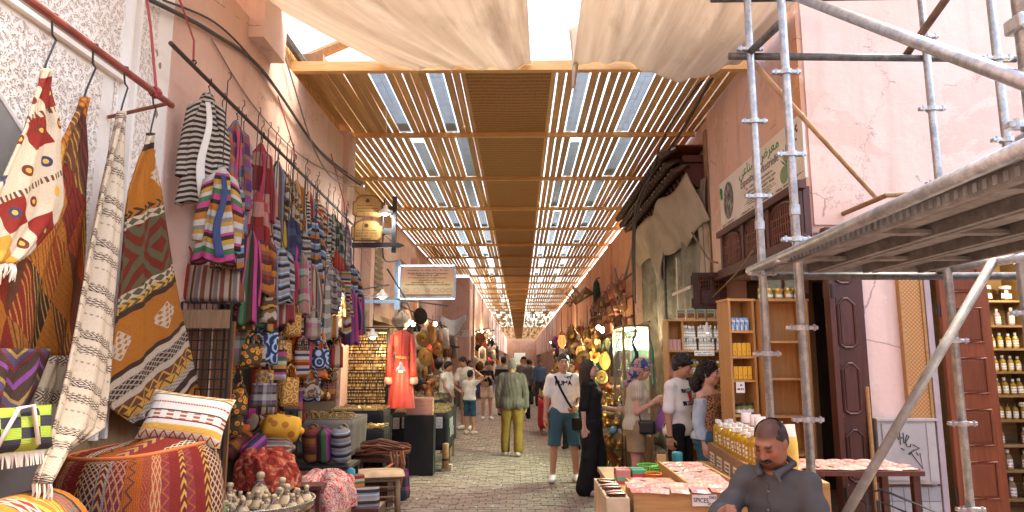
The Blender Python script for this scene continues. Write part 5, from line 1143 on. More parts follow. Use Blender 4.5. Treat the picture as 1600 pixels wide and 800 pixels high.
for k in range(12):
 a = rnd.uniform(.3, 2.8); x, z = .95 + rnd.uniform(-.02, .02), .22
 MB().tube([(x, -.014, z), (x + .1 * math.cos(a), -.014, z + .13 * math.sin(a)), (x + .22 * math.cos(a) * rnd.uniform(.7, 1.1), -.014, z + .24 * math.sin(a))], [.006, .01, .002], 4).build('leaf_drawing', M_gink if k % 3 else mat('pale_green', (.2, .3, .16), .7), ws)
MB().lathe([(.11, 0), (.11, .002)], (.85, -.013, .16), 16, sy=.8, rot=rotx(R(90))).build('plant_drawing', MATS['pale_green'], ws)
for k in range(6): MB().ball((1.15 + rnd.uniform(-.06, .1), -.014, .42 + k * .025), .02, 6, 4, (1, .1, .8)).build('seed_drawing', M_bink, ws)
for k in range(6): MB().tube([(-1.3, -.014, .56), (-1.26 + .05 * math.cos(k), -.014, .5 + .04 * math.sin(k * 2)), (-1.28 + .06 * (k % 2), -.014, .4)], .007, 4).build('vine_drawing', M_gink, ws)
cw = thing('carved_window', 'dark carved wooden window screen of three arched panels below the white sign', 'window', (RX - .06, 7.5, 2.78), R(-90))
MB().bx(-1.28, 1.28, -.01, .05, 0, .50).build('backboard', M_darkw, cw)
for z in (-.03, .47): MB().bx(-1.34, 1.34, -.07, .0, z, z + .075).build('moulding', M_darkw, cw)
MB().bx(-1.36, 1.36, -.13, .02, -.09, -.04).build('sill', M_darkw, cw)
for k in range(4): MB().bx(-1.27 + k * .82, -1.19 + k * .82, -.04, -.012, .045, .47).build('stile', M_darkw, cw)
M_dk2 = mat('opening_dark_paint', (.012, .008, .006), .9)  # near-black plates: the dark of unlit openings is put into their colour
for k in range(3):
 cx = -.82 + k * .82
 o = MB().prism([(cx - .3, .07), (cx + .3, .07), (cx + .3, .3)] + [(cx + .3 * math.cos(a), .3 + .14 * math.sin(a)) for a in [i * math.pi / 8 for i in range(1, 8)]] + [(cx - .3, .3)], -.016, -.012).build('arch_dark_plate', M_dk2, cw)
 for j in range(11): MB().tube([(cx - .29 + j * .058, -.03, .07), (cx - .29 + j * .058, -.03, .3 + .135 * max(0, 1 - ((j - 5) / 5.2) ** 2) ** .5)], .008, 5).build('spindle', M_redw, cw)
 for z in (.15, .23, .31): MB().tube([(cx - .3, -.03, z), (cx + .3, -.03, z)], .006, 5).build('crossbar', M_redw, cw)
 ap = [(cx + .32 * math.cos(a), -.03, .3 + .15 * math.sin(a)) for a in [i * math.pi / 10 for i in range(11)]]; MB().tube([(cx + .32, -.03, .06)] + ap + [(cx - .32, -.03, .06)], .014, 6).build('arch_trim', M_darkw, cw)
# shop glass transom with green jars
gt = thing('shop_transom', 'greenish glass transom over the corner shop opening', 'window', (RX - .02, 6.95, 2.3), R(-90))
MB().bx(-.5, .5, 0, .008, .02, .36).build('pane', mat('green_glass', (.55, .75, .68), .06, alpha=.35, var=0), gt)
for a, b, c, d in ((-.54, .54, 0, .03), (-.54, .54, .36, .4), (-.54, -.5, .03, .36), (.5, .54, .03, .36), (-.02, .02, .03, .36)): MB().bx(a, b, -.02, .025, c, d).build('frame', M_darkw, gt)
# open shutter leaves beside the tarp
def panel_door(name, label, loc, rz, w_, h_, m, npan=4, arch=True, th=.045, zb=.0, group=None):
 t = thing(name, label, 'door', loc, rz, group)
 MB().bx(0, w_, -th / 2, th / 2, zb, h_).build('leaf', m, t, bevel=.004)
 ph = (h_ - zb) / npan
 for k in range(npan):
  a, b = zb + k * ph + .07, zb + (k + 1) * ph - .07; x0, x1 = .09, w_ - .09
  MB().bx(x0 + .02, x1 - .02, -th / 2 - .008, -th / 2 + .002, a + .02, b - .02).build('panel', m, t, bevel=.005)
  pts = [(x0, a), (x1, a), (x1, b), (x0, b)] if not arch else [(x0, a + .03), (x0 + .04, a), (x1 - .04, a), (x1, a + .03), (x1, b - .06), (x1 - .06, b), (x0 + .06, b), (x0, b - .06)]
  MB().tube([(x, -th / 2 - .004, z) for x, z in pts], .014, 6, closed=True).build('moulding', m, t)
 for z in (h_ * .2, h_ * .8): MB().tube([(-.006, 0, z - .06), (-.006, 0, z + .06)], .014, 6).build('hinge', M_black, t)
 return t
sh_ = panel_door('shop_shutter', 'dark brown shutter leaf with carved grilles beside the plastic sheet', (2.27, 8.98, 2.32), R(-4), .43, .50, M_darkw, 1)
for k in range(2):
 MB().bx(.08 + k * .2, .22 + k * .2, -.035, -.026, .27, .46).build('grille_dark_plate', M_dk2, sh_)  # black plate paints the shaded hollow behind the bars
 for j in range(4): MB().tube([(.08 + k * .2, -.04, .28 + j * .055), (.22 + k * .2, -.04, .30 + j * .05)], .005, 4).build('grille_bar', M_redw, sh_); MB().tube([(.095 + k * .2 + j * .035, -.042, .27), (.095 + k * .2 + j * .035, -.042, .46)], .005, 4).build('grille_bar', M_redw, sh_)
# front face doors
panel_door('door_leaf', 'dark maroon panelled door leaf at the corner of the spice shop', (2.76, 6.20, -.005), 0, .33, 2.88, M_darkw, 5)
panel_door('door_leaf', 'dark door leaf folded edge on beside the maroon one', (2.74, 6.02, -.005), R(82), .17, 2.86, M_darkw, 5)
d2 = panel_door('door_leaf', 'reddish brown panelled door leaf open beside the bottle shelves', (3.75, 6.16, -.005), R(4), .45, 2.66, M_redw, 6, arch=False)
fr_ = thing('timber_surround', 'tan patterned wooden door frame strip next to the red brown door', 'frame', (3.53, 6.2, .0))
MB().bx(-.085, .085, -.0, .045, 1.16, 2.9).build('board', mat('tan_carved', fn=lambda t: (lambda x, y, z: t.mix(((((x + z) * 28).tri()).gt(.36)).mx((((x - z) * 28).tri()).gt(.36)), t.col((.52, .28, .10)), t.col((.30, .14, .045))))(*t.sep(t.coord('Object'))), rough=.6), fr_)
for x in (-.095, .095): MB().bx(x - .012, x + .012, -.012, .045, 1.16, 2.9).build('edge_strip', M_crate, fr_)
MB().bx(.115, .165, -.02, .045, -.005, 2.62).build('pale_jamb', mat('lilac_jamb', (.42, .35, .36), .8), fr_)
ub = thing('utility_box', 'grey white metal meter box with black graffiti set in the pink pier', 'cabinet', (3.36, 6.17, .63))
MB().bx(-.25, .25, -.02, .075, 0, .53).build('case', mat('box_grey', (.40, .385, .375), .55, var=.12, vs=5), ub)
MB().bx(-.215, .14, -.034, -.022, .03, .505).build('door', mat('box_door', (.36, .35, .345), .5, var=.12, vs=5), ub)
MB().bx(-.26, .26, -.04, .075, .53, .55).build('top_lip', MATS['box_grey'], ub); MB().bx(.17, .24, -.03, -.02, .02, .51).build('side_strip', MATS['box_grey'], ub)
gf = [[(-.05, .42), (-.045, .37)], [(-.03, .43), (-.03, .33)], [(-.03, .39), (-.005, .385)], [(0, .43), (0, .34)], [(.0, .34), (.03, .37), (.05, .40), (.03, .41), (.015, .37), (.02, .32), (.05, .31), (.06, .335)], [(-.03, .30), (.0, .285)], [(.075, .33), (.13, .30), (.08, .28), (.03, .255), (.04, .245), (.08, .285)], [(.055, .26), (.145, .13), (.13, .26)], [(.10, .265), (.115, .24)], [(.11, .13), (.113, .09)]]
for s in gf: MB().tube([(x - .04, -.036, z) for x, z in s], .0048, 5).build('graffiti_stroke', M_bink, ub)
tb_ = thing('tiled_plinth', 'grey tiled plinth under the meter box', 'plinth', (3.37, 6.2, 0))
MB().bx(-.27, .27, -.0, .05, 0, .60).build('core', mat('tile_joint', (.30, .29, .28), .9), tb_)
for j in range(5):
 for i in range(5): MB().bx(-.265 + i * .106, -.164 + i * .106, -.012, .0, .01 + j * .118, .122 + j * .118).build('tile', mat('tile_%d' % ((i * 3 + j) % 3), ((.36, .37, .37), (.31, .32, .33), (.40, .40, .39))[(i * 3 + j) % 3], .5), tb_)
tag(MB().tube([(3.03, 6.1, 0), (3.06, 6.18, 1.45)], .018, 8).build('broomstick', M_crate), 'wooden broomstick leaning on the pink pier', 'stick')
# ================================================================ shelves with bottles
bt = {}
def bottle(kind, liquid, cap, lab_col):
 key = (kind, liquid, cap)
 if key in bt: return bt[key]
 t = thing('bottle', 'x', 'bottle', (0, 0, -50)); bt[key] = t
 prof = {'tall': [(.02, 0), (.023, .005), (.023, .095), (.018, .11), (.010, .12), (.010, .128)], 'big': [(.036, 0), (.04, .008), (.04, .14), (.03, .165), (.016, .178), (.016, .19)], 'jar': [(.035, 0), (.038, .005), (.038, .07), (.03, .08), (.03, .085)]}[kind]
 h = prof[-1][1]; r_ = prof[2][0]
 MB().lathe(prof, n=12).build('body', liquid, t, smooth=False)
 MB().lathe([(prof[-1][0] * 1.25, h - .005), (prof[-1][0] * 1.25, h + (.03 if kind != 'jar' else .018)), (.001, h + (.031 if kind != 'jar' else .019))], n=10).build('cap', cap, t)
 lb_ = MB(); n = 7
 lb_.grid(lambda u, v: ((r_ + .0012) * math.sin((u - .5) * 2.2), -(r_ + .0012) * math.cos((u - .5) * 2.2), lerp(h * .15, h * .6, v)), n, 1)
 lb_.build('label_paper', lab_col, t); return t
M_oil = mat('oil_amber', (.50, .30, .02), .12, var=.1, trans=.35, ior=1.4); M_oil2 = mat('oil_gold', (.62, .40, .03), .1, trans=.35, var=.1, ior=1.4); M_clear = mat('cloudy_bottle', (.60, .58, .54), .15, trans=.2); M_dkglass = mat('dark_bottle', (.05, .03, .02), .12); M_greenjar = mat('green_jar', (.12, .34, .06), .2); M_wcap = mat('white_cap', (.78, .77, .74), .4); M_goldcap = mat('gold_cap', (.55, .38, .12), .3, metal=.7); M_paper = mat('bottle_label', fn=lambda t: t.mix((t.sep(t.coord('Object'))[2] * 160).sin().gt(.5) * t.noise(120, 1).gt(.45), t.col((.72, .69, .62)), t.col((.16, .13, .08))), rough=.6)
def put_bottles(kind, liq, cap, x0, x1, n, y, z, label, group, jitter=.003, s=1.0, skip=0, dirv=None):
 b = bottle(kind, liq, cap, M_paper)
 for k in range(n):
  f = (k + .5) / n
  if dirv is None: loc = Vector((lerp(x0, x1, f), y, z))
  else: loc = Vector(x0).lerp(Vector(x1), f)
  if k % 7 == 5 and rnd.random() < .5 and n > 6: continue
  o = dup(b, loc + Vector((rnd.uniform(-jitter, jitter), rnd.uniform(-jitter * 2, jitter * 2), 0)), rnd.uniform(-.2, .2), label + ', %s from %s' % (ORD[k], 'left' if dirv is None else 'far end'), group=group, scale=s * rnd.uniform(.93, 1.06)); o.rotation_euler.x = rnd.gauss(0, .02); o.rotation_euler.y = rnd.gauss(0, .03)
def shelf_unit(label, x0, x1, y0, y1, zb, zt, levels, m, back=True, rz=0, mids=(), th=.022, name='shelf_unit', lip=0):
 """levels: heights of the boards; open to -Y; built round its own base point"""
 cx = (x0 + x1) / 2; t = thing(name, label, 'shelf', (cx, y0, zb), rz); a, b, d = x0 - cx, x1 - cx, y1 - y0; H = zt - zb
 for x in (a, b - th): MB().bx(x, x + th, 0, d, 0, H).build('side', m, t)
 for x in mids: MB().bx(x - cx, x - cx + th, .004, d - .02, 0, H).build('divider', m, t)
 if back: MB().bx(a + th, b - th, d - .012, d, 0, H).build('back', m, t)
 for z in levels: MB().bx(a + th, b - th, .002, d - .013, z - zb - th, z - zb).build('board', m, t)
 MB().bx(a - .01, b + .01, -.008, d, H, H + th).build('top', m, t)
 return t
# shelf 1: behind the boy and the woman
y1 = 8.35
shelf_unit('wide orange wood shelf of small bottles behind the customers', 1.78, 2.52, y1, y1 + .24, -.005, 2.15, [.45, .66, .90, 1.22, 1.50, 1.80], M_shelfw, mids=(1.96,))
for k, (z, n, kind, liq, cap, lab) in enumerate(((1.955, 17, 'tall', M_clear, M_wcap, 'small white capped bottle in the top row of the wide shelf'), (1.80, 16, 'tall', M_clear, M_wcap, 'small white capped bottle in the second row of the wide shelf'), (1.50, 14, 'big', M_oil, M_wcap, 'amber bottle with white cap in the third row of the wide shelf'), (1.22, 8, 'big', M_oil, M_clear, 'larger amber bottle in the row behind the customers'), (.90, 5, 'big', M_clear, M_wcap, 'clear bottle on the low board of the wide shelf'))):
 put_bottles(kind, liq, cap, 1.99, 2.49, n, y1 + .08, z, lab, 'bottles on the wide shelf', s=.8 if kind == 'big' else (.95 if k else .9))
MATS['glassboard'] = None
tag(MB().bx(1.985, 2.495, y1 + .02, y1 + .2, 1.945, 1.953).build('glass_board', M_clear), 'thin clear board carrying the top bottle row', 'board')
for k, (z, c) in enumerate(((1.80, (.55, .30, .26)), (1.5, (.50, .20, .18)))):
 for j in range(3):
  o = MB().bx(-.022, .022, -.03, .03, 0, .13).build('soap_box', mat('soap_%d' % k, c, .6)); o.location = (1.83 + j * .05, y1 + .06, z); tag(o, ('pale pink carton in the upper left bay of the wide shelf', 'red carton in the lower left bay of the wide shelf')[k], 'box', 'cartons on the wide shelf')
for j in range(5):
 t = thing('spice_carton', ('brown printed carton on top of the wide shelf, leftmost', 'brown printed carton on top of the wide shelf, second', 'brown printed carton on top of the wide shelf, middle', 'brown printed carton on top of the wide shelf, fourth', 'brown printed carton on top of the wide shelf, rightmost')[j], 'box', (1.98 + j * .118, y1 + .1, 2.173), R(rnd.uniform(-8, 8)), 'cartons on top of the wide shelf')
 MB().bx(-.05, .05, -.03, .03, 0, .125).build('carton', mat('carton_cream', (.52, .40, .22), .6), t); MB().bx(-.04, .04, -.0325, -.03, .02, .08).build('picture', mat('carton_pic', (.22, .09, .03), .6, var=.5, vs=30), t); MB().bx(-.045, .045, -.0325, -.03, .085, .115).build('blue_band', mat('carton_band', (.10, .25, .22), .6), t)
for k, (x, z, w_) in enumerate(((2.22, 1.765, .24), (2.2, 1.465, .22), (2.35, 1.185, .16))):
 t = thing('price_strip', ('white price strip under the second bottle row', 'white price strip under the third bottle row', 'white price strip under the larger amber bottles')[k], 'card', (x, y1 - .004, z)); MB().bx(-w_ / 2, w_ / 2, -.004, 0, -.03, .03).build('card', M_card, t); q = MB(); squiggle(q, -w_ * .45, w_ * .45, .01, -.005, .014, rnd); squiggle(q, -w_ * .4, w_ * .4, -.014, -.005, .012, rnd); q.build('print', M_bink, t)['kind'] = 'stuff'
# hanging energy lamp before the wide shelf
lamp('bright energy lamp hanging before the wide shelf', atY(1105, 520, 8.1), .045, .35, 1.2, False, .06)
t = thing('oil_can', 'yellow plastic can hanging between the two shelf units', 'can', atY(1133, 520, 7.2)); MB().lathe([(.05, -.13), (.06, -.1), (.06, .08), (.03, .12), (.02, .15)], n=14).build('body', mat('yellow_plastic', (.62, .38, .02), .35), t, smooth=True); MB().lathe([(.022, .15), (.022, .18)], n=10).build('cap', M_wcap, t)
# shelf 2: tall unit with yellow boxes; shelf 3: empty boards
y2 = 6.55
shelf_unit('tall orange wood shelf with yellow boxes left of the scaffold pole', 1.98, 2.24, y2, y2 + .25, -.005, 2.24, [.62, 1.18, 1.50, 1.72, 1.96], M_shelfw, rz=R(8))
shelf_unit('tall empty orange wood shelf between two scaffold poles', 2.262, 2.70, y2 - .10, y2 + .20, -.005, 2.23, [.5, .84, 1.18, 1.52, 1.86], M_shelfw)
put = lambda x, z, w_, h_, m, lab, g_, y=y2 + .07: tag((lambda o: (setattr(o, 'location', (x, y, z)), setattr(o, 'rotation_euler', (0, 0, R(8))), o)[2])(MB().bx(-w_ / 2, w_ / 2, -.04, .04, 0, h_).build('tea_box', m)), lab, 'box', g_)
M_yb = mat('yellow_box', fn=lambda t: t.mix(t.noise(40, 2).gt(.6), t.col((.66, .36, .02)), t.col((.5, .18, .02))), rough=.5); M_wb = mat('white_blue_box', fn=lambda t: t.mix(t.noise(30, 2).gt(.5), t.col((.6, .6, .6)), t.col((.12, .28, .5))), rough=.5); M_gb = mat('green_tin', (.14, .20, .05), .4)
for j in range(4):
 put(2.035 + j * .042, 1.963, .036, .12, M_wb, 'white and blue carton on the top board of the tall shelf', 'cartons on the tall shelf')
 put(2.035 + j * .044, 1.723, .04, .12, M_yb, 'yellow box on the upper board of the tall shelf', 'cartons on the tall shelf')
 put(2.035 + j * .044, 1.503, .04, .12, M_yb, 'yellow box on the second board of the tall shelf', 'cartons on the tall shelf')
put_bottles('jar', M_gb, M_dkglass, 2.03, 2.2, 3, y2 + .08, 1.18, 'green jar with dark lid on the lower board of the tall shelf', 'jars on the tall shelf')
t = thing('price_note', 'small white handwritten price note pinned to the tall shelf', 'card', (2.06, y2 - .02, 1.43)); MB().bx(-.04, .04, -.003, 0, -.05, .05).build('card', M_card, t); q = MB(); squiggle(q, -.03, .03, .02, -.004, .018, rnd); squiggle(q, -.03, .03, -.015, -.004, .02, rnd); q.build('writing', M_bink, t)['kind'] = 'stuff'
put_bottles('jar', M_greenjar, M_goldcap, 2.3, 2.66, 6, y2 + .05, 2.253, 'green jar on top of the empty shelf', 'green jars on the empty shelf')
put_bottles('jar', M_oil2, M_goldcap, 2.32, 2.68, 4, y2 - .04, 2.253, 'golden jar on top of the empty shelf', 'golden jars on the empty shelf')
# shelf 4: inside the right shop
shelf_unit('deep shop shelf full of bottles at the right edge of the picture', 4.22, 5.1, 6.95, 7.25, -.005, 2.72, [.35, .62, .86, 1.10, 1.34, 1.57, 1.80, 2.03, 2.28], wood('shop_shelf', (.16, .09, .03), (.30, .19, .08), axis=0))
for k, (z, n, kind, liq, cap, s, lab) in enumerate(((2.28, 4, 'jar', M_dkglass, M_clear, 1.5, 'dark jar on the topmost board of the shop shelf'), (2.03, 6, 'big', mat('pink_bottle', (.5, .3, .32), .2, trans=.3), M_clear, .8, 'pinkish bottle on the upper board of the shop shelf'), (1.80, 10, 'big', M_oil2, M_wcap, .68, 'golden bottle in the first full row of the shop shelf'), (1.57, 10, 'big', M_oil2, M_wcap, .72, 'golden bottle in the second full row of the shop shelf'), (1.34, 10, 'big', M_oil, M_wcap, .74, 'amber bottle in the third full row of the shop shelf'), (1.10, 10, 'big', M_oil, M_dkglass, .72, 'amber bottle with dark cap on the shop shelf'), (.86, 7, 'big', mat('brown_bag', (.30, .17, .08), .6), M_wcap, .75, 'brown packet bottle low on the shop shelf'), (.62, 5, 'big', MATS['brown_bag'], M_wcap, .9, 'large brown packet bottle near the bottom of the shop shelf'), (.35, 5, 'big', MATS['brown_bag'], M_wcap, .9, 'brown packet bottle on the lowest board of the shop shelf'))):
 put_bottles(kind, liq, cap, 4.27, 5.05, n, 7.03, z, lab, 'bottles on the shop shelf', s=s)
 tag(MB().bx(4.3, 4.72, 6.938, 6.944, z - .045, z - .005).build('price_strip', M_card), ('white price strip on the %s board of the shop shelf' % ('topmost', 'second', 'third', 'fourth', 'fifth', 'sixth', 'seventh', 'eighth', 'lowest')[k]), 'card')
l = bpy.data.lights.new('shop_light', 'POINT'); l.energy = 6; l.color = (1, .85, .6); l.shadow_soft_size = .1; lt_ = thing('shop_lamp', 'bulb hanging under the ceiling inside the right shop', 'lamp', (4.9, 6.6, 2.5)); MB().ball((0, 0, 0), .04, 10, 8).build('bulb', M_bulbw, lt_); MB().tube([(0, 0, .03), (0, 0, .24)], .005, 5).build('cord', M_black, lt_); lo = bpy.data.objects.new('shop_light', l); COL.objects.link(lo); lo.parent = lt_; lo.location = (0, -.08, -.06)
# ================================================================ spice counter
CZt = .86
def crate(label, x0, x1, y0, y1, z0, z1, m=M_crate, th=.018, open_top=True, name='crate', rz=0):
 c = ((x0 + x1) / 2, (y0 + y1) / 2, z0); t = thing(name, label, 'crate', c, rz); a, d, h = (x1 - x0) / 2, (y1 - y0) / 2, z1 - z0
 MB().bx(-a, a, -d, -d + th, 0, h).build('front', m, t); MB().bx(-a, a, d - th, d, 0, h).build('back', m, t)
 for s in (-1, 1): MB().bx(s * a - (th if s > 0 else 0), s * a + (0 if s > 0 else th), -d + th, d - th, 0, h).build('side', m, t)
 MB().bx(-a + th, a - th, -d + th, d - th, .004, .02 if open_top else h).build('floor', m, t); return t
ct = table('spice_counter', 'long wooden counter under the spice boxes', .72, 1.72, 4.66, 6.6, .70, M_crate, .05)
rp(MB().bx(.74, .755, 4.7, 6.56, .05, .66), 'side_panel', M_crate, ct)
crate('plain orange wooden crate front with spice packets along its rim', .70, 1.40, 4.40, 4.64, .40, .875)
tag(MB().bx(.66, 1.5, 4.2, 4.66, -.01, .40).build('crate_stand', M_crate), 'wooden stand under the front spice crates', 'stand')
M_pack = mat('spice_packet', fn=lambda t: (lambda x, y, z: t.mix((t.noise(60, 3) - .42).mx(0) * 2.6, t.ramp(t.rand(), [(0, (.50, .20, .14)), (.3, (.46, .13, .09)), (.55, (.56, .34, .24)), (.8, (.50, .26, .20)), (1, (.40, .16, .16))]), t.mix(((x * 30).tri() + (y * 22).tri()).gt(.55), t.col((.66, .54, .50)), t.col((.34, .22, .30)))))(*t.sep(t.coord('Object'))), rough=.28)
pk = MB().grid(lambda u, v: ((u - .5) * .125, (v - .5) * .09, .014 * math.sin(math.pi * u) ** .6 * math.sin(math.pi * v) ** .6 + .002), 6, 5).mesh('spice_packet', True); pk.materials.append(M_pack)
def packets(x0, x1, y0, y1, z, nx, ny, label, group, tilt=0, zs=0, rzv=.15):
 for j in range(ny):
  for i in range(nx):
   o = link('spice_packet', pk, None, (lerp(x0, x1, (i + .5) / nx), lerp(y0, y1, (j + .5) / ny), z + zs * j / max(1, ny - 1) + rnd.uniform(0, .006))); o.rotation_euler = (tilt + rnd.gauss(0, .05), rnd.gauss(0, .06), rnd.gauss(0, rzv)); o.scale = (rnd.uniform(.9, 1.08),) * 3
   tag(o, label + (', %s from the left' % ORD[i] if ny == 1 else ', %s row, %s from left' % (ORD[j], ORD[i])), 'packet', group)
packets(.68, 1.42, 4.33, 4.66, .880, 6, 2, 'pink spice packet lying on the rim of the front crate', 'packets on the front crate rim', tilt=R(12))
packets(.70, 1.48, 4.02, 4.26, .655, 6, 2, 'pink spice packet in the low front tray', 'packets in the low front tray')
crate('low tray of pink packets in front of the plain crate', .66, 1.52, 3.96, 4.28, .52, .66)
tag(MB().bx(.7, 1.48, 3.99, 4.26, -.01, .52).build('tray_stand', M_crate), 'boxy stand under the low front tray', 'stand')
crate('pale crate with torn paper lining at the left of the counter', .52, .66, 4.3, 5.0, .35, .86, mat('pale_crate', (.52, .40, .26), .85, var=.25))
tag(MB().bx(.53, .65, 4.32, 4.98, -.01, .35).build('crate_stand', M_crate), 'narrow stand under the pale lined crate', 'stand')
packets(.54, .64, 4.34, 4.96, .855, 1, 6, 'pink packet stuffed in the pale lined crate', 'packets in the pale crate', tilt=R(-20))
crate('open tray of loose spice packets on the left of the counter', .80, 1.14, 4.72, 5.40, .70, .80)
packets(.82, 1.13, 4.74, 5.38, .79, 3, 7, 'mixed spice packet lying in the left counter tray', 'packets in the left counter tray', rzv=.5)
crate('tilted tray packed with pink spice packets on the counter', 1.16, 1.52, 4.72, 5.95, .70, .84)
packets(1.19, 1.50, 4.76, 5.92, .80, 3, 11, 'pink packet in the tilted counter tray', 'packets in the tilted tray', zs=.03)
M_soap = [mat('soap_red', (.42, .06, .06), .5), mat('soap_green', (.08, .32, .18), .5), mat('soap_pink', (.50, .20, .18), .5)]
for j in range(2):
 for i in range(2):
  for k in range(4):
   o = MB().bx(-.055, .055, -.04, .04, 0, .026).build('soap_bar', M_soap[(i + k + j) % 3 if k < 3 else (1 if i else 2)]); o.location = (.83 + i * .125, 5.72 + j * .1, .702 + k * .0275); o.rotation_euler = (0, 0, rnd.gauss(0, .05))
   tag(o, ('wrapped soap bar in the left stack on the counter', 'wrapped soap bar in the right stack on the counter')[i], 'soap', 'stacked soap bars')
for lab, x, y, r_, c in (('orange plastic basket on the counter', 1.06, 5.65, .065, (.55, .13, .02)), ('bright green plastic basket behind the orange one', 1.2, 5.98, .095, (.14, .45, .05)), ('second green plastic basket left of the tilted tray', 1.10, 6.1, .09, (.12, .40, .05))):
 t = thing('plastic_basket', lab, 'basket', (x, y, .70)); mm = mat('plastic_%.2f' % c[0], c, .4)
 MB().lathe([(r_ * .75, 0), (r_ * .8, .005), (r_ * .75, .012)], n=18).build('bottom', mm, t)
 for k in range(22): a = k * 6.283 / 22; MB().tube([(r_ * .78 * math.cos(a), r_ * .78 * math.sin(a), 0), (r_ * math.cos(a), r_ * math.sin(a), .09)], .006, 4).build('rib', mm, t)
 for z, k in ((.045, .9), (.09, 1)): MB().tube([(r_ * k * math.cos(a), r_ * k * math.sin(a), z) for a in [i * 6.283 / 22 for i in range(22)]], .007, 5, closed=True).build('rim', mm, t)
tag(MB().bx(1.22, 1.30, 6.3, 6.33, .70, .85).build('card_box', mat('kraft', (.42, .24, .10), .8)), 'small kraft card box standing behind the baskets', 'box')
t = thing('scoop', 'teal plastic scoop hanging behind the baskets', 'scoop', (1.42, 6.4, .72)); MB().lathe([(.03, 0), (.045, .02), (.05, .12), (.045, .14)], n=12).build('bowl', MATS['teal_leather'], t, smooth=True)
# sloping ledge with the oil bottles and spice bags
le = thing('bottle_ledge', 'slanting wooden ledge with price notes carrying the oil bottles', 'ledge', (1.62, 5.4, .7))
A_, B_ = Vector((1.77, 6.55, .93)), Vector((1.62, 4.45, .93))
dv = (B_ - A_).normalized(); nv = Vector((-dv.y, dv.x, 0)) * -1
def strip(a0, a1, off0, off1, z0, z1, name, m, par):
 p = [A_ + dv * a0 + nv * off0, A_ + dv * a1 + nv * off0, A_ + dv * a1 + nv * off1, A_ + dv * a0 + nv * off1]
 return rp(MB().prism([(q.x, q.y) for q in p], z0, z1, 'Z'), name, m, par)
LEN = (B_ - A_).length
if nv.x > 0: nv = -nv
strip(0, LEN, -.30, .02, .70, .928, 'ledge', M_crate, le); strip(0, LEN, .021, .03, .72, .93, 'front_board', M_oldw, le)
strip(0, LEN, .03, .14, .70, .76, 'foot_board', M_crate, le)
rp(MB().bx(1.60, 2.0, 4.5, 6.5, -.005, .699), 'base', M_crate, le)
for k in range(7):
 p = A_ + dv * (.18 + k * .3) + nv * .034; t = thing('price_note', 'handwritten price note %s on the bottle ledge' % ('nearest the shelf', 'second', 'third', 'fourth', 'fifth', 'sixth', 'nearest the seated man')[k], 'card', (p.x, p.y, .80), math.atan2(dv.y, dv.x) + math.pi * 0, 'price notes on the ledge')
 MB().bx(-.09, .09, -.0, .004, -.05, .06).build('card', M_card, t)
 q = MB()
 for r2 in range(3): squiggle(q, -.075, .075, .035 - r2 * .03, -.001, .016, rnd)
 q.build('writing', M_bink, t)['kind'] = 'stuff'
 t.rotation_euler = (0, 0, math.atan2(dv.y, dv.x) + (math.pi if (rotz(math.atan2(dv.y, dv.x)) @ Vector((0, -1, 0))).dot(nv) < 0 else 0))
p0, p1 = A_ + dv * .05 + nv * -.04, B_ - dv * .1 + nv * -.04; p0.z = p1.z = .93
put_bottles('big', M_oil2, M_wcap, p0, p0.lerp(p1, .62), 15, 0, 0, 'golden oil bottle with white cap in the row on the ledge', 'oil bottles on the ledge', dirv=1, s=1.0)
put_bottles('big', M_oil2, M_wcap, p0.lerp(p1, .64), p0.lerp(p1, .9), 5, 0, 0, 'larger golden oil bottle near the seated man', 'large oil bottles on the ledge', dirv=1, s=1.15)
put_bottles('big', M_oil, M_wcap, p0 - nv * .09, p0.lerp(p1, .55) - nv * .09, 10, 0, 0, 'amber oil bottle in the back row on the ledge', 'back row bottles on the ledge', dirv=1, s=1.0)
sbm = {}
for k, (c, lab) in enumerate((((.38, .17, .09), 'brown spice bag farthest along the ledge'), ((.42, .18, .10), 'red brown spice bag, second on the ledge'), ((.36, .20, .12), 'grey brown spice bag, third on the ledge'), ((.48, .20, .08), 'broad rust spice bag in the middle of the ledge'), ((.56, .34, .06), 'golden yellow spice bag beside the rust one'), ((.58, .40, .10), 'pale yellow spice bag behind the seated man'))):
 p = A_ + dv * (.45 + k * .22) - nv * (.22 + .02 * (k % 2)); t = thing('spice_bag', lab, 'bag', (p.x, p.y, .93), R(10), 'upright spice bags on the ledge')
 def SB(u, v): th = u * 2 * math.pi; w_, d_ = poly_at([(0, .05, .035), (.1, .058, .045), (.6, .056, .04), (.8, .05, .025), (1, .048, .006)], v); return (w_ * math.cos(th), d_ * math.sin(th), v * .30)
 MB().grid(SB, 16, 10).build('bag', mat('spice_%d' % k, c, .4, var=.25), t, smooth=True)
 MB().grid(lambda u, v: tuple(Vector(SB(u, .72 + v * .28)) * 1.012), 16, 3).build('plastic_top', mat('pale_plastic', (.62, .52, .48), .25), t, smooth=True)
t = thing('spices_note', 'white hand lettered SPICES price card on the plain crate', 'sign', (1.13, 4.385, .832)); MB().bx(-.075, .075, -.004, 0, -.034, .034).build('card', M_card, t)
text('SPICES', .038, M_bink, t, loc=(-.022, -.006, .0), rot=(R(90), R(3), 0), ext=.001, xs=.85); text('DIO', .024, M_bink, t, loc=(.05, -.006, .016), rot=(R(90), 0, 0), ext=.001); text('20 DH', .02, M_bink, t, loc=(.045, -.006, -.02), rot=(R(90), 0, 0), ext=.001)
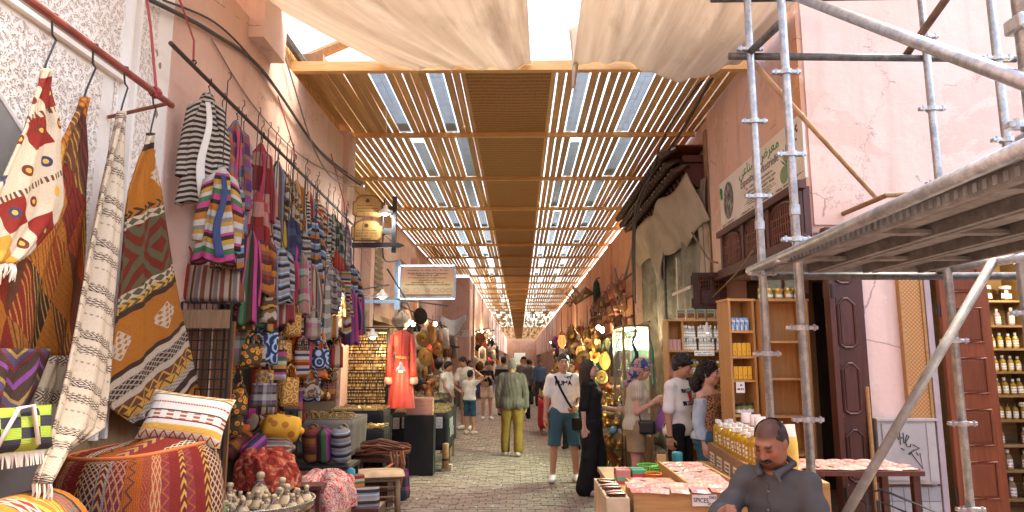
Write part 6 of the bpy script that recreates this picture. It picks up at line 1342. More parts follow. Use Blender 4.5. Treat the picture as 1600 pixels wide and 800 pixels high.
# table of flat packets right of the seated man and the row at the very front
ft = table('packet_table', 'table of shiny flat packets behind the scaffold pole', 1.95, 2.95, 5.2, 5.75, .88, M_darkw, .05)
packets(1.97, 2.93, 5.22, 5.73, .884, 8, 5, 'flat shiny packet spread on the table by the doors', 'packets on the table by the doors', rzv=.3)
ft2 = table('packet_table', 'low table of pink packets at the bottom edge behind the seated man', 1.5, 2.6, 4.45, 4.95, .62, M_crate, .05)
packets(1.52, 2.58, 4.47, 4.93, .624, 8, 4, 'pink packet on the low table behind the seated man', 'packets on the low table', rzv=.2)
# ================================================================ tiled eave, plastic sheet over the opening, leather stall, lit case
ev = thing('tiled_eave', 'dark green glazed tile eave over the sheeted opening', 'eave', (2.4, 9.6, 4.3))
M_tile = mat('dark_tile', (.050, .020, .014), .42, var=.35, vs=20); EY0, EY1 = 9.75, 14.6
rp(MB().bx(2.4, 2.8, EY0, EY1, 4.56, 4.66), 'soffit', M_darkw, ev)
tm = MB();
for i in range(8): a = math.pi * i / 7; tm.v += [(.095 * math.cos(a), -.13, .10 * math.sin(a)), (.105 * math.cos(a), .13, .11 * math.sin(a))]
tm.f = [[2 * i, 2 * i + 1, 2 * i + 3, 2 * i + 2] for i in range(7)]; tm.uv = [None] * 7; tme = tm.mesh('tile', True); tme.materials.append(M_tile)
n = int((EY1 - EY0) / .215)
for k in range(n):
 for j in range(3):
  o = link('tile', tme, ev, (Vector((2.2 + j * .09, EY0 + .06 + k * .215 + .1 * (j % 2), 4.66 - j * .12)) - Vector(ev.location))); o.rotation_euler = (R(25), 0, R(-90)); q = o.modifiers.new('s', 'SOLIDIFY'); q.thickness = .012
for k in range(int((EY1 - EY0) / .26)): rp(MB().prism([(2.42, 4.55), (2.75, 4.55), (2.75, 4.1), (2.6, 4.2), (2.5, 4.3)], EY0 + .05 + k * .26, EY0 + .17 + k * .26), 'bracket', M_darkw, ev)
rp(MB().bx(2.22, 2.78, EY0, EY1, 4.80, 4.82), 'board', M_redw, ev)
cable('thick black cables draped over the tiled eave', [(2.45, 8.0, 5.25), (2.3, 9.3, 4.9), (2.1, 10.2, 4.6), (1.98, 11.2, 4.3), (2.1, 12.6, 3.7), (2.45, 14.6, 2.95)], .022, M_cab)
cable('second black cable beside the draped ones', [(2.5, 7.6, 5.35), (2.12, 9.2, 4.95), (2.04, 10.4, 4.5), (2.0, 11.6, 4.0), (2.3, 13.6, 3.2), (2.5, 14.8, 2.9)], .016, M_cab)
cable('tangled cable hanging on the orange wall beyond the eave', [(2.55, 15.3, 4.2), (2.5, 16.0, 3.7), (2.48, 16.8, 3.2), (2.5, 17.4, 3.6), (2.55, 18.2, 4.1)], .03, M_cab2)
cable('rope slung from the jamb to the carved window', [(2.55, 10.0, 3.55), (2.55, 9.2, 3.05), (2.5, 8.6, 2.9)], .014, mat('rope_brown', (.26, .17, .1), .9))
cable('thin rod slung below the carved window', [(2.55, 9.4, 2.45), (2.4, 7.6, 2.62), (2.3, 6.7, 2.75)], .010, mat('rope_brown', (.26, .17, .1), .9))
M_sheet = mat('dusty_plastic', fn=lambda t: t.ramp(t.noise(2.2, 6, dist=1.2), [(.3, (.13, .13, .10)), (.5, (.22, .22, .175)), (.7, (.42, .42, .36))]), rough=.32, translucent=.2, bump=lambda t: t.noise(5, 5, dist=2.5), bs=.6, bd=.05)
M_tarp = mat('tarp_beige', fn=lambda t: t.ramp(t.noise(2, 5), [(.3, (.38, .31, .24)), (.6, (.52, .45, .37))]), rough=.85, translucent=.25, bump=lambda t: t.noise(4, 4, dist=2), bs=.5, bd=.04)
sh1 = MB().grid(lambda u, v: (2.74 + .05 * math.sin(u * 17 + v * 2) + .03 * math.sin(u * 41), lerp(9.65, 15.1, u), lerp(4.3, 0, v)), 60, 24).build('plastic_sheet', M_sheet, smooth=True, solid=.004); tag(sh1, 'dusty translucent plastic sheet closing the tall opening', 'sheet')
sh2 = MB().grid(lambda u, v: (lerp(2.38, 2.66, v) + .05 * math.sin(u * 14 + v * 3), lerp(9.5, 14.9, u) + .08 * math.sin(v * 4), lerp(4.32, 3.62 - .6 * math.exp(-((u - .62) / .05) ** 2) - .12 * math.sin(u * 5.5), v) + .04 * math.sin(u * 23)), 60, 14).build('tarp', M_tarp, smooth=True, solid=.004); tag(sh2, 'beige tarp tucked under the tiled eave above the plastic sheet', 'tarp')
sh3 = MB().grid(lambda u, v: (2.66 - .02 * math.sin(v * 20) + .03 * math.sin(u * 5), lerp(9.52, 9.95, u) + .04 * math.sin(v * 13), lerp(4.3, .3, v)), 10, 40).build('tarp', M_tarp, smooth=True, solid=.004); tag(sh3, 'crumpled pinkish tarp strip hanging at the near edge of the opening', 'tarp')
tp = thing('tape_cross', 'white tape cross stuck on the plastic sheet', 'tape', (2.66, 11.6, 2.7)); rp(MB().bx(2.655, 2.66, 11.5, 11.56, 2.2, 3.4), 'tape', M_card, tp); rp(MB().bx(2.648, 2.653, 10.6, 11.9, 2.78, 2.83), 'tape', M_card, tp)
tag(MB().tube([(2.62, 12.3, 0), (2.62, 12.3, 3.7)], .025, 6).build('iron_post', M_steel_d), 'thin dark iron post before the plastic sheet', 'post')
# lit glass display case
lc = thing('display_case', 'tall lit glass display case with pale goods on shelves', 'display case', (1.58, 10.5, 0))
X0, X1, Y0, Y1, Z1 = 1.58, 1.97, 10.5, 11.6, 2.18
for x in (X0, X1):
 for y in (Y0, Y1): rp(MB().bx(x - .018, x + .018, y - .018, y + .018, -.01, Z1), 'post', M_oldw, lc)
rp(MB().bx(X0, X1, Y0, Y1, Z1, Z1 + .04), 'roof', M_oldw, lc); rp(MB().bx(X0, X1, Y0, Y1, .0, .55), 'base', M_oldw, lc)
rp(MB().bx(X1 - .01, X1, Y0 + .02, Y1 - .02, .55, Z1), 'back', mat('case_back', (.62, .72, .55), .7), lc)
for z in (.9, 1.22, 1.52, 1.84): rp(MB().bx(X0 + .02, X1 - .012, Y0 + .02, Y1 - .02, z, z + .01), 'shelf', M_clear, lc)
rp(MB().bx(X0 + .15, X0 + .19, Y0 + .1, Y1 - .1, Z1 - .025, Z1 - .005), 'light_tube', mat('case_tube', (1, 1, .9), .4, emit=(.90, 1, .78), es=9, var=0), lc)
l = bpy.data.lights.new('case_light', 'AREA'); l.energy = 60; l.color = (.70, 1, .72); l.size = .25; l.size_y = .9; l.shape = 'RECTANGLE'; lo = bpy.data.objects.new('case_light', l); COL.objects.link(lo); lo.parent = lc; lo.location = (.2, .5, Z1 - .05)
for x0, x1, y0, y1, nm in ((X0 + .02, X1 - .02, Y0 - .002, Y0 + .002, 'front_pane'), (X0 - .002, X0 + .002, Y0 + .02, Y1 - .02, 'side_pane')): rp(MB().bx(x0, x1, y0, y1, .56, Z1 - .01), nm, mat('case_glass', (.9, 1, .95), .03, alpha=.12, var=0), lc)
for z in (.911, 1.231, 1.531, 1.851):
 for k in range(9):
  t = thing('trinket', 'pale trinket on a shelf of the lit display case', 'trinket', (rnd.uniform(X0 + .06, X1 - .08), Y0 + .1 + k * .11, z), rnd.uniform(0, 3), 'trinkets in the lit case'); r_ = rnd.uniform(.02, .04)
  MB().lathe([(r_, 0), (r_ * 1.1, .02), (r_ * .6, .07), (r_ * .8, .1), (.001, .14 + r_)], n=8).build('body', [M_silver, M_paper, M_greenjar, M_clear][k % 4], t, smooth=True)
t = thing('twisted_horn', 'dark twisted horn hanging before the lit display case', 'horn', (1.72, 10.35, 1.6)); MB().tube([(.03 * math.sin(k * .9), 0, .6 - k * .05) for k in range(14)], [.012 + .002 * k for k in range(14)], 8).build('horn', M_black, t, smooth=True); MB().tube([(0, 0, .6), (0, 0, .62)], .01, 5).build('tip', M_black, t)
# ================================================================ scaffolding
sf = thing('scaffolding', 'galvanised tube scaffolding with steel deck in front of the pink corner house', 'scaffolding', (1.45, 3.45, 0))
TR = .0245
def tubep(name, a, b, m=M_steel, r_=TR): return rp(MB().tube([a, b], r_, 14), name, m, sf, smooth=True)
XA, XB = 1.455, 2.60
posts = [(1.53, 4.3), (1.573, 3.85), (2.69, 4.3), (2.82, 3.85), (1.555, 2.0)]
def coupler(x, y, z, ax='x', s=1.0):
 """clamp ring with two projecting lugs and a wedge, as on ring scaffolds"""
 par = rp(MB().lathe([(TR + .002, -.016), (TR + .012, -.014), (TR + .012, .014), (TR + .002, .016)], (x, y, z), 12), 'coupler', M_coupler, sf)
 for q in (-1, 1):
  d = (q * .055 * s, 0) if ax == 'x' else (0, q * .055 * s)
  o = MB().box((x + d[0], y + d[1], z), ((.06 * s, .034, .022) if ax == 'x' else (.034, .06 * s, .022))).build('lug', M_coupler, par, bevel=.004)
  o = MB().lathe([(.008, -.018), (.008, .018)], (x + d[0] * 1.15, y + d[1] * 1.15 - (.012 if ax == 'x' else 0), z), 6).build('bolt', M_steel, par)
for i, (x, y) in enumerate(posts):
 tubep('upright', (x, y, -.01 if i < 4 else 1.95), (x, y, 6.0))
 if i < 4: rp(MB().bx(x - .07, x + .07, y - .07, y + .07, -.005, .006), 'base_plate', M_coupler, sf)
 for z in [.72 + .5 * k for k in range(9)]:
  if i == 4 and z < 2.2: continue
  coupler(x, y, z + (.1 if i % 2 else 0) + .04 * i)
  if z < 5: rp(MB().lathe([(TR + .001, -.03), (TR + .006, -.028), (TR + .006, .028), (TR + .001, .03)], (x, y, z + .31), 12), 'joint_sleeve', M_steel, sf) if abs(z - 2.22) < .1 else None
ZD = 2.21
tubep('ledger', (1.47, 4.36, ZD + .035), (1.49, 1.5, ZD + .10), r_=.027)      # long beam beside the deck
tubep('ledger', (1.40, 4.34, 3.69), (3.3, 4.34, 3.66), M_steel_d); tubep('ledger', (1.5, 4.40, 2.215), (3.3, 4.40, 2.215), M_steel_d)
tubep('ledger', (1.3, 4.34, 4.10), (3.3, 4.34, 4.12), M_steel_d); tubep('ledger', (2.6, 4.4, 3.7), (2.75, 3.0, 4.35), mat('rust_tube', (.22, .15, .12), .6, metal=.3, var=.4, vs=12))
tubep('diagonal_brace', (1.62, 3.80, 3.82), (1.50, 1.55, 2.20), r_=.026)
tubep('diagonal_brace', (1.45, 3.93, .36), (2.76, 3.96, 2.27), mat('muddy_tube', fn=lambda t: t.ramp(t.noise(10, 5), [(.3, (.16, .145, .125)), (.6, (.29, .27, .24)), (.75, (.42, .40, .38))]), rough=.6, metal=.3), .026)
tubep('ledger', (1.573, 3.85, 3.68), (1.53, 4.3, 3.70), M_steel_d); tubep('ledger', (2.80, 3.7, 2.24), (2.7, 4.4, 2.25));
tubep('timber_brace', (1.56, 4.36, 3.66), (3.25, 6.1, 3.12), mat('pole_wood', (.46, .29, .16), .7, var=.25), .02)
tag(MB().tube([(2.99, 6.35, 3.02), (3.06, 5.6, 3.04), (3.45, 5.55, 3.05)], .022, 10).build('wall_stub', M_oldw), 'short rusty pipe stub sticking out of the pale wall', 'pipe')
for k in range(3): coupler(1.49, 1.9 + k * .02, ZD + .07 + k * .0, 'y') if k == 0 else None
coupler(1.48, 3.85, ZD + .03, 'y'); coupler(1.48, 4.3, ZD + .02, 'y')
# clamp head of the near post
rp(MB().bx(1.52, 1.59, 1.96, 2.04, 2.68, 2.73), 'clamp_head', M_coupler, sf, bevel=.008); rp(MB().bx(1.515, 1.595, 1.96, 2.04, 2.30, 2.36), 'clamp_head', M_coupler, sf, bevel=.008)
ZD += .025
# steel deck planks, perforated edges, seen from below
M_deck = mat('deck_steel', fn=lambda t: t.ramp(t.noise(9, 6, rough=.7), [(.3, (.13, .12, .11)), (.55, (.25, .24, .23)), (.75, (.40, .40, .39))]), rough=.55, metal=.45)
for k in range(3):
 x0 = 1.535 + k * .345; x1 = x0 + .32
 pl = rp(MB().bx(x0, x1, 1.0, 4.32, ZD + .045, ZD + .05), 'deck_plank', M_deck, sf)
 def sub(mb, nm, m=M_deck, **kw): return mb.build(nm, m, pl, **kw)
 for x in (x0, x1 - .03): sub(MB().bx(x, x + .03, 1.0, 4.32, ZD - .01, ZD + .044), 'side_channel')
 sub(MB().bx(x0 + .12, x0 + .20, 1.0, 4.32, ZD + .02, ZD + .044), 'stiffener')
 for y in (1.4, 2.2, 3.0, 3.8): sub(MB().bx(x0 + .031, x1 - .031, y, y + .06, ZD + .0, ZD + .019), 'cross_rib')
 sub(MB().bx(x0 + .02, x1 - .02, 4.32, 4.345, ZD + .0, ZD + .05), 'end_hook', M_coupler)
 if k == 0:
  for j in range(62): sub(MB().bx(x0 - .004, x0 - .0008, 1.2 + j * .05, 1.222 + j * .05, ZD + .004, ZD + .036), 'edge_lug', M_coupler)
  sub(MB().bx(x0 - .02, x0 + .004, 1.0, 4.32, ZD + .051, ZD + .056), 'edge_flange', M_coupler)
# ================================================================ stalls deeper in the alley
M_brass = mat('brass', fn=lambda t: t.ramp(t.noise(18, 4), [(.3, (.16, .085, .03)), (.55, (.32, .19, .065)), (.75, (.50, .33, .13))]), rough=.32, metal=.85)
M_copper = mat('copper', (.40, .15, .07), .35, metal=.8, var=.3)
LE = [mat('hide_%d' % i, c, .5, var=.3) for i, c in enumerate(((.24, .10, .04), (.34, .16, .07), (.13, .05, .025), (.44, .24, .10), (.07, .035, .02), (.30, .08, .04)))]
# wall of leather bags on the right
lm_ = MB()
def lb_P(sg):
 def f(u, v): x = 2 * u - 1; e = max(0, 1 - x ** 4) ** .5 * max(0, 1 - (2 * v - 1) ** 4) ** .5; return (x * .13 * (1 - .2 * v), sg * .05 * e, -v * 0 - (1 - v) * .28)
 return f
lm_.grid(lb_P(1), 8, 8); lm_.grid(lb_P(-1), 8, 8); lbm = [lm_.mesh('flap_bag', True) for _ in LE]
for m_, q in zip(lbm, LE): m_.materials.append(q)
hm_ = MB().tube([(-.1, 0, -.02), (-.07, 0, .1), (0, 0, .16), (.07, 0, .1), (.1, 0, -.02)], .007, 5).mesh('strap', True); hm_.materials.append(M_darkw)
fm_ = MB().grid(lambda u, v: ((u - .5) * .2, -.055 - .01 * math.sin(math.pi * v), -.02 - v * .13), 4, 4).mesh('flap'); fm_.materials.append(LE[2])
rnames = ['top', 'second', 'third', 'lowest']
for r_ in range(4):
 for k in range(15):
  y = 15.7 + k * .50 + rnd.uniform(-.08, .08); z = 3.55 - r_ * .42 - .012 * k + rnd.uniform(-.05, .05)
  t = thing('leather_bag', 'leather bag on the leather wall, %s row, %s from the near end' % (rnames[r_], ORD[k]), 'bag', (2.40 + rnd.uniform(-.05, .05), y, z), R(-60 + rnd.uniform(-20, 20)), 'leather bags hung on the right wall'); s_ = rnd.uniform(.8, 1.15); t.scale = (s_,) * 3
  link('body', lbm[rnd.randrange(6)], t); link('strap', hm_, t); link('flap', fm_, t)
bk_ = thing('bag_rack', 'dark wooden rack behind the leather bags', 'rack', (2.55, 19, 2))
for z in (2.2, 2.65, 3.1, 3.6): rp(MB().bx(2.52, 2.56, 15.5, 23.2, z, z + .04), 'rail', M_darkw, bk_)
for y in (15.5, 18.0, 20.6, 23.2): rp(MB().bx(2.56, 2.60, y, y + .05, 0, 3.75), 'post', M_darkw, bk_)
# clothes below the leather wall
GC = [((.02, .16, .16), 'teal vest'), ((.5, .42, .34), 'cream shirt'), ((.06, .05, .05), 'black coat'), ((.30, .05, .04), 'dark red shawl'), ((.05, .06, .10), 'navy tunic'), ((.40, .30, .2), 'sand tunic'), ((.10, .13, .07), 'green robe'), ((.22, .12, .07), 'brown cloak')]
def simple_garment(t, m, L, W, seed):
 rr_ = random.Random(seed); ph = rr_.uniform(0, 6)
 def P(u, v): th = u * 2 * math.pi; w_ = poly_at([(0, .06), (.1, .26), (.3, .28), (1, .36)], v)[0]; f = 1 + .12 * math.sin(5 * th + ph + v); return (math.cos(th) * w_ * W * f, math.sin(th) * .35 * w_ * W * f, -v * L)
 MB().grid(P, 24, 12, W * 2, L).build('body', m, t, smooth=True)
 for s in (-1, 1): MB().tube([(s * W * .2, 0, -.12 * L), (s * W * .34, -.02, -.4 * L), (s * W * .36, -.03, -.62 * L)], [.09 * W, .10 * W, .09 * W], 8).build('sleeve', m, t, smooth=True)
 MB().tube([(0, 0, 0), (0, 0, .1)], .006, 5).build('hook', M_black, t)
for k in range(12):
 c, nm = GC[k % 8]; t = thing('hanging_garment', '%s hanging on the right side, %s garment past the display case' % (nm, ORD[k]), 'garment', (2.25 + .1 * (k % 2), 12.6 + k * .85, 2.25 - .05 * (k % 3)), R(-50 + 10 * (k % 3)), 'clothes hung on the right side'); simple_garment(t, mat('garb_%d' % (k % 8), c, .85), rnd.uniform(.8, 1.1), rnd.uniform(.42, .55), k)
tag(MB().tube([(2.3, 12.2, 2.36), (2.3, 22.5, 2.36)], .014, 6).build('clothes_pole', M_darkw), 'long pole carrying the garments on the right side', 'pole')
t = thing('green_scarf', 'dark green scarf tied to the wall above the leather bags', 'scarf', (2.50, 22.2, 4.3)); MB().lathe([(.02, 0), (.1, -.15), (.13, -.45), (.1, -.8), (.02, -.95)], n=10).build('cloth', mat('bottle_green', (.03, .06, .03), .9), t, smooth=True); MB().tube([(0, 0, 0), (.12, 0, .05)], .02, 5).build('tie', M_darkw, t)
# brass stall behind the man in the white T-shirt
def lantern(label, p, s_=1.0, m=M_brass, lit=True, e=4, col=(1, .62, .28), cord=.4, grp='brass lanterns'):
 t = thing('lantern', label, 'lantern', p, rnd.uniform(0, 3), grp); t.scale = (s_,) * 3
 MB().lathe([(.02, -.22), (.05, -.2), (.10, -.12), (.11, -.04), (.08, .06), (.04, .12), (.02, .16)], n=10).build('body', m, t)
 for k in range(8): a = k * .785; MB().tube([(.103 * math.cos(a), .103 * math.sin(a), -.13), (.118 * math.cos(a), .118 * math.sin(a), -.04), (.085 * math.cos(a), .085 * math.sin(a), .06)], .006, 4).build('rib', M_brass, t)
 MB().lathe([(.06, .1), (.07, .12), (.02, .2), (.012, .24)], n=10).build('crown', M_brass, t); MB().tube([(0, 0, .24), (0, 0, .24 + cord)], .006, 5).build('chain', M_black, t)
 if lit:
  l = bpy.data.lights.new('lantern_light', 'POINT'); l.energy = e; l.color = col; l.shadow_soft_size = .12; lo = bpy.data.objects.new('lantern_light', l); COL.objects.link(lo); lo.parent = t; lo.location = (0, -.2, -.1)
 return t
M_amber = mat('amber_glass', (.62, .26, .04), .2, emit=(1, .45, .12), es=.14); M_redglass = mat('red_glass', (.5, .05, .02), .2, emit=(1, .18, .05), es=.5)
for k, (px, py, Y, m, lit, lab) in enumerate(((878, 530, 17, M_redglass, 1, 'glowing red orange lantern above the brass stall'), (908, 548, 14.2, M_amber, 1, 'glowing amber lantern beside the man in white'), (930, 535, 14.5, M_brass, 0, 'tall brass lantern nearest the lit display case'), (893, 520, 15.5, M_brass, 0, 'brass lantern over the brass plates'), (945, 560, 13.2, M_amber, 1, 'small amber lantern low beside the lit case'), (918, 520, 16.5, M_brass, 0, 'dull brass lantern under the leather wall'))): lantern(lab, atY(px, py, Y), 1.0, m, bool(lit), 2)
pm = MB().lathe([(.001, .012), (.5, .012), (.62, .02), (.9, .05), (1, .09), (1.0, .10), (.88, .06), (.6, .03), (.3, .03), (.001, .026)], n=28).mesh('plate', True); pm.materials.append(M_brass)
pm2 = MB().lathe([(.30, .034), (.33, .04), (.36, .034)], n=24).mesh('chased_ring', True); pm2.materials.append(M_copper)
def plate(label, p, r_, rz, tilt=R(80), grp='brass plates'):
 t = thing('brass_plate', label, 'plate', p, group=grp, rot=(tilt, 0, rz)); t.scale = (r_,) * 3; link('dish', pm, t); link('chased_ring', pm2, t); return t
for k, (px, py, Y, r_, lab) in enumerate(((912, 560, 13.9, .16, 'large round brass plate right of the man in white'), (928, 558, 14.6, .15, 'round brass plate behind the woman in black'), (900, 545, 15.4, .14, 'brass plate above the vendor with glasses'), (918, 536, 15.6, .12, 'small brass plate high on the brass stall'), (872, 575, 16.2, .13, 'brass plate left of the vendor with glasses'), (940, 590, 13.0, .13, 'brass plate low by the lit display case'), (905, 590, 13.2, .14, 'brass plate leaning beside the vendor'))): plate(lab, atY(px, py, Y), r_, R(-25 + 8 * k))
for k, (px, py, Y, r_, lab) in enumerate(((660, 530, 14.8, .17, 'dark brass plate hung beside the coral gown'), (664, 558, 14.6, .20, 'larger dark plate below the other by the gown'), (683, 545, 17.6, .20, 'dark round tray hung on the second pier'), (672, 515, 16.5, .13, 'small brass plate high behind the gown'))): plate(lab, atY(px, py, Y), r_, R(40 + 6 * k))
rt_ = table('red_table', 'low stall table under a bright red cloth', .25 + .2, 1.25, 15.9, 17.0, .78, M_oldw, .05, mat('red_cloth', (.38, .02, .03), .85), .62)
rt3 = table('brass_table', 'stall table heaped with brass ware on the right', 1.35, 2.35, 12.7, 15.6, .75, M_oldw, .05)
rp(MB().bx(.62, .66, 15.84, 15.88, 0, .4), 'trestle', M_crate, rt_)
vm = [MB().lathe(p_, n=10) for p_ in ([(.03, 0), (.07, .03), (.09, .1), (.05, .18), (.03, .24), (.05, .28), (.03, .3)], [(.06, 0), (.08, .02), (.08, .1), (.09, .14), (.02, .16), (.015, .22), (.001, .24)], [(.05, 0), (.02, .05), (.02, .18), (.06, .24), (.07, .3), (.001, .32)], [(.04, 0), (.1, .06), (.11, .1), (.06, .14), (.03, .2), (.02, .22)])]
hm2 = MB().tube([(.06, 0, .18), (.12, 0, .16), (.12, 0, .08), (.08, 0, .06)], .01, 5).mesh('handle', True); hm2.materials.append(M_brass)
VN = ['round bellied', 'lidded', 'stemmed', 'squat']; vmes = {}
for i, v in enumerate(vm):
 for j, m in enumerate((M_brass, M_copper, M_silver, MATS['painted_ceramic'])):
  me = v.mesh('vessel', True); me.materials.append(m); vmes[i, j] = me
MN = ['brass', 'copper', 'silver', 'painted clay']
def vessel(label, p, s_, i, j, grp): t = thing('vessel', label, 'vessel', p, rnd.uniform(0, 6), grp); t.scale = (s_,) * 3; link('body', vmes[i, j], t); link('handle', hm2, t); return t
for k in range(44):
 i, j = k % 4, (k * 3 + k // 4) % 3; y = 12.78 + (k // 4) * .25; x = 1.43 + (k % 4) * .25
 vessel('%s %s vessel, %s row from the near end of the brass table' % (VN[i], MN[j], ORD[k // 4]), (x + rnd.uniform(-.05, .05), y, .75), rnd.uniform(.8, 1.5), i, j, 'vessels on the brass table')
for k in range(14): vessel('%s %s vessel on the red cloth, %s from the left' % (VN[k % 4], MN[(k // 2) % 3], ORD[k % 7]), (.52 + (k % 7) * .11, 16.05 + (k // 7) * .4, .787), rnd.uniform(.6, 1.0), k % 4, (k // 2) % 3, 'vessels on the red table')
# floor clutter below the brass table: chains, dark metal
for k in range(10): vessel('dark %s vessel on the ground beside the lit case, %s' % (VN[k % 4], ORD[k]), (1.32 + rnd.uniform(-.1, .1), 10.2 + k * .25, 0), rnd.uniform(1.0, 1.8), k % 4, 1, 'vessels on the ground')
bl = thing('glass_ball', 'blue glass ball lamp beside the legs of the woman in black', 'ball', atY(958, 672, 9.9)); MB().ball((0, 0, 0), .07, 14, 10).build('ball', mat('blue_glass', (.10, .25, .45), .1, metal=.4), bl, smooth=True); MB().lathe([(.03, .06), (.03, .1)], n=8).build('neck', M_brass, bl)
rk_ = thing('wire_rack', 'black wire rack of gilded trinkets next to the woman in the headscarf', 'rack', (1.28, 9.9, 0))
for x in (-.18, .18):
 for y in (-.15, .15): MB().tube([(x, y, 0), (x, y, 1.1)], .009, 6).build('post', M_black, rk_)
for z in (.15, .45, .75, 1.05):
 for y in (-.15, 0, .15): MB().tube([(-.18, y, z), (.18, y, z)], .006, 5).build('wire', M_black, rk_)
for k in range(22): vessel('%s gilded trinket on the %s tier of the wire rack' % (VN[k % 4], ('lowest', 'second', 'third', 'top')[k % 4]), (1.28 + rnd.uniform(-.14, .14), 9.9 + rnd.uniform(-.12, .12), (.157, .457, .757, 1.057)[k % 4]), rnd.uniform(.45, .75), (k * 7 // 4) % 4, 0, 'trinkets on the wire rack')
lamp_e = bpy.data.lights.new('rack_light', 'POINT'); lamp_e.energy = .8; lamp_e.color = (1, .6, .25); lamp_e.shadow_soft_size = .08; lo = bpy.data.objects.new('rack_light', lamp_e); COL.objects.link(lo); lo.parent = bl; lo.location = (-.15, -.2, .25)
# driftwood brackets on the right wall
for k, (y, z) in enumerate(((24, 4.0), (27.5, 4.1))):
 t = thing('antler_bracket', ('twisted antler bracket on the orange wall, nearer one', 'twisted antler bracket on the orange wall, farther one')[k], 'bracket', (2.55, y, z))
 for q in range(6): a = rnd.uniform(-1.5, 1.5); MB().tube([(0, 0, 0), (-.3, .3 * math.sin(a), -.2 * math.cos(a * 2)), (-.5 + .2 * math.sin(q), .8 * math.sin(a), .25 * math.cos(a * 3)), (-.4, 1.1 * math.sin(a), .5 * rnd.uniform(-.5, 1))], [.05, .045, .03, .012], 6).build('branch', M_oldw, t, smooth=True)
# hanging goods along both sides, farther in
CC = [((.5, .06, .04), 'red'), ((.55, .28, .05), 'amber'), ((.05, .10, .30), 'blue'), ((.55, .5, .42), 'cream'), ((.04, .035, .035), 'black'), ((.06, .22, .12), 'green'), ((.45, .12, .02), 'orange'), ((.30, .06, .22), 'plum'), ((.26, .13, .06), 'brown'), ((.36, .33, .3), 'grey')]
cm = [mat('ware_' + n_, c, .7, var=.35, vs=14) for c, n_ in CC]
wares = []
sp_ = [MB().lathe([(.02, 0), (.12, -.08), (.15, -.28), (.13, -.42), (.03, -.46)], n=9, sy=.6), MB().lathe([(.03, 0), (.16, -.05), (.2, -.5), (.22, -.8), (.2, -.82)], n=12, sy=.35), MB().lathe([(.01, 0), (.05, -.05), (.15, -.12), (.16, -.2), (.09, -.3), (.02, -.36)], n=10), MB().lathe([(.001, -.02), (.1, -.02), (.2, -.06), (.2, -.08), (.001, -.05)], n=16, rot=rotx(R(80)))]
spn = ['soft bag', 'folded cloth', 'lamp', 'dish']
spm = {}
for i, v in enumerate(sp_):
 for j in range(10): me = v.mesh('body', True); me.materials.append(cm[j]); spm[i, j] = me
hk_ = MB().tube([(0, 0, 0), (0, 0, .12), (.02, 0, .15)], .008, 4).mesh('hook'); hk_.materials.append(M_black)
def hang(label, p, i, j, s_, grp, rz): t = thing('hanging_ware', label, spn[i].split()[-1], p, rz, grp); t.scale = (s_,) * 3; link('body', spm[i, j], t); link('hook', hk_, t)
rr5 = random.Random(21); cnt = 0
for side, X, y0, y1, n in (('left', -2.8, 15.2, 27.6, 60), ('right', 2.3, 23.5, 44, 80), ('left', -1.85, 30, 56, 80)):
 for k in range(n):
  y = lerp(y0, y1, (k // 4 + rr5.uniform(.1, .9)) / (n // 4)); tier = k % 4; z = (2.75, 2.25, 1.8, 1.35)[tier] + rr5.uniform(-.12, .12); i, j = rr5.randrange(4), rr5.choice([0, 1, 3, 4, 4, 4, 6, 8, 8, 8, 9, 2, 5, 7] if side == 'right' else [3, 4, 4, 9, 8, 8, 1, 3, 0])
  hang('%s %s hanging on the %s side %s, %s tier' % (CC[j][1], spn[i], side, ('under the shop row' if X < -2.5 else 'past the pink house corner') if side == 'left' else 'past the leather wall', ('top', 'second', 'third', 'lowest')[tier]), (X + rr5.uniform(-.15, .2) * (1 if X < 0 else -1), y, z), i, j, rr5.uniform(.8, 1.35), '%s side hanging wares%s' % (side, '' if X < -2.5 or side == 'right' else ' beyond'), rr5.uniform(0, 3))
for lab, X, y0, y1 in (('hanging rod over the wares under the shop row', -2.75, 13.6, 27.8), ('hanging rod over the wares past the leather wall', 2.3, 23.4, 44.2), ('hanging rod over the wares past the pink house corner', -1.85, 29.8, 56.2)): tag(MB().tube([(X, y0, 2.92), (X, y1, 2.92)], .02, 6).build('hanging_rod', M_darkw), lab, 'rod')
# low stall tables farther in, each heaped
for k, (x0, x1, y0, y1, lab, j) in enumerate(((-2.9, -1.9, 14.4, 16.0, 'stall table of dark pots below the shop row', 1), (-2.9, -1.95, 18.6, 20.6, 'stall table of white and green crockery on the left', 3), (-2.9, -2.0, 21.5, 24, 'stall table of silver pots on the left', 2), (1.5, 2.4, 18.2, 20.8, 'stall table of copper pots below the leather wall', 1), (1.4, 2.4, 22, 25, 'stall table of brass pots farther right', 0), (-1.95, -1.3, 31, 36, 'stall table of crockery past the pink house corner', 3), (1.3, 2.3, 28, 34, 'long stall table deep on the right', 0))):
 table('stall_table', lab, x0, x1, y0, y1, .8, M_oldw, .05, cm[(4, 9, 4, 8, 0, 2, 6)[k]], .6, group='stall tables deeper in the alley')
 for q in range(16): i = (q * 5 + k) % 4; vessel('%s %s vessel, %s along the %s' % (VN[i], MN[j], ORD[q], lab.replace('stall table of ', '').replace('stall table', 'table')), (lerp(x0 + .1, x1 - .1, (q % 3) / 2), lerp(y0 + .1, y1 - .1, q / 15), .806), rnd.uniform(.9, 1.6), i, j, 'vessels on the ' + lab)
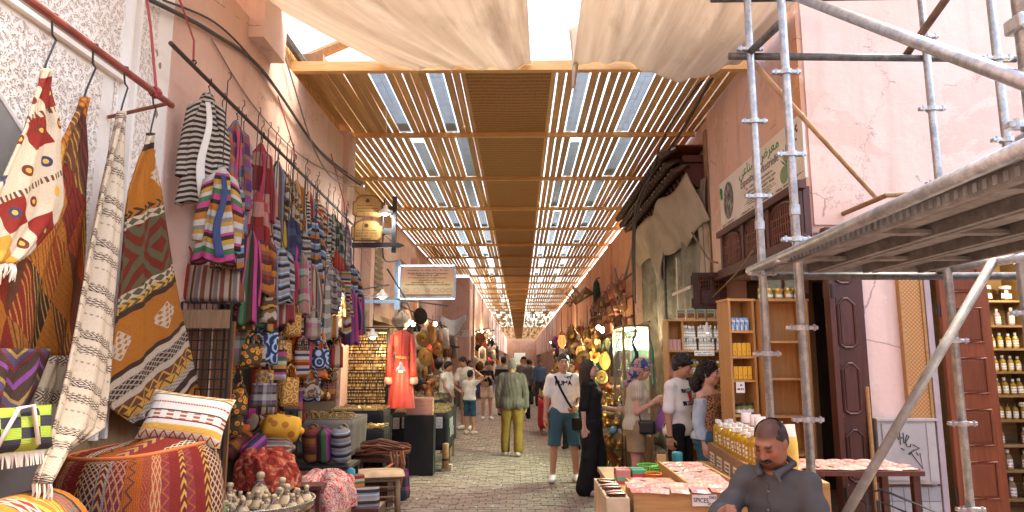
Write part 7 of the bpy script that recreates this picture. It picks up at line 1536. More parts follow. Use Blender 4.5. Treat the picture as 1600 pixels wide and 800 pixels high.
# grey awning and white sign before the pink house, bulbs
aw = MB().grid(lambda u, v: tuple(atY(lerp(688, 728, u), lerp(492, 491, u) + 24 * math.sin(math.pi * u) * (.35 + .65 * v) + 10 * v, 26.5 - v * 1.0)), 20, 8).build('grey_awning', mat('grey_tarp', (.27, .25, .24), .7), smooth=True, solid=.01); tag(aw, 'sagging grey cloth awning slung before the pink house corner', 'awning')
t = thing('shop_sign', 'small white shop sign below the grey awning', 'sign', atY(722, 521, 26.8)); MB().bx(-.24, .24, -.01, .01, -.13, .13).build('board', M_card, t); q = MB(); squiggle(q, -.2, .2, .05, -.012, .05, rnd); squiggle(q, -.16, .16, -.05, -.012, .05, rnd); q.build('print', M_bink, t)['kind'] = 'stuff'
def bulb(label, p, e=12, col=(1, .74, .42), r_=.05, cord=.5):
 t = thing('bare_bulb', label, 'bulb', p, 0, 'bare bulbs along the alley'); MB().ball((0, 0, 0), r_, 10, 8, (1, 1, 1.25)).build('glass', M_bulbw, t, smooth=True); MB().lathe([(.025, .05), (.025, .11)], n=8).build('socket', M_black, t); MB().tube([(0, 0, .1), (.01, 0, .1 + cord)], .005, 5).build('cord', M_black, t)
 l = bpy.data.lights.new('bulb_light', 'POINT'); l.energy = e; l.color = col; l.shadow_soft_size = .06; lo = bpy.data.objects.new('bulb_light', l); COL.objects.link(lo); lo.parent = t; lo.location = (0, -.09, -.08)
for k, (x, y, z, lab) in enumerate(((-2.4, 15.5, 2.5, 'bare bulb behind the coral gown'), (-2.4, 19.5, 2.7, 'bare bulb over the crockery table on the left'), (-1.7, 31, 3.0, 'bare bulb just past the pink house corner'), (-1.7, 37, 3.2, 'bare bulb deeper past the pink house corner'), (-1.7, 45, 3.2, 'bare bulb far along the left'), (2.0, 17.5, 2.5, 'bare bulb under the leather wall'), (2.0, 25, 2.6, 'bare bulb over the brass pots on the right'), (2.0, 33, 2.8, 'bare bulb deep on the right'), (1.7, 14.2, 2.3, 'bare bulb over the brass table'), (2.0, 44, 2.8, 'bare bulb far along the right'))): bulb(lab, (x, y, z), 6 if y < 28 else 18)
cable('tangle of pale wires over the wares past the pink house', [(-1.9, 29.5, 2.9), (-1.4, 31, 3.1), (-1.8, 33, 2.9), (-1.3, 35, 3.2), (-1.8, 38, 3.0)], .03, mat('rope_brown', (.26, .17, .1), .9))
# ================================================================ people: signed distance bodies, one continuous skin each
def nrm(v): v = np.asarray(v, float); return v / (np.linalg.norm(v) + 1e-9)
class Sdf:
 def __init__(s, lo, hi, h):
  s.lo = np.array(lo); s.h = h; n = np.ceil((np.array(hi) - s.lo) / h).astype(int) + 1
  s.ax = [s.lo[i] + h * np.arange(n[i]) for i in range(3)]; s.d = np.full(n, .5, np.float32)
 def sub(s, lo, hi):
  sl = []
  for i in range(3):
   a = max(0, int((lo[i] - s.lo[i]) / s.h)); b = min(len(s.ax[i]), int((hi[i] - s.lo[i]) / s.h) + 2); sl.append(slice(a, max(a, b)))
  X, Y, Z = s.ax[0][sl[0]][:, None, None], s.ax[1][sl[1]][None, :, None], s.ax[2][sl[2]][None, None, :]
  return tuple(sl), X, Y, Z
 def _mix(s, sl, e, k, neg=False):
  d = s.d[sl]
  if d.size == 0: return
  if neg: s.d[sl] = np.maximum(d, -e); return
  hh = np.clip(.5 + .5 * (d - e) / k, 0, 1); s.d[sl] = d * (1 - hh) + e * hh - k * hh * (1 - hh)
 def cap(s, a, b, ra, rb, k=.025):
  a, b = np.asarray(a, float), np.asarray(b, float); m = max(ra, rb) + k + 2 * s.h
  sl, X, Y, Z = s.sub(np.minimum(a, b) - m, np.maximum(a, b) + m); v = b - a; L = max(1e-9, v @ v)
  t = np.clip(((X - a[0]) * v[0] + (Y - a[1]) * v[1] + (Z - a[2]) * v[2]) / L, 0, 1)
  e = np.sqrt((X - a[0] - t * v[0]) ** 2 + (Y - a[1] - t * v[1]) ** 2 + (Z - a[2] - t * v[2]) ** 2) - (ra + (rb - ra) * t); s._mix(sl, e, k)
 def ell(s, c, r, k=.025, fr=None, neg=False):
  c = np.asarray(c, float); r = np.asarray(r, float); m = max(r) + k + 2 * s.h; sl, X, Y, Z = s.sub(c - m, c + m); X, Y, Z = X - c[0], Y - c[1], Z - c[2]
  if fr is not None: q = [X * a[0] + Y * a[1] + Z * a[2] for a in fr]
  else: q = [X, Y, Z]
  k0 = np.sqrt(sum((q[i] / r[i]) ** 2 for i in range(3))); k1 = np.sqrt(sum((q[i] / r[i] ** 2) ** 2 for i in range(3))) + 1e-9
  s._mix(sl, k0 * (k0 - 1) / k1, k, neg)
 def plane(s, n, c):
  """keep the side where n.p < c"""
  n = nrm(n); X, Y, Z = s.ax[0][:, None, None], s.ax[1][None, :, None], s.ax[2][None, None, :]
  s.d = np.maximum(s.d, (X * n[0] + Y * n[1] + Z * n[2] - c).astype(np.float32))
 def folds(s, amp, seed, f=26, zs=.45):
  rs = np.random.RandomState(seed); X, Y, Z = s.ax[0][:, None, None], s.ax[1][None, :, None], s.ax[2][None, None, :]; n = 0
  for i in range(4):
   w_ = rs.normal(size=3) * f * (.6 + .4 * i); w_[2] *= zs * (2.2 if i % 2 else 1); n = n + np.sin(X * w_[0] + Y * w_[1] + Z * w_[2] + rs.uniform(0, 6) + 1.3 * np.sin(Z * 11 + i + X * 5)) / (1 + .6 * i)
  s.d = s.d + (amp * n * .5).astype(np.float32)
 def mesh(s, name, smooth=True):
  d = s.d; ins = d < 0; c = [ins[i:d.shape[0] - 1 + i, j:d.shape[1] - 1 + j, k:d.shape[2] - 1 + k] for i in (0, 1) for j in (0, 1) for k in (0, 1)]
  cnt = sum(q.astype(np.int8) for q in c); act = (cnt > 0) & (cnt < 8); idx = np.full(act.shape, -1, np.int64); I = np.argwhere(act); idx[act] = np.arange(len(I))
  acc = np.zeros((len(I), 3)); num = np.zeros(len(I)); off = [(i, j, k) for i in (0, 1) for j in (0, 1) for k in (0, 1)]
  val = {o: d[I[:, 0] + o[0], I[:, 1] + o[1], I[:, 2] + o[2]] for o in off}
  for a in off:
   for ax in range(3):
    if a[ax]: continue
    b = list(a); b[ax] = 1; b = tuple(b); va, vb = val[a], val[b]; m = (va < 0) != (vb < 0); t = np.where(m, va / np.where(m, va - vb, 1), 0)
    p = np.array(a, float)[None, :].repeat(len(I), 0); p[:, ax] += t; acc += np.where(m[:, None], p, 0); num += m
  V = s.lo + s.h * (I + acc / np.maximum(1, num)[:, None]); F_ = []
  for ax in range(3):
   o1, o2 = [q for q in range(3) if q != ax]; sh = [slice(1, -1)] * 3; sh[ax] = slice(0, d.shape[ax] - 1); sh2 = list(sh); sh2[ax] = slice(1, d.shape[ax])
   A, B = ins[tuple(sh)], ins[tuple(sh2)]; E_ = np.argwhere(A != B)
   if len(E_) == 0: continue
   fl = A[tuple(E_.T)]; base = E_.copy(); base[:, o1] += 1; base[:, o2] += 1; q = []
   for (u, v) in ((-1, -1), (0, -1), (0, 0), (-1, 0)):
    g_ = base.copy(); g_[:, o1] += u; g_[:, o2] += v; q.append(idx[tuple(g_.T)])
   Q = np.stack(q, 1); flip = fl if ax != 1 else ~fl; Q[~flip] = Q[~flip][:, ::-1]; F_.append(Q)
  F_ = np.concatenate(F_); F_ = F_[(F_ >= 0).all(1)]
  me = bpy.data.meshes.new(name); me.vertices.add(len(V)); me.vertices.foreach_set('co', V.astype(np.float32).ravel())
  me.loops.add(len(F_) * 4); me.loops.foreach_set('vertex_index', F_.astype(np.int32).ravel()); me.polygons.add(len(F_)); me.polygons.foreach_set('loop_start', np.arange(0, len(F_) * 4, 4, dtype=np.int32)); me.polygons.foreach_set('loop_total', np.full(len(F_), 4, np.int32)); me.update(calc_edges=True); me.validate()
  me.polygons.foreach_set('use_smooth', [True] * len(me.polygons)); s.V = V; return me
 def front(s, x, z, yd=-1):
  """y of the surface met first coming from -Y (yd=-1) at x, z"""
  i = int(np.clip((x - s.lo[0]) / s.h, 0, len(s.ax[0]) - 2)); k = int(np.clip((z - s.lo[2]) / s.h, 0, len(s.ax[2]) - 2)); col = s.d[i, :, k]; w_ = np.where(col < 0)[0]
  if len(w_) == 0: return None
  blk = s.d[max(0, i - 2):i + 3, :, max(0, k - 2):k + 3].min(axis=(0, 2)); w_ = np.where(blk < 0)[0]; j = w_[0] if yd < 0 else w_[-1]; return s.ax[1][j]
M_skinfn = lambda t: t.mix(t.noise(30, 3) * .25, t.attr('skin'), t.mix(.5, t.attr('skin'), (.35, .10, .06)))
M_skin = mat('skin', fn=M_skinfn, rough=.5, sss=.12, spec=.35, bump=lambda t: t.noise(160, 4), bs=.25, bd=.003)
class Person:
 def __init__(s, label, loc, rz, H=1.75, h=.009, sex='m', skin=(.50, .28, .19), fat=1.0, lean=(0, 0), head=(0, 0, 0), armL=((.16, .03, -1), (.05, -.22, -1)), armR=((-.16, .03, -1), (-.05, -.22, -1)), legL=((.04, -.03, -1), (.02, .05, -1)), legR=((-.04, -.03, -1), (-.02, .05, -1)), sit=None, curl=(.5, .5), hips=None, beard=None, brow=(.06, .035, .025), lids=False, group=None, feet=True):
  s.t = thing('person', label, 'person', loc, rz, group); s.k = k = H / 1.75; s.h = h; s.sex = sex; s.fat = fat; s.seed = abs(hash(label)) % 1000 if False else sum(map(ord, label)) % 997; s.skin = skin; s.beard = beard; s.brow = brow; s.lids = lids
  f = sex == 'f'; J = s.J = {}; hw = .092 * k; sw = (.150 if f else .170) * k * (1 + (fat - 1) * .5)
  lt = lambda a: nrm(a)
  tL, tR = lt(legL[0]), lt(legR[0]); kL, kR = lt(legL[1]), lt(legR[1]); TL, SL_ = .43 * k, .42 * k
  pz = sit if sit is not None else max(-(tL[2] * TL + kL[2] * SL_), -(tR[2] * TL + kR[2] * SL_)) + .075 * k
  J['pel'] = np.array([0, 0, pz + .04 * k])
  for q, sg, th, kn in (('L', 1, tL, kL), ('R', -1, tR, kR)):
   J['hip' + q] = np.array([sg * hw, 0, pz]); J['kne' + q] = J['hip' + q] + th * TL; J['ank' + q] = J['kne' + q] + kn * SL_; J['toe' + q] = J['ank' + q] + np.array([sg * .03, -.15 * k, -.045 * k])
  up = nrm([lean[0], lean[1], 1]); s.up = up; J['wai'] = J['pel'] + up * .17 * k; J['che'] = J['pel'] + up * .34 * k; J['nck'] = J['pel'] + up * .50 * k; fw = nrm(np.cross(up, [1, 0, 0])); s.rt = np.array([1., 0, 0]); s.fw = -nrm(np.cross([1, 0, 0], up)) * -1
  s.fw = nrm(np.cross(s.rt, up)) * 1.0
  if s.fw[1] > 0: s.fw = -s.fw
  for q, sg, a in (('L', 1, armL), ('R', -1, armR)):
   J['sho' + q] = J['nck'] - up * .068 * k + s.rt * sg * sw; J['elb' + q] = J['sho' + q] + lt(a[0]) * .285 * k; J['wri' + q] = J['elb' + q] + lt(a[1]) * .25 * k; J['han' + q] = lt(a[2]) if len(a) > 2 else lt(a[1])
  yaw, pit, rol = head; Rm = np.array(Matrix.Rotation(yaw, 3, 'Z') @ Matrix.Rotation(pit, 3, 'X') @ Matrix.Rotation(rol, 3, 'Y'))
  s.hr, s.hf, s.hu = Rm @ np.array([1., 0, 0]), Rm @ np.array([0, -1., 0]), Rm @ np.array([0, 0, 1.])
  J['hea'] = J['nck'] + up * .055 * k + s.hu * .105 * k + s.hf * .018 * k
  P = np.array(list(J.values())[:])
  P = np.array([J[q] for q in J if not q.startswith('han')]); s.lo = P.min(0) - .22 * k; s.hi = P.max(0) + .22 * k; s.curl = curl; s.feet = feet; s.body()
 def grid(s, lo=None, hi=None, h=None): return Sdf(s.lo if lo is None else lo, s.hi if hi is None else hi, h or s.h)
 def hp(s, r, f, u): return s.J['hea'] + (s.hr * r + s.hf * f + s.hu * u) * s.k
 def torso(s, S_, g=0., part='all'):
  J, k, f = s.J, s.k, s.sex == 'f'; fr = (s.rt, s.fw, s.up); F_ = s.fat
  S_.ell(J['che'] + s.up * .01 * k, np.array([.145 if f else .165, .10, .155]) * k * F_ + g, .05, fr); S_.ell(J['wai'], np.array([.115 if f else .14, .09 * F_, .14]) * k * F_ + g, .05, fr)
  for q in 'LR': S_.cap(J['nck'] - s.up * .035 * k, J['sho' + q], .045 * k + g * .7, .048 * k + g * .8, .04)
  if f:
   for sg in (-1, 1): S_.ell(J['che'] + s.rt * sg * .065 * k + s.fw * .075 * k - s.up * .02 * k, np.array([.06, .055, .06]) * k + g, .03, fr)
  if F_ > 1.1: S_.ell(J['wai'] + s.fw * .05 * k - s.up * .02, np.array([.14, .12, .14]) * k * F_ + g, .05, fr)
 def hipsp(s, S_, g=0.):
  J, k, f = s.J, s.k, s.sex == 'f'; F_ = s.fat
  S_.ell(J['pel'] - s.up * .0, np.array([.16 if f else .15, .105, .12]) * k * F_ + g, .05)
  for q, sg in (('L', 1), ('R', -1)): S_.ell(J['hip' + q] - s.fw * .035 * k, np.array([.085, .09, .095]) * k * F_ + g, .05)
 def arm(s, S_, q, g0, g1, upto=2.0):
  J, k, F_ = s.J, s.k, .85 + .15 * s.fat * 1.0; w_ = .85 if s.sex == 'f' else 1; a, b, c = J['sho' + q], J['elb' + q], J['wri' + q]
  if upto <= 1: S_.cap(a, a + (b - a) * upto, .052 * k * w_ * F_ + g0, (.052 - .012 * upto) * k * w_ * F_ + g1, .03); return
  S_.cap(a, b, .052 * k * w_ * F_ + g0, .04 * k * w_ * F_ + (g0 + g1) / 2, .03); e = b + (c - b) * (upto - 1); S_.cap(b, e, .041 * k * w_ * F_ + (g0 + g1) / 2, (.041 - .014 * (upto - 1)) * k * w_ * F_ + g1, .02)
 def leg(s, S_, q, g0, g1, upto=2.0):
  J, k, F_ = s.J, s.k, s.fat; a, b, c = J['hip' + q], J['kne' + q], J['ank' + q]
  if upto <= 1: S_.cap(a, a + (b - a) * upto, .088 * k * F_ + g0, (.088 - .03 * upto) * k * F_ + g1, .035); return
  S_.cap(a, b, .088 * k * F_ + g0, .056 * k + (g0 + g1) / 2, .035); e = b + (c - b) * (upto - 1); S_.cap(b, e, .054 * k + (g0 + g1) / 2, (.054 - .018 * (upto - 1)) * k + g1, .02)
 def hand(s, S_, q):
  J, k = s.J, s.k * (.92 if s.sex == 'f' else 1); w_, d = J['wri' + q], J['han' + q]; sg = 1 if q == 'L' else -1; cu = s.curl[0 if q == 'L' else 1]
  n = nrm(np.cross(d, np.cross(nrm([-sg * .9, .15, .1]), d)) ) if abs(d @ nrm([-sg * .9, .15, .1])) < .95 else nrm(np.cross(d, [0, 1, 0])); sd = nrm(np.cross(d, n)) * sg
  if sd @ np.array([0, -1, .2]) < 0: sd = -sd
  S_.cap(w_, w_ + d * .03 * k, .026 * k, .03 * k, .02)
  for i, o in enumerate((-.030, -.010, .010, .029)): S_.cap(w_ + d * .02 * k + sd * o * .6 * k, w_ + d * .085 * k + sd * o * k, .017 * k, .0125 * k, .012)
  for i, (o, L) in enumerate(((-.031, .058), (-.0105, .072), (.0105, .078), (.031, .068))):
   p = w_ + d * .083 * k + sd * o * k; a1 = cu * 1.0; a2 = cu * 2.2; d1 = d * math.cos(a1) + n * math.sin(a1); d2 = d * math.cos(a2) + n * math.sin(a2); p1 = p + d1 * L * .5 * k; S_.cap(p, p1, .0105 * k, .0095 * k, .004); S_.cap(p1, p1 + d2 * L * .5 * k, .0095 * k, .008 * k, .004)
  b0 = w_ + d * .028 * k + sd * .026 * k; b1 = b0 + (d * .55 + sd * .75 + n * .3 * cu) * .045 * k; S_.cap(b0, b1, .0145 * k, .011 * k, .01); S_.cap(b1, b1 + nrm(d + n * cu * 1.2 + sd * .1) * .032 * k, .011 * k, .009 * k, .004)
 def headp(s, S_, g=0.):
  k = s.k; fr = (s.hr, s.hf, s.hu); f = s.sex == 'f'; E_ = lambda p, r, kk=.02, neg=False: S_.ell(s.hp(*p), np.array(r) * k + g, kk, fr, neg)
  E_((0, -.015, .03), (.074, .096, .088)); E_((0, .022, -.03), (.062, .074, .09), .03); E_((0, .05, -.088), (.034 if f else .042, .036, .03), .03)
  for sg in (-1, 1): E_((sg * .045, .02, -.06), (.03, .05, .035), .03); E_((sg * .04, .068, -.018), (.024, .02, .022), .02)
  S_.cap(s.hp(-.03, .086, .033), s.hp(.03, .086, .033), .013 * k, .013 * k, .02)
  for sg in (-1, 1): E_((sg * .032, .108, .012), (.016, .016, .012), .01, True)
  for sg in (-1, 1): E_((sg * .031, .079, .011), (.0135, .0135, .0125), .006)
  S_.cap(s.hp(0, .092, .022), s.hp(0, .114, -.022), .0085 * k, .0135 * k, .014);
  for sg in (-1, 1): E_((sg * .013, .100, -.026), (.010, .012, .009), .008)
  E_((0, .090, -.058), (.026, .014, .008), .008); E_((0, .088, -.069), (.022, .013, .008), .008)
  for sg in (-1, 1): E_((sg * .077, -.008, -.004), (.010, .021, .031), .01)
  S_.cap(s.J['nck'] - s.up * .03 * k, s.hp(0, -.02, -.06), .058 * k * (.86 if f else 1.02), .05 * k * (.86 if f else 1), .03)
 def body(s):
  S_ = s.grid(); s.torso(S_); s.hipsp(S_); J, k = s.J, s.k
  for q in 'LR':
   s.arm(S_, q, 0, 0); s.hand(S_, q); s.leg(S_, q, 0, 0); b, c = J['kne' + q], J['ank' + q]; S_.ell(b + (c - b) * .3 - s.fw * .018 * k, np.array([.047, .05, .11]) * k, .03)
   S_.cap(c, c + (J['toe' + q] - c) * .7, .036 * k, .028 * k, .03)
  s.headp(S_); me = S_.mesh('body'); V = S_.V; C = np.tile(np.array([*s.skin, 1.]), (len(V), 1))
  rel = V - J['hea']; L = np.stack([rel @ s.hr, rel @ s.hf, rel @ s.hu], 1) / k
  def dab(c, r, col, a=1.0, sym=True):
   for sg in ((-1, 1) if sym else (1,)):
    q = (((L - np.array([c[0] * sg, c[1], c[2]])) / np.array(r)) ** 2).sum(1); m = np.clip((1.25 - q) * 2.2, 0, 1)[:, None] * a; C[:, :3] = C[:, :3] * (1 - m) + np.array(col) * m
  sk = np.array(s.skin); s.lids and dab((0, -.02, .085), (.075, .10, .062), (.035, .024, .02), .82, False); dab((.045, .08, -.02), (.03, .04, .03), sk * np.array([1.05, .82, .78]), .5)
  if s.beard is not None: dab((0, .06, -.085), (.06, .07, .045), s.beard, .75, False); dab((0, .1, -.046), (.034, .03, .010), s.beard, .95, False)
  dab((0, .095, -.064), (.026, .03, .010), sk * np.array([.85, .5, .48]), .9, False)
  dab((.034, .1, .034), (.024, .03, .0085), s.brow, .9); dab((.031, .095, .010), (.019, .02, .010), sk * .45, .8); dab((.031, .095, .009), (.012, .02, .0065), (.55, .50, .46)) if not s.lids else dab((.031, .095, .004), (.017, .02, .0045), sk * .2, .9)
  if not s.lids: dab((.030, .097, .009), (.0075, .02, .0072), (.03, .02, .015))
  dab((.011, .115, -.033), (.006, .01, .004), sk * .4, .8)
  ca = me.color_attributes.new('skin', 'FLOAT_COLOR', 'POINT'); ca.data.foreach_set('color', C.astype(np.float32).ravel()); me.materials.append(M_skin); link('body', me, s.t); s.SB = S_
 def wear(s, name, m, fn, folds=.006, f=26, seed=0, h=None, cut=()):
  S_ = s.grid(h=h); fn(S_)
  if folds: S_.folds(folds * s.k, s.seed + seed, f)
  for n, c in cut: S_.plane(n, c)
  me = S_.mesh(name)
  if len(me.vertices) == 0: return S_
  me.materials.append(m); link(name, me, s.t); return S_
 def z(s, q, off=0): return s.J[q][2] + off * s.k
 def tee(s, m, sl=.75, hem=-.02, g=.018, name='shirt', folds=.009, long=False, loose=.0, neck=.02, vneck=0):
  J, k = s.J, s.k
  def fn(S_):
   s.torso(S_, g * k); s.hipsp(S_, (g + loose) * k)
   S_.ell(J['wai'], np.array([.145, .10, .16]) * k * s.fat + (g + loose) * k, .05)
   for q in 'LR':
    if sl > 0: s.arm(S_, q, g * k, (g + (.012 if sl < 1.5 else .004)) * k, sl)
  up = s.up; cut = [((0, 0, -1), -(J['pel'][2] + hem * k)), (nrm(up - s.fw * .45), (J['nck'] + up * (neck) * k) @ nrm(up - s.fw * .45))]
  return s.wear(name, m, fn, folds, 24, 1, cut=cut)
 def pants(s, m, upto=1.93, g=.016, gl=.03, name='trousers', top=.07, folds=.008):
  J, k = s.J, s.k
  def fn(S_):
   s.hipsp(S_, g * k)
   for q in 'LR': s.leg(S_, q, g * k, gl * k, upto)
  cut = [((0, 0, 1), J['pel'][2] + top * k)]
  if upto <= 1.3:
   zc = min(J['hipL'][2] + (J['kneL'][2] - J['hipL'][2]) * min(1, upto) + (J['ankL'][2] - J['kneL'][2]) * max(0, upto - 1), 9) ; cut.append(((0, 0, -1), -zc + .0))
  return s.wear(name, m, fn, folds, 22, 2, cut=cut)
 def shoes(s, m, sole=None, name='shoe'):
  J, k = s.J, s.k
  for q in 'LR':
   c, t_ = J['ank' + q], J['toe' + q]; lo = np.minimum(c, t_) - .12 * k; hi = np.maximum(c, t_) + .12 * k
   S_ = Sdf(lo, hi, min(s.h, .008)); hd = nrm(t_ - c + np.array([0, 0, .045 * k])); fl = np.array([0, 0, c[2] - .045 * k]); b = np.array([c[0], c[1], c[2] - .035 * k]) - hd * .035 * k
   S_.cap(c - np.array([0, 0, .005]), b, .042 * k, .042 * k, .02); S_.cap(b, np.array([t_[0], t_[1], c[2] - .04 * k]), .042 * k, .034 * k, .03); S_.cap(c, b + hd * .1 * k, .04 * k, .045 * k, .03); S_.plane((0, 0, -1), -(c[2] - .073 * k))
   me = S_.mesh(name); me.materials.append(m); sh = link(name, me, s.t)
   if sole:
    S2 = Sdf(lo, hi, min(s.h, .008)); S2.cap(b, np.array([t_[0], t_[1], b[2]]), .047 * k, .04 * k, .02); S2.plane((0, 0, 1), c[2] - .052 * k); S2.plane((0, 0, -1), -(c[2] - .0745 * k)); me = S2.mesh('sole'); me.materials.append(sole); link('sole', me, sh)
 def hair(s, m, style='short', vol=.009, name='hair', hl=.022):
  k = s.k; lo, hi = s.J['hea'] - .34 * k, s.J['hea'] + .34 * k
  if style in ('long',): lo = lo - np.array([0, 0, .42 * k])
  S_ = Sdf(lo, hi, min(s.h, .008)); fr = (s.hr, s.hf, s.hu)
  S_.ell(s.hp(0, -.018, .036), np.array([.074, .096, .088]) * k + vol * k, .02, fr); S_.ell(s.hp(0, -.035, -.012), np.array([.0715, .074, .076]) * k + vol * k * .8, .02, fr)
  if style == 'bald': S_.ell(s.hp(0, .0, .075), np.array([.062, .095, .075]) * k, .01, fr, True); S_.folds(.002 * k, s.seed, 160, 1)
  else: S_.folds(.004 * k, s.seed, 130, .5)
  n = nrm(s.hf * .75 - s.hu * .66); S_.plane(n, s.hp(0, 0, 0) @ n + hl * k)
  n = nrm(-s.hu); S_.plane(n, s.hp(0, 0, -.085) @ n) if style in ('short', 'bald', 'curly') else None
  if style in ('curly', 'tail'):
   rs = np.random.RandomState(s.seed)
   for i in range(150):
    v = nrm(rs.normal(size=3)); q = v * np.array([.086, .104, .100]) + np.array([0, -.018, .036])
    if q[1] * .75 - q[2] * .66 < hl - .012 and q[2] > -.075: S_.ell(s.hp(*q), np.full(3, rs.uniform(.013, .024)) * k, .006)
  if style == 'long':
   for sg in (-1, 1):
    S_.cap(s.hp(sg * .06, -.02, .02), s.hp(sg * .068, -.035, -.16) , .035 * k, .042 * k, .03); S_.cap(s.hp(sg * .05, -.06, -.1), s.J['che'] + s.rt * sg * .06 * k - s.fw * .10 * k - s.up * .1 * k, .05 * k, .025 * k, .04)
   S_.cap(s.hp(0, -.07, 0), s.J['che'] - s.fw * .12 * k - s.up * .08 * k, .07 * k, .03 * k, .04); S_.folds(.008 * k, s.seed + 5, 90, .12)
  if style == 'tail': S_.cap(s.hp(0, -.10, .02), s.hp(0, -.17, -.10), .045 * k, .055 * k, .03); S_.ell(s.hp(0, -.16, -.12), np.array([.06, .06, .08]) * k, .03, fr); S_.folds(.014 * k, s.seed, 90, 1)
  if style == 'bun': S_.ell(s.hp(0, -.10, .09), np.array([.045, .045, .04]) * k, .02, fr)
  me = S_.mesh(name); me.materials.append(m); link(name, me, s.t); return S_
def cloth(name, c, rough=.85, var=.12): return mat('wear_' + name, c, rough, var=var, vs=9, spec=.2, bump=lambda t: t.noise(120, 3), bs=.15, bd=.004)
K_white = cloth('white', (.72, .70, .68)); K_black = cloth('black', (.014, .013, .014)); K_denim = cloth('denim', (.045, .115, .155)); K_olive = cloth('olive', (.12, .095, .077)); K_must = cloth('mustard', (.21, .12, .025)); K_tan = cloth('tan', (.30, .205, .115)); K_grey = cloth('grey', (.105, .095, .09)); K_sage = cloth('sage', (.15, .145, .095)); K_pinkw = cloth('palepink', (.58, .44, .36)); K_lblue = cloth('lightblue', (.42, .52, .62)); K_khaki = cloth('khaki', (.30, .24, .16)); K_navy = cloth('navyteal', (.03, .09, .15)); K_beige = cloth('beige_shoe', (.55, .48, .40), .6); K_wshoe = cloth('white_shoe', (.74, .72, .70), .5)
hb_ = lambda t: (lambda x, y, z: t.noise(1, 3, t.comb(x * 150, y * 150, z * 30)))(*t.sep(t.coord('Object')))
H_black = mat('hair_black', (.010, .007, .006), .45, var=.3, vs=60, bump=hb_, bs=.8, bd=.01); H_brown = mat('hair_brown', (.035, .016, .010), .45, var=.3, vs=60, bump=hb_, bs=.8, bd=.01); H_grey = mat('hair_grey', (.22, .19, .165), .6, var=.3, vs=60, bump=hb_, bs=.8, bd=.01)
def on_front(P, S_, pts, r_, name, m, off=.008, yd=-1, n=6, parent=None):
 out = []
 for x, z in pts:
  y = S_.front(x, z, yd)
  if y is None: y = out[-1][1] if out else 0
  out.append((x, y + yd * off, z))
 return MB().tube(out, r_, n).build(name, m, parent or P.t, smooth=True)
def flat_on(P, S_, me_obj, off=.006):
 """press a flat decal (built in x,z, at y=0) onto the front of a garment"""
 me = me_obj.data
 for v in me.vertices:
  y = S_.front(v.co.x, v.co.z)
  v.co.y = (y if y is not None else -.12) - off + (v.co.y * .2)
 return me_obj
def print_text(P, S_, body, size, m, x, z, xs=1.0, name='printed_letters', bold=0):
 cu = bpy.data.curves.new('t', 'FONT'); cu.body = body; cu.size = size; cu.align_x = 'CENTER'; cu.align_y = 'CENTER'; cu.offset = bold; cu.resolution_u = 3
 tmp = bpy.data.objects.new('tmp', cu); me = bpy.data.meshes.new_from_object(tmp); bpy.data.objects.remove(tmp); bpy.data.curves.remove(cu)
 for v in me.vertices: v.co = (v.co.x * xs + x, 0, v.co.y + z)
 me.materials.clear(); me.materials.append(m); o = link(name, me, P.t); o['kind'] = 'stuff'; return flat_on(P, S_, o)
def decal(P, S_, poly, m, name='printed_patch', off=.006, sub=10):
 xs = [p[0] for p in poly]; zs = [p[1] for p in poly]
 mb = MB().grid(lambda u, v: (lerp(min(xs), max(xs), u), 0, lerp(min(zs), max(zs), v)), sub, sub); return flat_on(P, S_, mb.build(name, m, P.t), off)
# ---- man in white printed T-shirt
p = Person('man in white printed T-shirt and blue denim shorts facing the camera', (.62, 9.95, 0), R(4), 1.78, .0085, 'm', (.50, .27, .18), 1.02, head=(R(-2), R(4), R(2)), armR=((-.22, .02, -1), (-.10, -.12, -1)), armL=((.30, .12, -1), (-.28, -.62, -.35), (-.75, -.45, -.45)), legR=((-.10, -.02, -1), (-.06, .05, -1)), legL=((.13, -.03, -1), (.05, .06, -1)), curl=(.7, .35))
S_ = p.tee(K_white, .72, -.03, .016, loose=.012); p.pants(K_denim, 1.02, .02, .045, 'shorts'); p.shoes(K_wshoe, cloth('pink_sole', (.55, .2, .22))); p.hair(H_black)
zc = p.z('che'); print_text(p, S_, 'PUMA', .088, K_black, -.012, zc + .035, 1.0, bold=.004)
cat = MB(); pz = zc + .115
for pts, r_ in (([(.03, pz - .005), (.055, pz + .012), (.085, pz + .008), (.11, pz + .03), (.128, pz + .042)], [.004, .009, .009, .008, .005]), ([(.085, pz + .008), (.092, pz - .012), (.088, pz - .03)], [.007, .005, .003]), ([(.03, pz - .005), (.012, pz + .01), (.0, pz + .022)], [.004, .003, .002]), ([(.055, pz + .01), (.05, pz - .01), (.06, pz - .02)], [.006, .004, .003]), ([(.118, pz + .038), (.122, pz + .055)], [.004, .002]), ([(.10, pz + .025), (.125, pz + .02)], [.005, .002])): cat.tube([(x, 0, z) for x, z in pts], r_, 5)
flat_on(p, S_, cat.build('leaping_cat_logo', K_black, p.t), .006)
zs = p.z('sho' + 'R'); st_ = [(-.125, zs + .045), (-.11, zs), (-.07, zs - .1), (-.02, zs - .2), (.04, zs - .31), (.1, zs - .40), (.155, zs - .47)]
on_front(p, S_, [(lerp(a[0], b[0], t / 4), lerp(a[1], b[1], t / 4)) for a, b in zip(st_, st_[1:]) for t in range(4)], .017, 'bag_strap', K_black, .002)
hb = thing('shoulder_bag', 'black shoulder bag at the hip of the man in the white T-shirt', 'bag', p.t.location + Vector((.20, -.06, .80)), R(30)); MB().box((0, 0, 0), (.20, .07, .17)).build('pouch', K_black, hb, bevel=.02); MB().box((0, -.037, .03), (.19, .01, .09)).build('flap', K_black, hb)
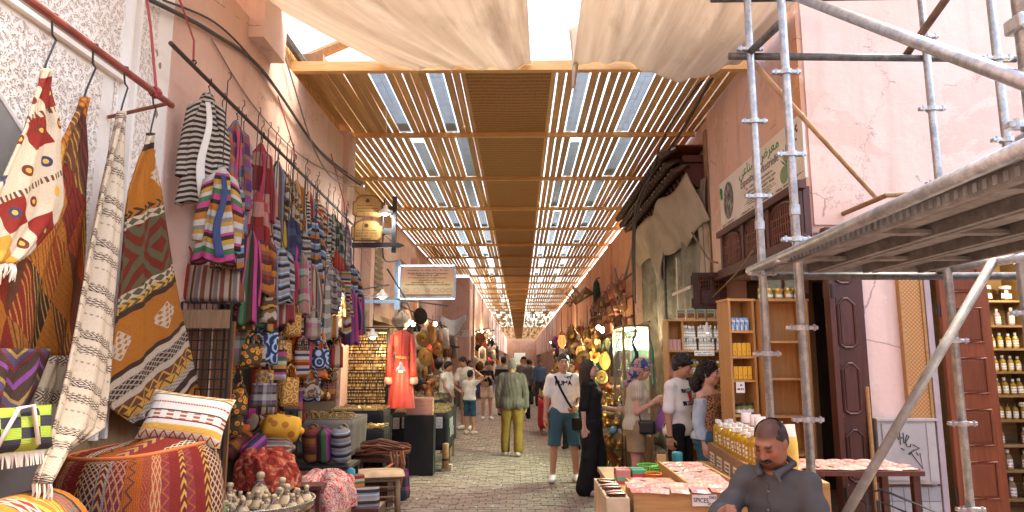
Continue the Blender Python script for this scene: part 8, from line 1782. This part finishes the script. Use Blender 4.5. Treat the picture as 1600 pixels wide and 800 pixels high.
# ---- woman in black
p = Person('woman with long dark hair in black shirt and wide black trousers', (.93, 9.05, 0), R(68), 1.69, .0085, 'f', (.56, .33, .25), 1.0, lean=(0, .06), head=(R(12), R(-8), R(-6)), armR=((-.18, .12, -1), (-.02, -.05, -1)), armL=((.1, -.22, -1), (.05, -1, -.12), (0, -1, .05)), legR=((-.03, .04, -1), (0, .16, -1)), legL=((.05, -.10, -1), (.02, -.02, -1)), curl=(.3, .25))
S_ = p.tee(K_black, .95, .02, .022, loose=.01); p.pants(K_black, 1.98, .016, .085, top=.1); p.shoes(K_beige, K_wshoe); p.hair(H_brown, 'long', .012)
on_front(p, S_, [(0, 0)], .001, 'bracelet', M_gold) if False else None
t = thing('phone', 'dark phone held out by the woman in black', 'phone', p.t.location + rotz(R(68)) @ Vector((.17, -.50, 1.13)), R(60)); MB().box((0, 0, 0), (.07, .14, .009)).build('case', M_black, t, bevel=.004); MB().box((0, 0, .006), (.06, .125, .002)).build('screen', M_dkglass, t)
# ---- woman with headscarf
p = Person('woman in patterned headscarf, striped top and tan skirt looking at her phone', (1.36, 8.25, 0), R(80), 1.72, .0085, 'f', (.58, .31, .23), 1.04, lean=(0, -.06), head=(R(-6), R(26), 0), armR=((-.08, .02, -1), (.05, -.95, .55), (.1, -1, .3)), armL=((.1, -.1, -1), (-.05, -.95, .6), (0, -1, .3)), legL=((.04, -.05, -1), (.02, .05, -1)), legR=((-.04, .0, -1), (0, .05, -1)), curl=(.9, .9))
K_stripe = mat('wear_cream_stripe', fn=lambda t: t.ramp((t.sep(t.coord('Object'))[1].m('ARCTAN2', t.sep(t.coord('Object'))[0]) * 9).fract(), [(0, (.52, .45, .36)), (.7, (.36, .28, .2))], True), rough=.9)
p.tee(K_stripe, .35, -.06, .014, loose=.012)
def skirt(S_): p.hipsp(S_, .022); [S_.cap(p.J['hip' + q], p.J['hip' + q] + (p.J['kne' + q] - p.J['hip' + q]) * .62, .115, .115, .06) for q in 'LR']
p.wear('skirt', K_tan, skirt, .010, 20, 3, cut=[((0, 0, 1), p.z('pel', .08)), ((0, 0, -1), -(p.z('hipL') - .27))]); p.shoes(K_beige)
K_scarf = mat('wear_scarf', fn=lambda t: t.ramp(t.noise(11, 2, dist=1.0), [(.36, (.02, .05, .15)), (.46, (.03, .08, .20)), (.48, (.46, .30, .25)), (.56, (.40, .18, .16)), (.58, (.03, .05, .15)), (.66, (.5, .4, .34))]), rough=.85)
S2 = Sdf(p.J['hea'] - .36, p.J['hea'] + .3, .008); fr2 = (p.hr, p.hf, p.hu); S2.ell(p.hp(0, -.012, .035), np.array([.092, .112, .10]), .02, fr2); S2.ell(p.hp(0, -.04, -.05), np.array([.088, .085, .10]), .03, fr2); S2.cap(p.hp(-.06, .03, .06), p.hp(.06, .03, .08), .05, .05, .02); S2.cap(p.hp(.0, -.08, -.08), p.hp(.0, -.10, -.24), .06, .035, .03)
S2.folds(.010, 3, 60, .7); n_ = nrm(p.hf); S2.plane(nrm(p.hf * .9 - p.hu * .25), p.hp(0, .068, .0) @ nrm(p.hf * .9 - p.hu * .25)); me = S2.mesh('headscarf'); me.materials.append(K_scarf); link('headscarf', me, p.t)
S3 = Sdf(p.J['hea'] - .36, p.J['hea'] + .1, .008); [S3.cap(p.hp(sg * .07, .02, -.03), p.hp(sg * .075, .03, -.2), .022, .018, .02) for sg in (-1, 1)]; S3.folds(.006, 4, 90, .2); me = S3.mesh('hair'); me.materials.append(mat('hair_blond', (.30, .16, .07), .5, var=.3, vs=60)); link('hair', me, p.t)
base = p.t.location; rm = rotz(R(80))
t = thing('phone', 'phone held up by the woman in the headscarf', 'phone', base + rm @ Vector((.04, -.44, 1.33)), R(80)); MB().box((0, 0, 0), (.075, .010, .15), rotx(R(-35))).build('case', M_black, t, bevel=.004)
t = thing('shoulder_bag', 'black leather crossbody bag of the woman in the headscarf', 'bag', base + rm @ Vector((-.17, -.12, .92)), R(80)); MB().box((0, 0, 0), (.07, .2, .16)).build('pouch', M_black, t, bevel=.03); MB().tube([(0, .06, .07), (.03, .12, .3), (.12, .16, .52)], .008, 6).build('strap', M_black, t)
def PB(u, v): th = u * 2 * math.pi; r_ = poly_at([(0, .02), (.15, .05), (.5, .11), (.85, .13), (1, .03)], v)[0]; return (r_ * math.cos(th) * .6, r_ * math.sin(th) * (1 + .12 * math.sin(th * 5 + v * 6)), -v * .36)
t = thing('plastic_bag', 'translucent purple plastic bag hanging from the arm by the phone', 'bag', base + rm @ Vector((-.03, -.34, 1.2))); t.rotation_euler = (0, 0, R(80)); MB().grid(PB, 28, 18).build('bag', mat('purple_plastic', (.34, .15, .42), .3, translucent=.3, bump=lambda t: t.noise(14, 4, dist=2), bs=.6, bd=.02), t, smooth=True); MB().tube([(0, .02, 0), (0, .0, .05), (0, -.02, 0)], .006, 5).build('handle', MATS['purple_plastic'], t)
# ---- boy in printed white T-shirt
p = Person('young man with curly hair in white printed T-shirt and black trousers', (1.75, 7.72, 0), R(48), 1.76, .0085, 'm', (.46, .25, .16), .95, head=(R(14), R(24), 0), armR=((-.16, .04, -1), (-.04, -.06, -1)), armL=((.18, .0, -1), (.05, -.14, -1)), curl=(.5, .5))
S_ = p.tee(K_white, .85, -.10, .013, loose=.014, folds=.012); p.pants(K_black, 1.93, .014, .02); p.shoes(K_black); p.hair(H_black, 'curly', .012)
zc = p.z('che'); K_nv = cloth('print_navy', (.02, .022, .05)); K_rd = cloth('print_red', (.5, .03, .03))
decal(p, S_, [(-.10, zc + .02), (.10, zc + .062)], K_nv); decal(p, S_, [(-.10, zc - .115), (.10, zc - .07)], K_nv); decal(p, S_, [(.0, zc - .068), (.10, zc + .018)], K_rd)
print_text(p, S_, 'TOMMY', .045, K_white, 0, zc + .041).location.y -= .003; print_text(p, S_, 'JEANS', .045, K_white, 0, zc - .092).location.y -= .003
MB().tube([tuple(p.hp(x, .09, .105)) for x in (-.05, 0, .05)], .012, 6).build('sunglasses', mat('teal_lens', (.02, .2, .2), .1), p.t)
MB().lathe([(.033, -.008), (.036, 0), (.033, .008)], tuple(p.J['wriR']), 10).build('bracelet', M_black, p.t)
# ---- woman in leopard top
p = Person('woman with curly dark ponytail in leopard top and open pale blue shirt', (1.94, 7.2, 0), R(45), 1.66, .0085, 'f', (.60, .36, .27), 1.08, head=(R(12), R(2), 0), armR=((-.12, .10, -1), (.0, -.30, -1)), armL=((.12, -.1, -1), (0, -.4, -.8)), curl=(.4, .4))
K_leo = mat('wear_leopard', fn=lambda t: t.ramp(t.vor(45), [(.0, (.30, .13, .06)), (.2, (.03, .015, .01)), (.38, (.05, .02, .012)), (.45, (.36, .17, .08))]), rough=.85)
p.tee(K_leo, 0, .0, .012, 'top', neck=-.085)
S_ = p.grid(); p.torso(S_, .026); p.hipsp(S_, .03); [p.arm(S_, q, .03, .022, 1.95) for q in 'LR']; S_.folds(.010, 8, 24); S_.plane(p.up, (p.J['che'] + p.up * .06) @ p.up); S_.plane(p.fw, p.J['che'] @ p.fw + .055); S_.plane((0, 0, -1), -p.z('pel', -.02)); me = S_.mesh('open_shirt'); me.materials.append(K_lblue); link('open_shirt', me, p.t)
p.pants(K_denim, 1.93); p.shoes(K_wshoe); p.hair(H_black, 'tail', .012)
# ---- seated man in front
p = Person('seated man in dark grey shirt with receding hair looking down', (1.275, 3.53, .02), R(-44), 1.60, .0075, 'm', (.27, .12, .07), .97, lean=(.03, -.08), sit=.645, lids=True, head=(R(-2), R(28), R(4)), armR=((-.40, -.42, -.75), (.5, -.72, .30), (.6, -.6, .25)), armL=((.26, -.18, -1), (-.45, -.75, -.25), (-.6, -.7, -.2)), legL=((.12, -1, -.06), (.02, -.05, -1)), legR=((-.16, -1, -.06), (-.02, -.05, -1)), curl=(.9, 1.35), beard=(.05, .025, .02), brow=(.02, .012, .01))
K_seat = cloth('slate', (.072, .072, .075), .8)
S_ = p.tee(K_seat, 1.80, -.06, .019, 'shirt', .016, loose=.01, neck=.035)
col = Sdf(p.J['nck'] - .22, p.J['nck'] + .22, .006); a = p.J['nck'] + p.up * .03
for sg in (-1, 1): col.cap(a - p.fw * .075 + p.rt * sg * .01 + p.up * .02, a + p.rt * sg * .085, .012, .016, .012); col.cap(a + p.rt * sg * .085, a + p.fw * .10 + p.rt * sg * .045 - p.up * .035, .014, .018, .012); col.cap(a + p.fw * .095 + p.rt * sg * .04 - p.up * .03, a + p.fw * .12 + p.rt * sg * .07 - p.up * .07, .011, .005, .01)
me = col.mesh('collar'); me.materials.append(K_seat); link('collar', me, p.t)
on_front(p, S_, [(.01 * math.sin(k), p.z('nck') - .06 - k * .014) for k in range(26)], .005, 'placket', K_seat, .001)
for k in range(4):
 z_ = p.z('nck') - .1 - k * .085; y_ = S_.front(.004, z_)
 if y_ is not None: MB().ball((.004, y_ - .006, z_), .0065, 8, 6, (1, .5, 1)).build('button', M_grey, p.t)
p.pants(cloth('charcoal', (.03, .027, .027)), 1.93, .02, .035); p.shoes(K_black); p.hair(mat('hair_salt', (.022, .018, .016), .6, var=.4, vs=80, bump=hb_, bs=.8, bd=.01), 'bald', .006, hl=-.004)
MB().tube([tuple(p.hp(x, .113 - abs(x) * .55, -.047 - abs(x) * .12)) for x in (-.036, -.018, 0, .018, .036)], [.003, .0065, .0065, .0065, .003], 6).build('moustache', H_black, p.t, smooth=True)
t = thing('high_stool', 'wooden stool under the seated man in the grey shirt', 'stool', (1.275, 3.56, 0), R(-22)); MB().lathe([(.18, .55), (.19, .57), (.17, .585)], n=20).build('seat', M_oldw, t)
for a in range(4): MB().tube([(.19 * math.cos(a * 1.57 + .78), .19 * math.sin(a * 1.57 + .78), 0), (.12 * math.cos(a * 1.57 + .78), .12 * math.sin(a * 1.57 + .78), .56)], .018, 8).build('leg', M_oldw, t)
t = thing('wire_stand', 'black bent wire stand beside the seated man', 'stand', (1.62, 3.35, 0)); MB().tube([(0, 0, 0), (0, 0, 1.07), (.05, -.05, 1.09), (.26, -.12, 1.0), (.27, -.12, .0)], .007, 6).build('loop', M_black, t); MB().tube([(.06, .02, 0), (.06, .02, 1.03), (.2, -.06, .97)], .007, 6).build('wire', M_black, t)
# ---- old man walking away
p = Person('grey haired man in olive jacket and mustard trousers walking away', (-.14, 12.6, 0), R(178), 1.72, .0095, 'm', (.42, .22, .14), 1.1, lean=(0, -.03), head=(0, R(8), 0), armL=((.24, .05, -1), (.02, -.12, -1)), armR=((-.24, .08, -1), (-.02, .0, -1)), legL=((.05, -.06, -1), (.02, .02, -1)), legR=((-.05, .06, -1), (-.02, .30, -1)))
p.tee(K_olive, 1.97, -.16, .024, 'jacket', .014, loose=.012, neck=.045); p.pants(K_must, 1.93, .018, .045); p.shoes(K_beige, K_wshoe); p.hair(H_grey, 'short', .008)
# ---- group on the left
p = Person('boy in white T-shirt and blue shorts with one hand raised to his head', (-1.16, 16.2, 0), R(150), 1.46, .010, 'm', (.50, .27, .18), .95, head=(R(10), R(5), 0), armR=((-.75, -.1, .55), (.65, .1, .5)), armL=((.2, -.2, -1), (.1, -.5, -.8)))
p.tee(K_white, .8, -.04, .016, loose=.012); p.pants(K_navy, 1.02, .018, .03, 'shorts'); p.shoes(K_beige); p.hair(H_black)
p = Person('bending young man in white T-shirt and khaki shorts among the group at the jewellery tables', (-1.30, 17.3, 0), R(-28), 1.80, .011, 'm', (.48, .26, .17), 1.05, lean=(-.05, -.16), head=(R(-20), R(28), 0), armR=((-.2, -.3, -1), (.3, -.8, -.2)), armL=((.2, -.2, -1), (-.2, -.8, -.3)))
p.tee(K_white, .8, -.04, .018, loose=.015); p.pants(K_khaki, 1.02, .02, .04, 'shorts'); p.shoes(K_wshoe); p.hair(H_black)
p = Person('woman with short dark hair in white sleeveless top and sage trousers', (-1.78, 16.6, 0), R(62), 1.66, .011, 'f', (.50, .28, .2), 1.15, lean=(0, -.10), head=(0, R(14), 0), armR=((-.1, -.25, -1), (.0, -.7, -.6)), armL=((.1, -.3, -1), (0, -.8, -.5)))
p.tee(K_white, .2, .0, .016); p.pants(K_sage, 1.95, .022, .05); p.shoes(K_beige); p.hair(H_black, 'short', .02)
p = Person('young woman in black top and pale pink shorts looking at a phone', (-.95, 20.1, 0), R(12), 1.66, .012, 'f', (.55, .32, .24), .98, head=(R(10), R(20), 0), armR=((-.12, .0, -1), (.35, -.8, .5)), armL=((.12, .0, -1), (-.35, -.8, .5)))
p.tee(K_black, .7, .02, .014); p.pants(K_pinkw, .62, .022, .04, 'shorts'); p.shoes(K_wshoe); p.hair(H_brown, 'bun', .012)
t = thing('shoulder_bag', 'beige bag hanging before the pale pink shorts', 'bag', (-1.0, 19.93, 1.0)); MB().box((0, 0, 0), (.22, .06, .15)).build('pouch', K_tan, t, bevel=.02); MB().tube([(-.09, 0, .07), (0, .02, .3), (.09, 0, .07)], .007, 5).build('strap', K_tan, t)
p = Person('man in dark and grey striped sweater seen from behind', (-.50, 21.6, 0), R(180), 1.80, .012, 'm', (.45, .25, .17), 1.05); K_sw = mat('wear_sweater', fn=lambda t: t.ramp(t.sep(t.coord('Object'))[2], [(0, (.14, .13, .14)), (1.12, (.14, .13, .14))], True) if False else t.ramp((t.sep(t.coord('Object'))[2] * .5), [(.3, (.20, .19, .20)), (.60, (.02, .02, .025)), (.70, (.30, .27, .25))], True), rough=.9)
p.tee(K_sw, 1.95, -.05, .022, 'sweater', loose=.01); p.pants(K_grey, 1.93); p.shoes(K_black); p.hair(H_brown)
p = Person('man in dark cap and jacket walking ahead of the olive jacket', (.12, 20.5, 0), R(175), 1.80, .012, 'm', (.42, .24, .16), 1.08); p.tee(cloth('slatejacket', (.10, .095, .10)), 1.95, -.05, .03, 'jacket'); p.pants(K_black, 1.93); p.shoes(K_black)
S_ = Sdf(p.J['hea'] - .2, p.J['hea'] + .2, .01); S_.ell(p.hp(0, -.01, .045), np.array([.085, .105, .085]), .02, (p.hr, p.hf, p.hu)); S_.plane(-p.hu, p.hp(0, 0, .03) @ -p.hu); me = S_.mesh('cap'); me.materials.append(K_black); link('cap', me, p.t)
p = Person('vendor with glasses standing behind the brass stall', (1.00, 13.6, 0), R(-10), 1.70, .011, 'm', (.36, .18, .11), 1.05, head=(0, R(10), 0)); p.tee(cloth('brownshirt', (.09, .06, .045)), 1.9, -.05, .022); p.pants(K_black, 1.93); p.shoes(K_black); p.hair(H_black)
for sg in (-1, 1): MB().tube([tuple(p.hp(sg * .033 + .022 * math.cos(a), .112, .01 + .018 * math.sin(a))) for a in [k * .785 for k in range(8)]], .004, 5, closed=True).build('glasses', M_black, p.t)
p = Person('seated left stall vendor half hidden behind bags and cushions', (-2.40, 6.62, 0), R(35), 1.68, .010, 'm', (.33, .16, .09), 1.0, sit=.52, legL=((.1, -1, -.1), (0, -.05, -1)), legR=((-.1, -1, -.1), (0, -.05, -1)), head=(0, R(6), 0)); p.tee(K_black, 1.9, -.05, .022); p.pants(K_black, 1.93, .018, .03); p.shoes(K_black); p.hair(H_black, 'short', .016)
for lab, x, y, rz, H, c1, c2, sx in (('far shopper in rust shirt beyond the pale pink shorts', -1.7, 23.5, 30, 1.68, (.36, .10, .06), (.05, .05, .07), 'f'), ('far shopper in white shirt beyond the man in the cap', .35, 27, 180, 1.74, (.6, .55, .5), (.08, .07, .06), 'm'), ('far shopper in dark coat near the middle of the alley', -.25, 31, 170, 1.7, (.03, .03, .035), (.04, .04, .05), 'm'), ('far shopper in blue shirt on the right of the alley', .75, 26, 10, 1.7, (.08, .14, .26), (.06, .05, .05), 'm'), ('far shopper in cream robe deep in the alley', .1, 38, 5, 1.75, (.5, .42, .33), (.4, .34, .27), 'm'), ('far shopper in pale pink scarf deep on the right', .6, 33, 20, 1.64, (.5, .25, .22), (.1, .08, .08), 'f')):
 p = Person(lab, (x, y, 0), R(rz), H, .016, sx, (.42, .23, .15), 1.05); kk = '%d%d' % (int(x * 10), int(y)); p.tee(cloth('far_a' + kk, c1), 1.9, -.06, .025); p.pants(cloth('far_b' + kk, c2), 1.93); p.shoes(K_black); p.hair(H_black, 'long' if sx == 'f' else 'short', .014)
for t in bt.values():
 for c in list(t.children): bpy.data.objects.remove(c)
 bpy.data.objects.remove(t)
